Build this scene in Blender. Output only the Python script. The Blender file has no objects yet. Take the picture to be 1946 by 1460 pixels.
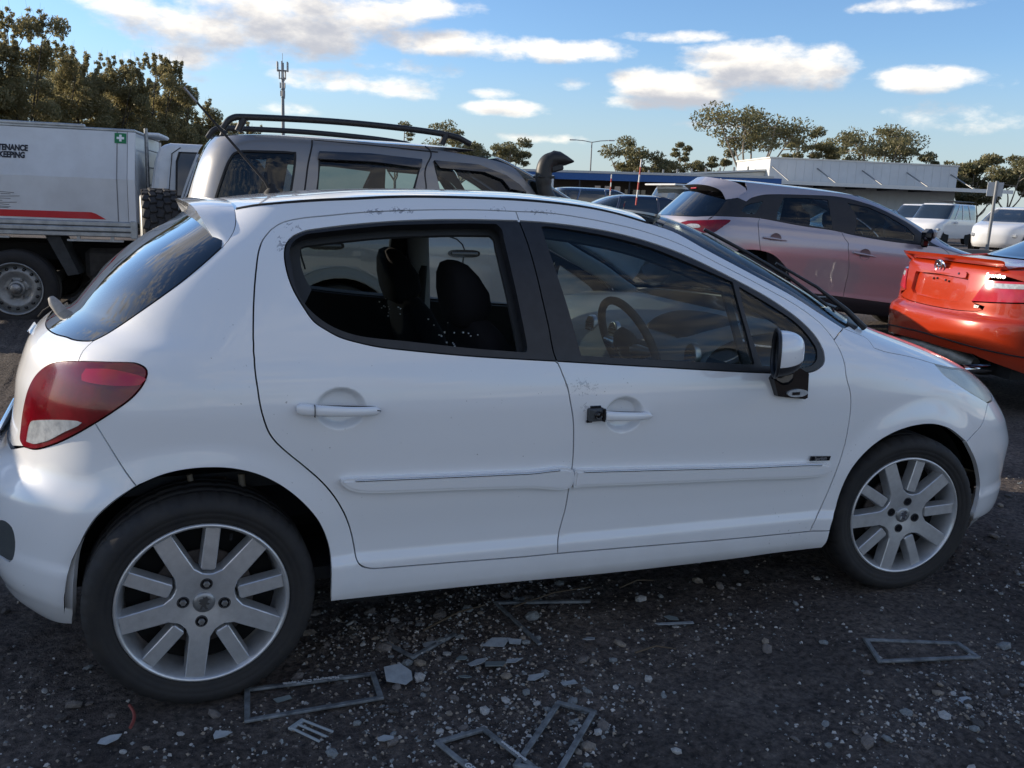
import bpy, bmesh, math, random
import numpy as np
from mathutils import Vector, Matrix
from mathutils.geometry import delaunay_2d_cdt
from mathutils.kdtree import KDTree
R = math.radians
random.seed(7); rng = np.random.default_rng(11)
scn = bpy.context.scene
col = scn.collection

# ------------------------------------------------------------------ camera
cam_d = bpy.data.cameras.new('camera'); cam = bpy.data.objects.new('camera', cam_d); col.objects.link(cam)
scn.camera = cam
cam_d.sensor_width = 36.0; cam_d.lens = 36 * 1717.4 / 1946; cam_d.clip_start = 0.05; cam_d.clip_end = 6000
_yaw, _pit, _rol = 0.4012, -0.1984, 0.0400
_f = Vector((math.sin(_yaw) * math.cos(_pit), math.cos(_yaw) * math.cos(_pit), math.sin(_pit)))
_r = Vector((math.cos(_yaw), -math.sin(_yaw), 0)); _u = _r.cross(_f)
_r2 = _r * math.cos(_rol) + _u * math.sin(_rol); _u2 = _u * math.cos(_rol) - _r * math.sin(_rol)
_m = Matrix((_r2, _u2, -_f)).transposed().to_4x4(); _m.translation = (-0.1451, -3.2825, 1.4125)
cam.matrix_world = _m
scn.render.resolution_x, scn.render.resolution_y = 1024, 768
scn.view_settings.view_transform = 'Standard'; scn.view_settings.look = 'None'
scn.view_settings.gamma = 1; scn.view_settings.use_curve_mapping = False
scn.view_settings.exposure = 1.65

# ------------------------------------------------------------------ sky and sun
SUN_AZ, SUN_EL = R(-51), R(17)          # azimuth from +Y towards +X
world = bpy.data.worlds.new('World'); scn.world = world; world.use_nodes = True
def build_sky():
    nt = world.node_tree; nt.nodes.clear(); N = nt.nodes.new; L = nt.links.new
    def mth(op, a, b=None, c=None, clamp=False):
        n = N('ShaderNodeMath'); n.operation = op; n.use_clamp = clamp
        for i, v in enumerate((a, b, c)):
            if v is None: continue
            if isinstance(v, (int, float)): n.inputs[i].default_value = v
            else: L(v, n.inputs[i])
        return n.outputs[0]
    out = N('ShaderNodeOutputWorld'); bg = N('ShaderNodeBackground'); L(bg.outputs[0], out.inputs[0])
    sky = N('ShaderNodeTexSky'); sky.sky_type = 'NISHITA'; sky.sun_disc = False
    sky.sun_elevation = SUN_EL; sky.sun_rotation = SUN_AZ
    sky.air_density = 1.0; sky.dust_density = 0.4; sky.ozone_density = 2.5; sky.altitude = 30
    tc = N('ShaderNodeTexCoord'); nrm = N('ShaderNodeVectorMath'); nrm.operation = 'NORMALIZE'; L(tc.outputs['Generated'], nrm.inputs[0])
    sun = Vector((math.sin(SUN_AZ) * math.cos(SUN_EL), math.cos(SUN_AZ) * math.cos(SUN_EL), math.sin(SUN_EL)))
    # cloud banks: azimuth, elevation, half width, half height (degrees), weight
    banks = [(6.7, 9.4, 7.5, 1.66, 0.62), (11.2, 10.6, 5.2, 1.39, 0.6), (2.7, 7.4, 3.1, 0.78, 0.42), (11.8, 6.6, 3.4, 0.59, 0.5), (15.5, 6.6, 2.5, 0.71, 0.55), (19.9, 9.1, 6.0, 0.76, 0.62),
             (24.9, 9.0, 3.8, 0.64, 0.6), (16.7, 7.6, 3.5, 0.53, 0.45), (32.3, 7.1, 3.7, 1.00, 0.7), (36.8, 8.2, 4.4, 1.26, 0.72), (30.8, 6.2, 3.4, 0.48, 0.5), (45.5, 7.6, 2.4, 0.66, 0.62),
             (21.9, 5.6, 2.2, 0.49, 0.6), (21.1, 6.4, 1.4, 0.36, 0.5), (8.9, 4.9, 2.1, 0.42, 0.5), (17.6, 11.0, 2.5, 0.62, 0.55), (32.1, 9.9, 3.3, 0.34, 0.42), (47.2, 5.5, 4.1, 0.83, 0.4),
             (26.3, 7.1, 1.3, 0.42, 0.4), (24.5, 3.9, 2.9, 0.37, 0.36), (43.9, 11.3, 3.2, 0.37, 0.34), (4.3, 6.2, 1.4, 0.34, 0.34), (32.8, 5.0, 2.8, 0.30, 0.34), (-12, 8, 6, 1.6, .5), (-28, 7, 8, 1.8, .5), (58, 9, 6, 1.6, .5), (72, 7, 7, 1.6, .5)]
    def density(vec):
        sp = N('ShaderNodeSeparateXYZ'); L(vec, sp.inputs[0]); x, y, z = sp.outputs
        az = mth('ARCTAN2', x, y); el = mth('ARCSINE', z)
        ae = N('ShaderNodeCombineXYZ'); L(az, ae.inputs[0]); L(el, ae.inputs[1])
        tot = None
        for a, e, w, h, k in banks:
            v = N('ShaderNodeVectorMath'); v.operation = 'MULTIPLY_ADD'; L(ae.outputs[0], v.inputs[0]); v.inputs[1].default_value = (1 / R(w), 1 / R(h), 0); v.inputs[2].default_value = (-a / w, -e / h, 0)
            q = N('ShaderNodeVectorMath'); q.operation = 'DOT_PRODUCT'; L(v.outputs[0], q.inputs[0]); L(v.outputs[0], q.inputs[1])
            g = mth('MULTIPLY_ADD', q.outputs['Value'], -.42 * k, k)
            tot = g if tot is None else mth('MAXIMUM', tot, g)
        tot = mth('MAXIMUM', tot, 0.0)
        # general broken cloud over the rest of the sky
        zz = mth('ADD', mth('MAXIMUM', z, 0.0), 0.12)
        cv = N('ShaderNodeCombineXYZ'); L(mth('DIVIDE', x, zz), cv.inputs[0]); L(mth('DIVIDE', y, zz), cv.inputs[1]); cv.inputs[2].default_value = 3.7
        big = N('ShaderNodeTexNoise'); big.inputs['Scale'].default_value = 0.9; big.inputs['Detail'].default_value = 3; L(cv.outputs[0], big.inputs['Vector'])
        fa = N('ShaderNodeMapRange'); fa.interpolation_type = 'SMOOTHSTEP'; fa.inputs[1].default_value = 0.215; fa.inputs[2].default_value = 0.30; L(el, fa.inputs[0])
        hi = N('ShaderNodeMapRange'); hi.interpolation_type = 'SMOOTHSTEP'; hi.inputs[1].default_value = 1.15; hi.inputs[2].default_value = 0.60; L(el, hi.inputs[0])
        gen = mth('MULTIPLY', mth('SUBTRACT', big.outputs[0], 0.40), mth('MULTIPLY', mth('MULTIPLY', fa.outputs[0], hi.outputs[0]), 1.9))
        back = N('ShaderNodeMapRange'); back.interpolation_type = 'SMOOTHSTEP'; back.inputs[1].default_value = 0.25; back.inputs[2].default_value = -0.15
        L(y, back.inputs[0]); gen2 = mth('MULTIPLY', mth('SUBTRACT', big.outputs[0], 0.34), mth('MULTIPLY', mth('MULTIPLY', back.outputs[0], hi.outputs[0]), 1.9))
        tot = mth('MAXIMUM', tot, mth('MAXIMUM', gen, gen2))
        c2 = N('ShaderNodeCombineXYZ'); L(mth('MULTIPLY', az, 1.0), c2.inputs[0]); L(mth('MULTIPLY', el, 2.1), c2.inputs[1]); c2.inputs[2].default_value = 1.3
        n1 = N('ShaderNodeTexNoise'); n1.inputs['Scale'].default_value = 13; n1.inputs['Detail'].default_value = 9; n1.inputs['Roughness'].default_value = 0.6; L(c2.outputs[0], n1.inputs['Vector'])
        return mth('ADD', tot, mth('MULTIPLY', mth('SUBTRACT', n1.outputs[0], 0.5), 1.35)), z
    d0, z = density(nrm.outputs[0])
    off = N('ShaderNodeVectorMath'); off.operation = 'MULTIPLY_ADD'
    L(nrm.outputs[0], off.inputs[0]); off.inputs[1].default_value = (1, 1, 1); off.inputs[2].default_value = (sun.x * .012, sun.y * .012, 0.020)
    nr2 = N('ShaderNodeVectorMath'); nr2.operation = 'NORMALIZE'; L(off.outputs[0], nr2.inputs[0])
    d1, _ = density(nr2.outputs[0])
    al = N('ShaderNodeMapRange'); al.interpolation_type = 'SMOOTHSTEP'; al.inputs[1].default_value = 0.20; al.inputs[2].default_value = 0.60; L(d0, al.inputs[0])
    sh = N('ShaderNodeMapRange'); sh.interpolation_type = 'SMOOTHSTEP'; sh.inputs[1].default_value = 0.12; sh.inputs[2].default_value = 0.70; L(d1, sh.inputs[0])
    cc = N('ShaderNodeMix'); cc.data_type = 'RGBA'; cc.inputs[6].default_value = (4.3, 4.0, 3.55, 1); cc.inputs[7].default_value = (1.85, 1.88, 2.05, 1); L(sh.outputs[0], cc.inputs[0])
    tint = N('ShaderNodeMix'); tint.data_type = 'RGBA'; tint.blend_type = 'MULTIPLY'; tint.inputs[0].default_value = 1.0; tint.inputs[7].default_value = SKYTINT; L(sky.outputs[0], tint.inputs[6])
    mx = N('ShaderNodeMix'); mx.data_type = 'RGBA'; L(mth('MULTIPLY', al.outputs[0], 0.95), mx.inputs[0])
    hz = N('ShaderNodeMapRange'); hz.interpolation_type = 'SMOOTHSTEP'; hz.inputs[1].default_value = 0.17; hz.inputs[2].default_value = 0.0; hz.inputs[4].default_value = 0.75; L(z, hz.inputs[0])
    hm = N('ShaderNodeMix'); hm.data_type = 'RGBA'; L(hz.outputs[0], hm.inputs[0]); L(tint.outputs[2], hm.inputs[6]); hm.inputs[7].default_value = (1.75, 2.0, 2.15, 1); L(hm.outputs[2], mx.inputs[6]); L(cc.outputs[2], mx.inputs[7])
    L(mx.outputs[2], bg.inputs[0]); bg.inputs[1].default_value = 0.10
SKYTINT = (0.45, 0.525, 0.635, 1)
build_sky()
sun_d = bpy.data.lights.new('sun', 'SUN'); sun = bpy.data.objects.new('sun', sun_d); col.objects.link(sun)
sun_d.energy = 2.0; sun_d.angle = R(0.5); sun_d.color = (1.0, 0.86, 0.68)
_sd = Vector((math.sin(SUN_AZ) * math.cos(SUN_EL), math.cos(SUN_AZ) * math.cos(SUN_EL), math.sin(SUN_EL)))
sun.rotation_euler = _sd.to_track_quat('Z', 'Y').to_euler(); sun.location = _sd * 60

# ------------------------------------------------------------------ helpers
MATS = {}
def mat(name, color=(.5, .5, .5), rough=.5, metal=0., coat=0., spec=.5, trans=0., ior=1.45, alpha=1., emit=None,
        var=0., vscale=8., var2=None, bump=0., bscale=60., bdist=.002, speck=0., speck_col=(.04, .035, .03), coord='Object', anis=None):
    if name in MATS: return MATS[name]
    m = bpy.data.materials.new(name); m.use_nodes = True; nt = m.node_tree; N = nt.nodes.new; L = nt.links.new
    b = nt.nodes['Principled BSDF']; I = b.inputs
    I['Base Color'].default_value = (*color, 1); I['Roughness'].default_value = rough; I['Metallic'].default_value = metal
    I['Coat Weight'].default_value = coat; I['Coat Roughness'].default_value = .03; I['Specular IOR Level'].default_value = spec
    I['Transmission Weight'].default_value = trans; I['IOR'].default_value = ior; I['Alpha'].default_value = alpha
    if emit: I['Emission Color'].default_value = (*emit[:3], 1); I['Emission Strength'].default_value = emit[3]
    tc = N('ShaderNodeTexCoord'); src = None
    if var or var2:
        n = N('ShaderNodeTexNoise'); n.inputs['Scale'].default_value = vscale; n.inputs['Detail'].default_value = 6; n.inputs['Roughness'].default_value = .65
        L(tc.outputs[coord], n.inputs['Vector'])
        mp = N('ShaderNodeMapRange'); mp.inputs[1].default_value = .3; mp.inputs[2].default_value = .7; L(n.outputs[0], mp.inputs[0])
        mx = N('ShaderNodeMix'); mx.data_type = 'RGBA'; L(mp.outputs[0], mx.inputs[0])
        c2 = var2 if var2 else tuple(min(1, c * (1 + var)) for c in color); c1 = color if var2 else tuple(c * (1 - var) for c in color)
        mx.inputs[6].default_value = (*c1, 1); mx.inputs[7].default_value = (*c2, 1); src = mx.outputs[2]
    if speck:
        n = N('ShaderNodeTexNoise'); n.inputs['Scale'].default_value = 90; n.inputs['Detail'].default_value = 2; L(tc.outputs[coord], n.inputs['Vector'])
        n2 = N('ShaderNodeTexNoise'); n2.inputs['Scale'].default_value = 3; L(tc.outputs[coord], n2.inputs['Vector'])
        ad = N('ShaderNodeMath'); ad.operation = 'MULTIPLY_ADD'; L(n2.outputs[0], ad.inputs[0]); ad.inputs[1].default_value = .18; L(n.outputs[0], ad.inputs[2])
        mp = N('ShaderNodeMapRange'); mp.inputs[1].default_value = .84; mp.inputs[2].default_value = .90; mp.inputs[4].default_value = speck; L(ad.outputs[0], mp.inputs[0])
        mx = N('ShaderNodeMix'); mx.data_type = 'RGBA'; L(mp.outputs[0], mx.inputs[0])
        if src: L(src, mx.inputs[6])
        else: mx.inputs[6].default_value = (*color, 1)
        mx.inputs[7].default_value = (*speck_col, 1); src = mx.outputs[2]
    if src: L(src, I['Base Color'])
    if bump:
        n = N('ShaderNodeTexNoise'); n.inputs['Scale'].default_value = bscale; n.inputs['Detail'].default_value = 5; L(tc.outputs[coord], n.inputs['Vector'])
        bp = N('ShaderNodeBump'); bp.inputs['Strength'].default_value = bump; bp.inputs['Distance'].default_value = bdist
        L(n.outputs[0], bp.inputs['Height']); L(bp.outputs[0], I['Normal'])
    MATS[name] = m; return m
def glass_mat(name, tint, refl=1.0, rough=0.0):
    """thin single-sheet glass: tinted see-through with fresnel reflection"""
    if name in MATS: return MATS[name]
    m = bpy.data.materials.new(name); m.use_nodes = True; nt = m.node_tree; nt.nodes.clear(); N = nt.nodes.new; L = nt.links.new
    o = N('ShaderNodeOutputMaterial'); mx = N('ShaderNodeMixShader'); tr = N('ShaderNodeBsdfTransparent'); gl = N('ShaderNodeBsdfGlossy'); fr = N('ShaderNodeFresnel')
    fr.inputs[0].default_value = 1.55; tr.inputs[0].default_value = (*tint, 1); gl.inputs['Roughness'].default_value = rough
    ml = N('ShaderNodeMath'); ml.operation = 'MULTIPLY'; ml.use_clamp = True; L(fr.outputs[0], ml.inputs[0]); ml.inputs[1].default_value = refl
    L(ml.outputs[0], mx.inputs[0]); L(tr.outputs[0], mx.inputs[1]); L(gl.outputs[0], mx.inputs[2]); L(mx.outputs[0], o.inputs[0])
    MATS[name] = m; return m
def link(name, me, m=None, parent=None, smooth=None):
    o = bpy.data.objects.new(name, me); col.objects.link(o)
    if m is not None and not me.materials: me.materials.append(m)
    if parent is not None: o.parent = parent
    if smooth is not None: me.shade_smooth() if smooth else me.shade_flat()
    return o
def tag(o, label=None, cat=None, group=None, kind=None):
    if label: o['label'] = label
    if cat: o['category'] = cat
    if group: o['group'] = group
    if kind: o['kind'] = kind
    return o
def empty(name, loc=(0, 0, 0), rz=0., label=None, cat=None, group=None):
    o = bpy.data.objects.new(name, None); col.objects.link(o); o.location = loc; o.rotation_euler = (0, 0, rz); o.empty_display_size = .2
    return tag(o, label, cat, group)
class MB:
    """collects simple solids into one mesh"""
    def __init__(s): s.v = []; s.f = []; s.sm = []
    def add(s, vs, fs, smooth=False):
        k = len(s.v); s.v += [tuple(map(float, p)) for p in vs]; s.f += [tuple(i + k for i in f) for f in fs]; s.sm += [smooth] * len(fs); return s
    def box(s, c, d, rot=None, bev=0.):
        x, y, z = (q / 2 for q in d)
        if bev:
            b = min(bev, x * .9, y * .9, z * .9); vs = []
            for sx in (-1, 1):
                for sy in (-1, 1):
                    for sz in (-1, 1):
                        vs += [(sx * x, sy * (y - b), sz * (z - b)), (sx * (x - b), sy * y, sz * (z - b)), (sx * (x - b), sy * (y - b), sz * z)]
            bm = bmesh.new(); bv = [bm.verts.new(p) for p in vs]; bmesh.ops.convex_hull(bm, input=bv)
            bm.verts.ensure_lookup_table(); bm.verts.index_update(); fs = [[q.index for q in f.verts] for f in bm.faces]; vs = [q.co.copy() for q in bm.verts]; bm.free()
        else:
            vs = [Vector((sx * x, sy * y, sz * z)) for sx in (-1, 1) for sy in (-1, 1) for sz in (-1, 1)]
            fs = [(0, 1, 3, 2), (4, 6, 7, 5), (0, 4, 5, 1), (2, 3, 7, 6), (0, 2, 6, 4), (1, 5, 7, 3)]
        M = rot if rot is not None else Matrix.Identity(3)
        return s.add([M @ Vector(p) + Vector(c) for p in vs], fs)
    def tube(s, pts, r, n=10, caps=True, smooth=True):
        pts = [Vector(p) for p in pts]; rs = r if hasattr(r, '__len__') else [r] * len(pts); vs = []; fs = []
        up = None
        for i, p in enumerate(pts):
            d = (pts[min(i + 1, len(pts) - 1)] - pts[max(i - 1, 0)]).normalized()
            if up is None: up = d.orthogonal().normalized()
            up = (up - d * up.dot(d)).normalized(); w = d.cross(up)
            vs += [p + (up * math.cos(2 * math.pi * k / n) + w * math.sin(2 * math.pi * k / n)) * rs[i] for k in range(n)]
        for i in range(len(pts) - 1):
            fs += [(i * n + k, i * n + (k + 1) % n, (i + 1) * n + (k + 1) % n, (i + 1) * n + k) for k in range(n)]
        s.add(vs, fs, smooth)
        if caps: s.add(vs[:n], [tuple(range(n))[::-1]]); s.add(vs[-n:], [tuple(range(n))])
        return s
    def lathe(s, prof, n=48, axis='Y', c=(0, 0, 0), smooth=True):
        """prof: (radius, height along axis)"""
        vs = []; m = len(prof)
        for k in range(n):
            a = 2 * math.pi * k / n; ca, sa = math.cos(a), math.sin(a)
            for r, h in prof:
                p = {'Y': (r * ca, h, r * sa), 'Z': (r * ca, r * sa, h), 'X': (h, r * ca, r * sa)}[axis]
                vs.append((p[0] + c[0], p[1] + c[1], p[2] + c[2]))
        fs = [(k * m + i, k * m + i + 1, ((k + 1) % n) * m + i + 1, ((k + 1) % n) * m + i) for k in range(n) for i in range(m - 1)]
        return s.add(vs, fs, smooth)
    def prism(s, poly, axis, a, b, bev=0.):
        """extrude a 2-D polygon; axis Y: poly=(x,z); axis X: (y,z); axis Z: (x,y)"""
        def p3(q, h): return {'Y': (q[0], h, q[1]), 'X': (h, q[0], q[1]), 'Z': (q[0], q[1], h)}[axis]
        n = len(poly)
        vs = [p3(q, a) for q in poly] + [p3(q, b) for q in poly]
        return s.add(vs, [tuple(range(n)), tuple(range(n, 2 * n))[::-1]] + [(i, i + n, (i + 1) % n + n, (i + 1) % n) for i in range(n)])
    def mesh(s, name='mesh'):
        me = bpy.data.meshes.new(name); me.from_pydata(s.v, [], s.f); me.polygons.foreach_set('use_smooth', s.sm); me.update()
        bm = bmesh.new(); bm.from_mesh(me); bmesh.ops.recalc_face_normals(bm, faces=bm.faces); bm.to_mesh(me); bm.free(); return me
    def build(s, name, m, parent=None): return link(name, s.mesh(name), m, parent)
def shared(name, me, parent, loc=None, rot=None, scale=None):
    o = bpy.data.objects.new(name, me); col.objects.link(o); o.parent = parent
    if loc is not None: o.location = loc
    if rot is not None: o.rotation_euler = rot
    if scale is not None: o.scale = scale
    return o
def copy_tree(o, parent=None):
    c = o.copy(); col.objects.link(c); c.parent = parent
    for ch in list(o.children): copy_tree(ch, c)
    return c
def text_mesh(txt, size, depth=.001, bold=0.):
    cu = bpy.data.curves.new('txt', 'FONT'); cu.body = txt; cu.size = size; cu.extrude = depth; cu.offset = bold; cu.align_x = 'CENTER'; cu.align_y = 'CENTER'
    cu.resolution_u = 3
    o = bpy.data.objects.new('txt', cu); col.objects.link(o); dg = bpy.context.evaluated_depsgraph_get()
    me = bpy.data.meshes.new_from_object(o.evaluated_get(dg)); bpy.data.objects.remove(o); bpy.data.curves.remove(cu); me.materials.clear(); return me
def cr(pts, step=.008, closed=False, n=None):
    """Catmull-Rom through the control points"""
    P = [np.array(p, float) for p in pts]; out = []
    m = len(P); seg = m if closed else m - 1
    for i in range(seg):
        p1, p2 = P[i], P[(i + 1) % m]
        p0 = P[(i - 1) % m] if closed or i > 0 else 2 * p1 - p2
        p3 = P[(i + 2) % m] if closed or i + 2 < m else 2 * p2 - p1
        k = n or max(1, int(np.linalg.norm(p2 - p1) / step))
        for t in np.linspace(0, 1, k, endpoint=False):
            out.append(.5 * ((2 * p1) + (-p0 + p2) * t + (2 * p0 - 5 * p1 + 4 * p2 - p3) * t * t + (-p0 + 3 * p1 - 3 * p2 + p3) * t ** 3))
    if not closed: out.append(P[-1])
    return out
def inside(pts, poly):
    x, y = pts[:, 0], pts[:, 1]; c = np.zeros(len(pts), bool); q = np.asarray(poly); a = q; b = np.roll(q, -1, 0)
    for (x1, y1), (x2, y2) in zip(a, b):
        m = ((y1 > y) != (y2 > y)); 
        if y2 != y1: c ^= m & (x < (x2 - x1) * (y - y1) / (y2 - y1) + x1)
    return c
def pchip(xs, ys):
    xs = np.array(xs, float); ys = np.array(ys, float); h = np.diff(xs); d = np.diff(ys) / h; m = np.zeros(len(xs))
    for i in range(1, len(xs) - 1):
        if d[i - 1] * d[i] > 0:
            w1 = 2 * h[i] + h[i - 1]; w2 = h[i] + 2 * h[i - 1]; m[i] = (w1 + w2) / (w1 / d[i - 1] + w2 / d[i])
    m[0] = d[0]; m[-1] = d[-1]
    def f(x):
        x = np.clip(np.asarray(x, float), xs[0], xs[-1]); i = np.clip(np.searchsorted(xs, x) - 1, 0, len(xs) - 2); t = (x - xs[i]) / h[i]
        return (2 * t ** 3 - 3 * t ** 2 + 1) * ys[i] + (t ** 3 - 2 * t ** 2 + t) * h[i] * m[i] + (-2 * t ** 3 + 3 * t ** 2) * ys[i + 1] + (t ** 3 - t ** 2) * h[i] * m[i + 1]
    return f
def sstep(t): t = np.clip(t, 0, 1); return t * t * (3 - 2 * t)

class Body:
    """car skin: a stack of plan outlines by height; t runs from the tail's centre along the right side to the nose"""
    def __init__(s, Z, W, XR, XF, XMR, XMF, NR, NF, pitch=0., bow=.01, xc=1.2, flares=(), dents=()):
        s.fw, s.fxr, s.fxf, s.fmr, s.fmf, s.fnr, s.fnf = [pchip(Z, q) for q in (W, XR, XF, XMR, XMF, NR, NF)]
        s.k = pitch; s.bow = bow; s.xc = xc; s.flares = flares; s.dents = dents; s.T0, s.TM, s.T1 = 1.15, 2.05, 1.5
    def P(s, t, z):
        t, z = np.broadcast_arrays(np.asarray(t, float), np.asarray(z, float))
        E = s.TM + s.T1; mir = np.where((t < -s.T0) | (t > E), -1., 1.)
        t = np.where(t < -s.T0, -2 * s.T0 - t, np.where(t > E, 2 * E - t, t))
        q1 = -t / s.T0; q2 = (t - s.TM) / s.T1; mid = np.clip(t / s.TM, 0, 1)
        mr = s.fmr(z); mf = s.fmf(z); x = mr + (mf - mr) * mid; k = np.ones_like(x)
        for xe, m, n, q in ((s.fxr(z), mr, s.fnr(z), q1), (s.fxf(z), mf, s.fnf(z), q2)):
            ph = np.pi / 2 * (1 - np.clip(q, 0, 1)); c = np.cos(ph); sn = np.sin(ph); r = (c ** n + np.abs(sn) ** n + 1e-12) ** (-1 / n); mk = q > 0
            x = np.where(mk, m + (xe - m) * r * c, x); k = np.where(mk, r * sn, k)
        y = s.fw(z) * k * (1 - s.bow * ((x - s.xc) / 1.4) ** 2); zz = z - s.k * (x - 1.27)
        for cx, cz, r0, r1, a in s.flares:
            d = np.hypot(x - cx, zz - cz); y = y + a * (1 - sstep((d - r0) / (r1 - r0))) * k * (zz < .9)
        for cx, cz, rx, rz, a in s.dents:
            d = np.hypot((x - cx) / rx, (zz - cz) / rz); y = y - a * (1 - sstep((d - .70) / .30)) * (1 - .35 * np.clip(d, 0, 1) ** 2) * (mir > 0)
        return np.stack([x, -y * mir, zz], -1)
    def frame(s, t, z, e=1e-4):
        p = s.P(t, z); du = (s.P(t + e, z) - s.P(t - e, z)) / (2 * e); dv = (s.P(t, z + e) - s.P(t, z - e)) / (2 * e)
        n = np.cross(du, dv); n /= np.linalg.norm(n, axis=-1, keepdims=True) + 1e-12
        return p, du, dv, n
    def inset(s, loop, g):
        L = np.asarray(loop, float); p, du, dv, n = s.frame(L[:, 0], L[:, 1])
        tan = np.roll(p, -1, 0) - np.roll(p, 1, 0); tan /= np.linalg.norm(tan, axis=1, keepdims=True) + 1e-12
        d = np.cross(n, tan); a = .5 * np.sum(L[:, 0] * np.roll(L[:, 1], -1) - np.roll(L[:, 0], -1) * L[:, 1])
        d *= g * (1 if a > 0 else -1); out = L.copy()
        for i in range(len(L)):
            J = np.stack([du[i], dv[i]], 1); out[i] += np.linalg.lstsq(J, d[i], rcond=None)[0]
        return out
    def panel(s, name, m, parent, loop, holes=(), off=0., gap=.0022, flange=.016, dt=.03, dz=.012, extra=None, mirror=False, hole_gap=None):
        loops = [s.inset(loop, gap) if gap else np.asarray(loop)] + [s.inset(h, -(gap if hole_gap is None else hole_gap)) for h in holes]
        b = np.concatenate(loops); lo = b.min(0); hi = b.max(0)
        tt, zz = np.meshgrid(np.arange(lo[0] + dt / 2, hi[0], dt), np.arange(lo[1] + dz / 2, hi[1], dz), indexing='ij'); g = np.stack([tt.ravel(), zz.ravel()], 1)
        if extra is not None: g = np.concatenate([g, extra])
        k = inside(g, loops[0])
        for h in loops[1:]: k &= ~inside(g, h)
        g = g[k]; kd = KDTree(len(b))
        for i, q in enumerate(b): kd.insert((q[0] / dt, q[1] / dz, 0), i)
        kd.balance(); g = np.array([q for q in g if kd.find((q[0] / dt, q[1] / dz, 0))[2] > .35]).reshape(-1, 2)
        ed = []; o = 0
        for l in loops: n = len(l); ed += [(o + i, o + (i + 1) % n) for i in range(n)]; o += n
        V, _, F, *_r = delaunay_2d_cdt([Vector(q) for q in np.concatenate([b, g])], ed, [], 0, 1e-7)
        V = np.array([tuple(v) for v in V]); F = np.array([tuple(f) for f in F if len(f) == 3]); cen = V[F].mean(1); k = inside(cen, loops[0])
        for h in loops[1:]: k &= ~inside(cen, h)
        F = F[k]; p, du, dv, nr = s.frame(V[:, 0], V[:, 1]); p = p + nr * off; vs = [p]; ns = [nr]; fs = [F]
        base = len(V)
        if flange:
            for l in loops:
                q, du, dv, nn = s.frame(l[:, 0], l[:, 1]); q0 = q + nn * off; q1 = q + nn * (off - flange); n = len(l)
                tan = np.roll(q, -1, 0) - np.roll(q, 1, 0); tan /= np.linalg.norm(tan, axis=1, keepdims=True) + 1e-12
                a = .5 * np.sum(l[:, 0] * np.roll(l[:, 1], -1) - np.roll(l[:, 0], -1) * l[:, 1]); sn = np.cross(tan, nn) * (1 if a > 0 else -1)
                if l is not loops[0]: sn = -sn
                vs += [q0, q1]; ns += [sn, sn]; i = np.arange(n); j = (i + 1) % n
                fs += [np.stack([base + i, base + j, base + n + j], 1), np.stack([base + i, base + n + j, base + n + i], 1)]; base += 2 * n
        vs = np.concatenate(vs); ns = np.concatenate(ns); fs = np.concatenate(fs)
        # wind faces along their normals
        fn = np.cross(vs[fs[:, 1]] - vs[fs[:, 0]], vs[fs[:, 2]] - vs[fs[:, 0]]); flip = (fn * ns[fs].mean(1)).sum(1) < 0; fs[flip] = fs[flip][:, ::-1]
        o = link(name, s.mk(name, vs, fs, ns), m, parent)
        if mirror:
            w = vs.copy(); w[:, 1] *= -1; wn = ns.copy(); wn[:, 1] *= -1; link(name, s.mk(name, w, fs[:, ::-1], wn), m, parent)
        return o
    @staticmethod
    def mk(name, vs, fs, ns):
        me = bpy.data.meshes.new(name); me.from_pydata(vs.tolist(), [], fs.tolist()); me.shade_smooth(); me.normals_split_custom_set_from_vertices(ns.tolist()); me.update(); return me
def grid_mesh(name, G, m, parent=None, flip=False, close_u=False):
    """smooth surface from a (nu,nv,3) array"""
    nu, nv = G.shape[:2]; fs = [(i * nv + j, ((i + 1) % nu) * nv + j, ((i + 1) % nu) * nv + j + 1, i * nv + j + 1) for i in range(nu if close_u else nu - 1) for j in range(nv - 1)]
    if flip: fs = [f[::-1] for f in fs]
    me = bpy.data.meshes.new(name); me.from_pydata(G.reshape(-1, 3).tolist(), [], fs); me.shade_smooth(); me.update(); return link(name, me, m, parent)
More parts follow.
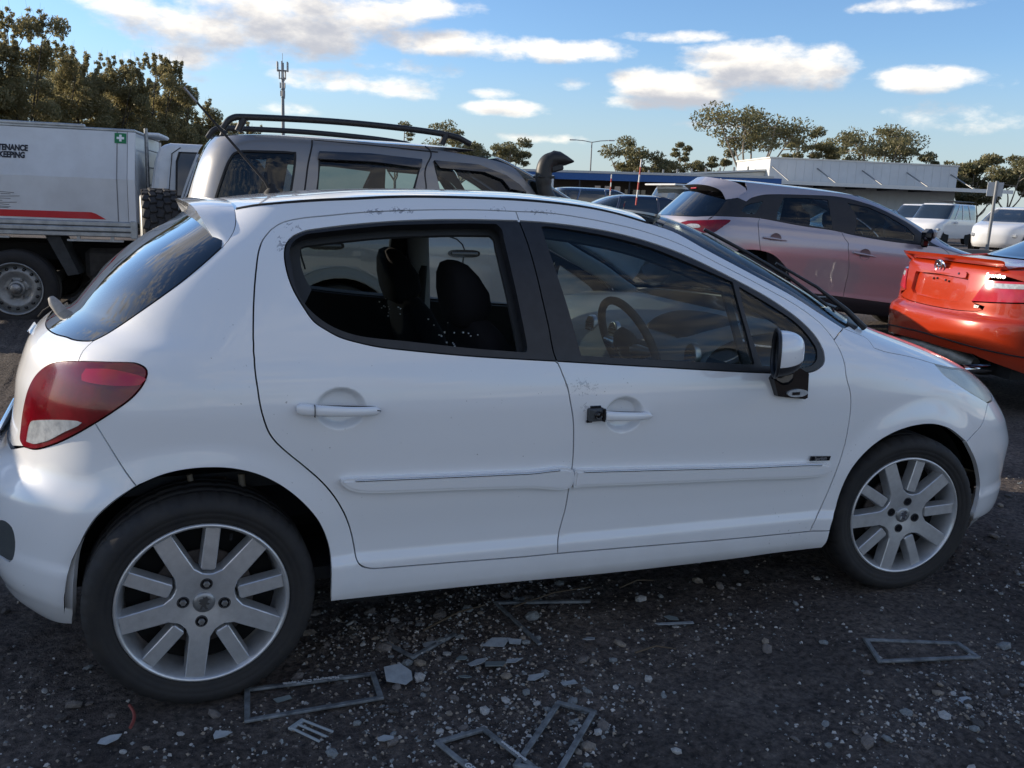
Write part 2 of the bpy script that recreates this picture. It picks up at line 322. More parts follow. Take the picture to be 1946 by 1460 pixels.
# ------------------------------------------------------------------ white hatchback: feature lines on its skin (t along the side, height), metres
FT = {
'gutter': [[-0.5539,1.3352],[-0.5133,1.3424],[-0.4716,1.3491],[-0.438,1.353],[-0.4021,1.3563],[-0.3622,1.3597],[-0.3268,1.3628],[-0.2874,1.3659],[-0.2445,1.3692],[-0.1988,1.3723],[-0.1513,1.3752],[-0.0995,1.378],[-0.0443,1.3806],[0.0168,1.383],[0.0934,1.3854],[0.1686,1.3878],[0.2453,1.3904],[0.3204,1.3929],[0.3968,1.3953],[0.4775,1.3975],[0.565,1.3996],[0.6552,1.4015],[0.7497,1.4033],[0.8501,1.4049],[0.9478,1.4063],[1.051,1.4076],[1.1582,1.4087],[1.2678,1.4098],[1.378,1.4108],[1.4912,1.4117],[1.6082,1.4126],[1.7255,1.4133],[1.8392,1.4139],[1.9452,1.4144],[2.0566,1.4148],[2.1021,1.4149],[2.148,1.4146],[2.1888,1.4142],[2.2298,1.4135],[2.2693,1.4125],[2.3058,1.4112],[2.338,1.4096],[2.3677,1.4077],[2.3945,1.4055],[2.4179,1.4029],[2.4429,1.3992],[2.4634,1.3949],[2.4808,1.3895],[2.4943,1.3835],[2.5084,1.3765],[2.5231,1.369],[2.5395,1.3617]],
'apillar': [[2.5395,1.3617],[2.5531,1.3561],[2.5675,1.3505],[2.5774,1.3427],[2.5794,1.334],[2.5773,1.3235],[2.5727,1.3118],[2.5668,1.2995],[2.5618,1.2873],[2.5591,1.2767],[2.5568,1.2656],[2.555,1.2541],[2.5536,1.2424],[2.5528,1.2307],[2.5525,1.2191],[2.5527,1.208],[2.5544,1.1946],[2.5581,1.1815],[2.5624,1.1685],[2.5663,1.1554],[2.5684,1.1421],[2.5673,1.1268],[2.5632,1.1112],[2.5579,1.0959],[2.5556,1.0811],[2.5547,1.0651],[2.5503,1.0499],[2.5392,1.0347]],
'cowlcut': [[2.5392,1.0347],[2.4292,1.0177],[2.3302,0.9999]],
'doortop_f': [[1.8088,1.378],[1.9028,1.3785],[1.999,1.3792],[2.0684,1.3796],[2.106,1.3792],[2.142,1.3779],[2.1758,1.3758],[2.2076,1.3731],[2.2379,1.3701],[2.2672,1.3667],[2.2951,1.3629],[2.3212,1.3587],[2.3449,1.3543],[2.3691,1.3494],[2.3907,1.3442],[2.4105,1.3378],[2.4275,1.3309],[2.4437,1.3231],[2.4578,1.3142],[2.4679,1.3041],[2.472,1.294],[2.4723,1.2828],[2.4703,1.2708],[2.4677,1.2584],[2.4661,1.246],[2.4659,1.2348],[2.4663,1.2234],[2.4673,1.2117],[2.4688,1.1999],[2.4709,1.188],[2.4732,1.1762],[2.4764,1.1632],[2.4804,1.1502],[2.4838,1.1371],[2.4852,1.1238],[2.4831,1.1102],[2.4771,1.0954],[2.4697,1.0803],[2.4583,1.0651],[2.4394,1.0498],[2.3889,1.0249],[2.3302,0.9999]],
'doorcut_f': [[2.3302,0.9999],[2.275,0.981],[2.2218,0.962],[2.1385,0.9267],[2.0984,0.899],[2.0783,0.8705],[2.0612,0.8295],[2.0403,0.7936],[2.0194,0.7609],[2.0039,0.7372],[1.9874,0.7096],[1.9694,0.6812],[1.9527,0.6514],[1.9434,0.621],[1.9385,0.5905],[1.9306,0.557],[1.9212,0.5229],[1.912,0.4883],[1.9051,0.4613],[1.8973,0.4341],[1.8889,0.4075],[1.8802,0.3822],[1.8635,0.3574],[1.8513,0.3319],[1.8406,0.3057]],
'bcut': [[1.8088,1.378],[1.6683,1.3511],[1.5794,1.3312],[1.4928,1.308],[1.4181,1.2837],[1.3606,1.263],[1.3079,1.2414],[1.2616,1.2193],[1.2223,1.197],[1.1861,1.1723],[1.1537,1.1467],[1.125,1.1217],[1.1,1.0988],[1.0782,1.0782],[1.0594,1.0593],[1.0422,1.0394],[1.0229,1.0138],[0.999,0.987],[0.9749,0.9619],[0.9525,0.9331],[0.9432,0.9061],[0.943,0.882],[0.9436,0.8585],[0.9407,0.8376],[0.9364,0.8165],[0.9332,0.7928],[0.9298,0.7667],[0.9248,0.7415],[0.9195,0.7141],[0.9136,0.6871],[0.9087,0.6629],[0.9053,0.6391],[0.9043,0.6161],[0.903,0.5878],[0.9008,0.5585],[0.899,0.528],[0.8973,0.4945],[0.8949,0.4628],[0.8888,0.4282],[0.8825,0.3972],[0.8789,0.3757],[0.874,0.3579],[0.8739,0.3201]],
'doorcut_r': [[1.8088,1.378],[1.705,1.3775],[1.6036,1.3771],[1.5018,1.3765],[1.3974,1.3756],[1.3045,1.3745],[1.2104,1.3732],[1.1166,1.3717],[1.0241,1.3701],[0.934,1.3684],[0.8457,1.3665],[0.7586,1.3645],[0.6741,1.3624],[0.5932,1.3602],[0.517,1.3579],[0.437,1.3554],[0.3617,1.3528],[0.2907,1.35],[0.2234,1.347],[0.1642,1.344],[0.1084,1.3407],[0.0559,1.3374],[0.0061,1.3342],[-0.0478,1.3307],[-0.0982,1.3272],[-0.1428,1.3231],[-0.1926,1.317],[-0.2299,1.3088],[-0.2484,1.2989],[-0.2563,1.2871],[-0.2458,1.2608],[-0.2297,1.2451],[-0.21,1.2283],[-0.1882,1.2096],[-0.1676,1.1895],[-0.152,1.1716],[-0.1371,1.1526],[-0.1236,1.1334],[-0.1112,1.1144],[-0.0994,1.0952],[-0.089,1.0753],[-0.0795,1.0573],[-0.0668,1.0385],[-0.0508,1.0194],[-0.0348,1.0004],[-0.0175,0.9812],[-0.0064,0.9617],[-0.0058,0.9424],[-0.0049,0.924],[-0.0031,0.9042],[-0.0008,0.8853],[0.0015,0.867],[0.004,0.8442],[0.0077,0.8213],[0.0124,0.8004],[0.0185,0.7782],[0.0254,0.7587],[0.0339,0.7426],[0.0438,0.7284],[0.0574,0.7126],[0.073,0.6964],[0.0868,0.6827],[0.1018,0.6684],[0.1167,0.6536],[0.1319,0.6381],[0.1473,0.6222],[0.1619,0.6058],[0.1802,0.5825],[0.1969,0.5576],[0.2082,0.5378],[0.2188,0.5167],[0.2281,0.4955],[0.2379,0.4673],[0.2453,0.4395],[0.2506,0.4133],[0.2547,0.389],[0.259,0.3616],[0.2727,0.3418],[0.2974,0.3313],[0.3209,0.3291],[0.3469,0.3285]],
'doorbot_r': [[0.3469,0.3285],[0.3711,0.328],[0.3956,0.3276],[0.4204,0.3271],[0.4454,0.3267],[0.4705,0.3262],[0.4957,0.3257],[0.5208,0.3253],[0.5457,0.3248],[0.5704,0.3243],[0.596,0.3237],[0.6221,0.3231],[0.6483,0.3225],[0.6743,0.3219],[0.6998,0.3213],[0.7245,0.3208],[0.7481,0.3204],[0.7702,0.3201],[0.7984,0.3199],[0.824,0.32],[0.8486,0.3201],[0.8739,0.3201]],
'doorbot_f': [[0.8739,0.3201],[0.9013,0.3197],[0.9284,0.3192],[0.9554,0.3188],[0.9827,0.3183],[1.0107,0.3178],[1.0398,0.3173],[1.0704,0.3167],[1.1029,0.3162],[1.1309,0.3156],[1.1607,0.3151],[1.192,0.3144],[1.2247,0.3137],[1.2584,0.313],[1.2929,0.3123],[1.328,0.3116],[1.3633,0.3109],[1.3986,0.3102],[1.4336,0.3095],[1.4679,0.3089],[1.5013,0.3084],[1.5333,0.3079],[1.5691,0.3075],[1.6039,0.3071],[1.6379,0.3069],[1.6714,0.3067],[1.7046,0.3065],[1.7379,0.3063],[1.7714,0.3061],[1.8056,0.3059],[1.8406,0.3057]],
'sillfront': [[1.8406,0.3057],[1.8797,0.3052],[1.9168,0.3058]],
'sillend': [[1.9168,0.3058],[1.9139,0.266],[1.9062,0.235]],
'sillbot': [[1.9062,0.235],[1.8742,0.2304],[1.8363,0.229],[1.7958,0.2292],[1.7563,0.2292],[1.7182,0.2289],[1.6851,0.2281],[1.654,0.227],[1.6232,0.2257],[1.5912,0.2245],[1.5566,0.2236],[1.5251,0.223],[1.4917,0.2226],[1.4569,0.2222],[1.4213,0.222],[1.3855,0.2218],[1.35,0.2216],[1.3153,0.2216],[1.2819,0.2215],[1.2514,0.2215],[1.2224,0.2215],[1.1941,0.2216],[1.1659,0.2217],[1.1373,0.2218],[1.1077,0.2221],[1.0765,0.2225],[1.0432,0.223],[1.0189,0.2234],[0.9935,0.224],[0.9672,0.2246],[0.9401,0.2253],[0.9124,0.2261],[0.8842,0.2269],[0.8557,0.2277],[0.827,0.2285],[0.7981,0.2293],[0.7693,0.2301],[0.7407,0.2309],[0.7123,0.2316],[0.6843,0.2323],[0.6567,0.2329],[0.6297,0.2335],[0.6034,0.2339],[0.5778,0.2343],[0.5518,0.2346],[0.5261,0.2348],[0.5007,0.235],[0.4755,0.2352],[0.4505,0.2353],[0.4258,0.2354],[0.4013,0.2354],[0.377,0.2355],[0.3529,0.2355],[0.329,0.2355],[0.3052,0.2355],[0.2815,0.2358],[0.2569,0.2382],[0.2323,0.2414],[0.2083,0.2437],[0.1853,0.244]],
'arch_r': [[0.1853,0.244],[0.1845,0.2746],[0.185,0.3027],[0.1855,0.3291],[0.1852,0.3531],[0.1854,0.3732],[0.1835,0.394],[0.1794,0.416],[0.173,0.4393],[0.1648,0.4626],[0.1549,0.4849],[0.1435,0.5052],[0.1307,0.5242],[0.1166,0.5425],[0.0992,0.5626],[0.0802,0.5819],[0.0607,0.5992],[0.0412,0.614],[0.0211,0.627],[0.0011,0.6379],[-0.0197,0.646],[-0.0407,0.6524],[-0.0615,0.6575],[-0.0814,0.6612],[-0.1012,0.6636],[-0.1214,0.665],[-0.1443,0.6656],[-0.1676,0.665],[-0.1906,0.6629],[-0.213,0.6596],[-0.2351,0.6549],[-0.2569,0.6485],[-0.2745,0.6415],[-0.2918,0.6331],[-0.3088,0.624],[-0.3255,0.615]],
'bumpseam_r': [[-0.3255,0.615],[-0.3396,0.6298],[-0.3555,0.6469],[-0.3666,0.6598],[-0.3794,0.6755],[-0.3935,0.6935],[-0.4081,0.7128],[-0.4227,0.7325],[-0.437,0.7518],[-0.4509,0.77]],
'arch_rb': [[-0.3255,0.615],[-0.3386,0.6029],[-0.3507,0.5909],[-0.3612,0.5787],[-0.3699,0.5661],[-0.3788,0.5505],[-0.3873,0.5341],[-0.3969,0.5152],[-0.4073,0.4917],[-0.4167,0.4657],[-0.4254,0.4383],[-0.4314,0.4158],[-0.436,0.3925],[-0.44,0.3704],[-0.4448,0.3496],[-0.4491,0.3257],[-0.4529,0.3009],[-0.4581,0.276],[-0.4652,0.2523],[-0.476,0.2222],[-0.4874,0.1922]],
'bumpbot_r': [[-0.4874,0.1922],[-0.5259,0.1821],[-0.55,0.178],[-0.5754,0.1754],[-0.6004,0.1775],[-0.6227,0.1838],[-0.6485,0.192],[-0.6847,0.1951],[-0.7345,0.1859],[-0.748,0.195]],
'lamp_low': [[-0.4509,0.77],[-0.4298,0.7851],[-0.4089,0.8007],[-0.39,0.8155],[-0.3706,0.8313],[-0.3542,0.8469],[-0.3393,0.8652],[-0.3288,0.883],[-0.3236,0.9081],[-0.3345,0.923],[-0.3631,0.9319],[-0.3871,0.9328],[-0.4154,0.9312],[-0.4447,0.9289],[-0.4687,0.9272],[-0.4938,0.925],[-0.52,0.9224],[-0.5472,0.9194]],
'lamp_bot': [[-0.4509,0.77],[-0.4718,0.756],[-0.4934,0.7415],[-0.5161,0.7272],[-0.5397,0.713],[-0.5644,0.699],[-0.5895,0.6863],[-0.6231,0.6711],[-0.6579,0.6592],[-0.7135,0.6519]],
'lamp_in': [[-0.5472,0.9194],[-0.5782,0.9149],[-0.6096,0.9089],[-0.6348,0.9019],[-0.6583,0.8923],[-0.6817,0.8776],[-0.7029,0.8596],[-0.7185,0.8388],[-0.7281,0.8163],[-0.7371,0.7876],[-0.7494,0.7559],[-0.7579,0.7244],[-0.7568,0.6968],[-0.746,0.664],[-0.7135,0.6519]],
'tgcut': [[-0.5472,0.9194],[-0.5617,0.9447],[-0.5627,0.9575],[-0.563,0.9698]],
'glassnear': [[-0.563,0.9698],[-0.5555,0.9788],[-0.5489,0.9894],[-0.5435,0.999],[-0.5339,1.0108],[-0.5214,1.0242],[-0.5074,1.0384],[-0.4938,1.0525],[-0.4799,1.0665],[-0.4649,1.0814],[-0.4505,1.0965],[-0.4378,1.1116],[-0.4264,1.1263],[-0.4167,1.1403],[-0.4069,1.157],[-0.3991,1.1733],[-0.3932,1.1888],[-0.3891,1.2027],[-0.3876,1.2182],[-0.389,1.2324]],
'glassbot': [[-0.563,0.9698],[-0.587,0.9665],[-0.6142,0.9637],[-0.6488,0.9622],[-0.6892,0.9624],[-0.7712,0.9684]],
'spseam': [[-0.389,1.2324],[-0.4004,1.253],[-0.431,1.2795],[-0.4848,1.3084],[-0.5539,1.3352]],
'trim_r': [[1.6515,1.3502],[1.5614,1.3493],[1.4726,1.3485],[1.3853,1.3476],[1.3,1.3467],[1.2174,1.3456],[1.1434,1.3445],[1.0717,1.3433],[1.002,1.342],[0.9339,1.3407],[0.8672,1.3392],[0.7905,1.3372],[0.717,1.3352],[0.6445,1.333],[0.5713,1.3304],[0.5045,1.3277],[0.4374,1.3248],[0.3715,1.3217],[0.3083,1.3184],[0.2489,1.315],[0.1944,1.3115],[0.1411,1.3078],[0.0912,1.304],[0.0469,1.3003],[0.0101,1.2969],[-0.0329,1.2928],[-0.066,1.2879],[-0.1067,1.2735],[-0.1091,1.2539],[-0.0872,1.2331],[-0.0469,1.2033],[-0.0192,1.1821],[0.0075,1.1605],[0.0298,1.1412],[0.0522,1.1222],[0.0788,1.1007],[0.1036,1.08],[0.1224,1.0633],[0.1424,1.0487],[0.1648,1.0378],[0.1889,1.0283],[0.2168,1.0175],[0.245,1.0078],[0.2744,1.0004],[0.3044,0.9943],[0.3363,0.9881],[0.3705,0.9827],[0.3948,0.9797],[0.4207,0.977],[0.4485,0.9745],[0.4783,0.9718],[0.5007,0.9698],[0.5247,0.9677],[0.55,0.9655],[0.5761,0.9633],[0.6025,0.9611],[0.6288,0.959],[0.6546,0.957],[0.6795,0.9552],[0.7093,0.9531],[0.7394,0.9513],[0.7694,0.9495],[0.7986,0.9479],[0.8265,0.9464],[0.8526,0.9449],[0.8871,0.943],[0.9186,0.9413],[0.9503,0.9396]],
'open_r': [[1.3758,1.3353],[1.2991,1.3344],[1.2234,1.3336],[1.1493,1.3327],[1.0777,1.3315],[0.9975,1.3298],[0.9208,1.3279],[0.8401,1.3257],[0.7732,1.324],[0.7029,1.3221],[0.6319,1.3201],[0.5632,1.3179],[0.4992,1.3155],[0.4338,1.3125],[0.373,1.3092],[0.3147,1.3057],[0.2572,1.3021],[0.207,1.2988],[0.1559,1.2951],[0.1074,1.2915],[0.0641,1.288],[0.0285,1.2849],[-0.0123,1.2817],[-0.0429,1.2774],[-0.0731,1.262],[-0.0695,1.2454],[-0.0489,1.2267],[-0.0254,1.2108],[-0.0002,1.1928],[0.0178,1.1751],[0.0349,1.156],[0.052,1.1379],[0.078,1.1146],[0.1045,1.0938],[0.1272,1.0782],[0.151,1.0643],[0.1797,1.0501],[0.2123,1.0374],[0.24,1.0288],[0.2695,1.0213],[0.3021,1.0148],[0.3286,1.0109],[0.3576,1.0079],[0.3886,1.0053],[0.4208,1.0031],[0.4534,1.0008],[0.4855,0.9982],[0.5117,0.9958],[0.5387,0.9934],[0.5661,0.9909],[0.5936,0.9884],[0.621,0.9859],[0.648,0.9835],[0.6742,0.9813],[0.6995,0.9793],[0.7275,0.9771],[0.7546,0.9753],[0.7812,0.9735],[0.8075,0.9719],[0.8338,0.9702],[0.8604,0.9684]],
'open_r2': [[0.8604,0.9684],[0.8796,0.9683],[0.8914,0.9773],[0.9044,0.9916],[0.9193,1.0128],[0.9331,1.0376],[0.9512,1.063],[0.971,1.0855],[0.9962,1.1129],[1.0204,1.139],[1.0486,1.1672],[1.078,1.1926],[1.119,1.2211],[1.1708,1.2499],[1.228,1.2759],[1.2796,1.296],[1.3615,1.3225],[1.3758,1.3353]],
'trim_f': [[1.6515,1.3502],[1.7233,1.35],[1.7957,1.3498],[1.868,1.3495],[1.939,1.3488],[2.0134,1.3475],[2.0674,1.3459],[2.1012,1.3438],[2.1334,1.3413],[2.1643,1.3384],[2.1938,1.3351],[2.2216,1.3312],[2.2471,1.3267],[2.2706,1.3215],[2.2921,1.3156],[2.3115,1.3091],[2.3286,1.3019],[2.343,1.2945],[2.3549,1.2866],[2.3644,1.2778],[2.3715,1.2676],[2.3752,1.2581],[2.3772,1.2473],[2.3781,1.2358],[2.3785,1.2237],[2.379,1.2116],[2.3802,1.1998],[2.3827,1.1872],[2.3859,1.1745],[2.3887,1.1617],[2.3903,1.1486],[2.3895,1.1351],[2.3858,1.119],[2.3789,1.1023],[2.369,1.0855],[2.3559,1.0688],[2.3361,1.0513],[2.3089,1.0339],[2.2753,1.0164],[2.2245,0.9944],[2.1645,0.9733],[2.0886,0.9446],[2.012,0.9154],[1.9547,0.898],[1.8938,0.8899],[1.8642,0.8891],[1.8307,0.8897],[1.7939,0.8912],[1.7541,0.8931],[1.7119,0.8951],[1.6842,0.8964],[1.6544,0.8978],[1.6231,0.8995],[1.5905,0.9012],[1.5569,0.9031],[1.5227,0.9051],[1.4882,0.9071],[1.4537,0.9092],[1.4194,0.9112],[1.3858,0.9133],[1.353,0.9153],[1.3214,0.9172],[1.291,0.919],[1.2608,0.9207],[1.2311,0.9225],[1.2019,0.9243],[1.173,0.9261],[1.1445,0.9278],[1.1163,0.9295],[1.0883,0.9313],[1.0604,0.933],[1.0328,0.9346],[1.0052,0.9363],[0.9777,0.938],[0.9503,0.9396]],
'glass_f': [[1.778,1.3339],[1.8206,1.3361],[1.8655,1.336],[1.9232,1.3345],[1.9862,1.3321],[2.0477,1.3293],[2.0771,1.3265],[2.1069,1.3231],[2.135,1.3192],[2.1612,1.3149],[2.1856,1.31],[2.2085,1.3046],[2.2296,1.2988],[2.2484,1.2921],[2.2642,1.2842],[2.2737,1.2771],[2.281,1.2691],[2.2869,1.2604],[2.2919,1.2514],[2.2968,1.2423],[2.3022,1.2335],[2.3084,1.2239],[2.3146,1.2144],[2.3211,1.2048],[2.3285,1.1951],[2.3371,1.1853]],
'glass_f2': [[2.3371,1.1853],[2.262,1.1582],[2.1904,1.131],[2.1193,1.1038],[2.047,1.0762],[1.9806,1.0484],[1.9205,1.02],[1.8701,0.9965],[1.8114,0.9726],[1.7603,0.9482],[1.7177,0.9238]],
'glass_f3': [[1.7177,0.9238],[1.6836,0.9255],[1.6493,0.9272],[1.6151,0.9289],[1.581,0.9306],[1.5472,0.9322],[1.5137,0.9338],[1.4807,0.9355],[1.4483,0.937],[1.4167,0.9386],[1.3858,0.9401],[1.3559,0.9417],[1.327,0.9432],[1.2924,0.945],[1.2592,0.9468],[1.2271,0.9486],[1.1959,0.9504],[1.1652,0.9522],[1.1347,0.9539],[1.1041,0.9556],[1.0731,0.9574]],
'glass_f4': [[1.0731,0.9574],[1.0997,0.982],[1.1244,1.0069],[1.1443,1.0318],[1.1664,1.0564],[1.1923,1.0802],[1.2186,1.103],[1.2497,1.13],[1.2805,1.1553],[1.3151,1.1805],[1.3595,1.2067],[1.4118,1.2312],[1.478,1.2564],[1.5592,1.2821],[1.6561,1.308],[1.778,1.3339]],
'qlight': [[2.327,1.1699],[2.3262,1.1551],[2.3265,1.1402],[2.3263,1.1252],[2.3241,1.1103],[2.32,1.0932],[2.3145,1.0761],[2.3012,1.0583],[2.2671,1.0341],[2.2203,1.0091],[2.1714,0.9877],[2.1128,0.9666],[2.0211,0.934],[1.9575,0.916],[1.911,0.9111],[1.8838,0.9113],[1.8515,0.9129],[1.8166,0.9153],[1.7815,0.9179],[1.7482,0.92]],
'qlight2': [[1.7482,0.92],[1.784,0.9435],[1.8275,0.9667],[1.8805,0.9897],[1.9306,1.013],[1.979,1.0368],[2.0388,1.0627],[2.1087,1.0892],[2.1813,1.116],[2.2536,1.1431],[2.327,1.1699]],
'bonseam': [[2.5392,1.0347],[2.5494,1.0263],[2.5556,1.0173],[2.558,1.007],[2.5433,0.9952],[2.447,0.9675],[2.4578,0.9558],[2.4799,0.9487],[2.5113,0.941],[2.5409,0.9322],[2.564,0.9223],[2.5884,0.9113],[2.6173,0.8996]],
'hl_low': [[2.6173,0.8996],[2.569,0.869],[2.5656,0.8516],[2.5719,0.8335],[2.5851,0.8103],[2.6086,0.7855],[2.6411,0.7606],[2.6842,0.7339]],
'hl_in': [[2.6842,0.7339],[2.8,0.735],[2.92,0.765],[2.955,0.8],[2.9,0.835],[2.766,0.865],[2.684,0.8796],[2.6173,0.8996]],
'bumpseam_f': [[2.6842,0.7339],[2.6375,0.7109],[2.6005,0.6863],[2.5662,0.6629],[2.5298,0.6415],[2.4906,0.6235],[2.4526,0.6064]],
'arch_f': [[1.9168,0.3058],[1.9211,0.3336],[1.9296,0.3609],[1.9408,0.3843],[1.9447,0.4128],[1.9496,0.4412],[1.9559,0.4698],[1.9639,0.498],[1.9748,0.5243],[1.9884,0.5477],[2.0044,0.5696],[2.0226,0.5901],[2.0436,0.6095],[2.0652,0.6276],[2.0906,0.6435],[2.1188,0.6569],[2.149,0.6683],[2.1793,0.6775],[2.2198,0.6863],[2.2589,0.6909],[2.2934,0.692],[2.3261,0.6885],[2.3578,0.6788],[2.3874,0.663],[2.4169,0.6371],[2.4526,0.6064]],
'arch_fb': [[2.4526,0.6064],[2.4754,0.5706],[2.5016,0.5318],[2.5366,0.4832],[2.5674,0.4326],[2.5847,0.3865],[2.5741,0.351],[2.5714,0.3135],[2.5677,0.2779],[2.612,0.2299],[2.7053,0.166]],
'bumpbot_f': [[2.7053,0.166],[2.7185,0.1846],[2.6601,0.2498]],
'mould_r': [[0.2255,0.6174],[0.2485,0.617],[0.272,0.6166],[0.296,0.6161],[0.3204,0.6157],[0.345,0.6152],[0.3698,0.6148],[0.3946,0.6143],[0.4194,0.6138],[0.444,0.6134],[0.4682,0.6129],[0.4921,0.6125],[0.5153,0.6121],[0.5379,0.6116],[0.5596,0.6112],[0.5864,0.6108],[0.6123,0.6103],[0.6372,0.6099],[0.6615,0.6096],[0.6853,0.6092],[0.7086,0.6087],[0.7317,0.6083],[0.7546,0.6078],[0.7877,0.6087],[0.8226,0.6112],[0.8556,0.6129],[0.8828,0.6111],[0.9002,0.6033],[0.9084,0.5736],[0.8986,0.5445],[0.8815,0.5381],[0.8554,0.5384],[0.824,0.5425],[0.7908,0.5475],[0.759,0.5507],[0.736,0.5517],[0.7127,0.5527],[0.6889,0.5537],[0.6647,0.5548],[0.6401,0.5559],[0.6148,0.557],[0.589,0.5581],[0.5625,0.5592],[0.538,0.5601],[0.511,0.5609],[0.4824,0.5617],[0.4528,0.5624],[0.4229,0.5631],[0.3934,0.5638],[0.3651,0.5647],[0.3384,0.5657],[0.3141,0.5669],[0.2927,0.5683],[0.2748,0.57],[0.261,0.5721],[0.2321,0.5821],[0.214,0.5976],[0.208,0.609],[0.2123,0.6151]],
'mould_f': [[0.9072,0.6032],[0.9362,0.6021],[0.9659,0.601],[0.9962,0.5999],[1.027,0.5988],[1.0583,0.5977],[1.0899,0.5965],[1.1219,0.5954],[1.1541,0.5942],[1.1865,0.593],[1.219,0.5918],[1.2515,0.5906],[1.2839,0.5894],[1.3162,0.5881],[1.3483,0.5869],[1.38,0.5856],[1.4114,0.5844],[1.4422,0.5831],[1.4724,0.5819],[1.5018,0.5806],[1.5403,0.5792],[1.5807,0.5782],[1.6222,0.5774],[1.6638,0.5767],[1.7047,0.576],[1.7439,0.575],[1.7804,0.5738],[1.8131,0.572],[1.8409,0.5697],[1.8629,0.5666],[1.878,0.5625],[1.8919,0.5508],[1.8882,0.535],[1.8613,0.5206],[1.8425,0.5179],[1.8175,0.5166],[1.7872,0.5163],[1.7526,0.5169],[1.7149,0.5182],[1.6749,0.5199],[1.6336,0.5218],[1.5918,0.5236],[1.5506,0.5252],[1.5106,0.5264],[1.4827,0.5271],[1.454,0.5278],[1.4247,0.5286],[1.3947,0.5294],[1.3643,0.5303],[1.3334,0.5311],[1.3022,0.5321],[1.2709,0.533],[1.2393,0.5339],[1.2078,0.5349],[1.1762,0.5359],[1.1448,0.5368],[1.1135,0.5378],[1.0825,0.5387],[1.0519,0.5397],[1.0216,0.5406],[0.9918,0.5415],[0.9625,0.5423],[0.9337,0.5432],[0.9057,0.544]],
'rev': [[-0.6976,0.6704],[-0.6996,0.7017],[-0.6893,0.7285],[-0.6607,0.7402],[-0.6242,0.7497],[-0.5767,0.7598],[-0.5326,0.7669],[-0.5002,0.7696],[-0.4867,0.7673],[-0.4973,0.7575],[-0.5235,0.7429],[-0.5499,0.7281],[-0.5759,0.7111],[-0.602,0.6957],[-0.6279,0.6849],[-0.6562,0.6743]],
'hand_r': [[0.1,0.8188],[0.1055,0.8373],[0.1487,0.8371],[0.286,0.8278],[0.3296,0.8215],[0.332,0.8095],[0.3244,0.7998],[0.282,0.7959],[0.1595,0.7987],[0.1033,0.8043]],
'hand_f': [[0.9846,0.7986],[1.0406,0.7953],[1.2013,0.7794],[1.2053,0.7729],[1.1969,0.76],[1.1452,0.754],[1.0229,0.7566],[0.9756,0.7566]],
'cups': [[0.2256,0.8169],[0.1688,0.8184],[0.2834,0.8153],[0.2316,0.8676],[0.221,0.7647],[1.0981,0.7773],[1.0427,0.7791],[1.1543,0.7755],[1.1188,0.8293],[1.0825,0.724]],
'badge': [[1.7945,0.5775],[1.7992,0.5941],[1.8817,0.5902],[1.8769,0.5748]],
'insert': [[-0.6721,0.4527],[-0.6474,0.4576],[-0.6208,0.4488],[-0.612,0.4251],[-0.613,0.3971],[-0.6209,0.3695],[-0.6456,0.3447],[-0.6949,0.3407]],
'mirbase': [[1.7326,0.8769],[1.7174,0.8191],[1.8243,0.8061],[1.8392,0.8111],[1.8969,0.8952]],
}
Zt = [.15,.20,.235,.26,.30,.345,.385,.43,.52,.62,.72,.79,.85,.91,.96,1.0,1.05,1.1,1.2,1.3,1.38,1.43]
skin = Body(Zt,
    [.79,.815,.838,.848,.852,.852,.840,.842,.852,.860,.866,.867,.862,.851,.836,.820,.798,.774,.722,.660,.604,.565],
    [-.53,-.57,-.58,-.59,-.60,-.605,-.61,-.61,-.595,-.525,-.502,-.493,-.475,-.45,-.395,-.335,-.29,-.245,-.13,.02,.12,.18],
    [3.38,3.42,3.44,3.45,3.465,3.475,3.48,3.485,3.485,3.45,3.38,3.30,3.19,3.02,2.84,2.68,2.50,2.39,2.17,1.95,1.76,1.48],
    [.15] * 14 + [.15,.17,.2,.22,.27,.35,.42,.47],
    [2.3] * 10 + [2.25,2.2,2.15,2.1,2.0,1.9,1.8,1.7,1.5,1.25,1.05,.95],
    [2.8] * 9 + [2.7] + [2.6] * 6 + [2.7,2.8,3.0,3.2,3.3,3.3],
    [3.1] * 3 + [3.3] * 6 + [3.2,3.0,2.9,2.8,2.7,2.7,2.8,3.1,3.3,3.6,3.7,3.6,3.4],
    pitch=.022, flares=((0, .305, .36, .46, .014), (2.54, .305, .36, .46, .016)), dents=((.372, .835, .072, .060, .030), (1.268, .770, .072, .060, .030)))
def FC(name, step=.008):
    rev = name.startswith('-'); q = cr(FT[name.lstrip('-')], step); return q[::-1] if rev else q
def join(*parts, closed_tail=True):
    out = []
    for p in parts:
        q = FC(p) if isinstance(p, str) else [np.array(a, float) for a in p]
        for a in q:
            if not out or np.hypot(*(a - out[-1])) > 5e-4: out.append(a)
    if np.hypot(*(out[0] - out[-1])) < 5e-4: out.pop()
    return out
def lin(a, b, n): return [tuple(np.array(a) + (np.array(b) - np.array(a)) * i / n) for i in range(n + 1)]
def sym(half, axis):                     # mirror an open half outline about the car's centre plane (t = axis)
    q = [np.array(a, float) for a in half]; return q + [np.array((2 * axis - a[0], a[1])) for a in q[::-1]]

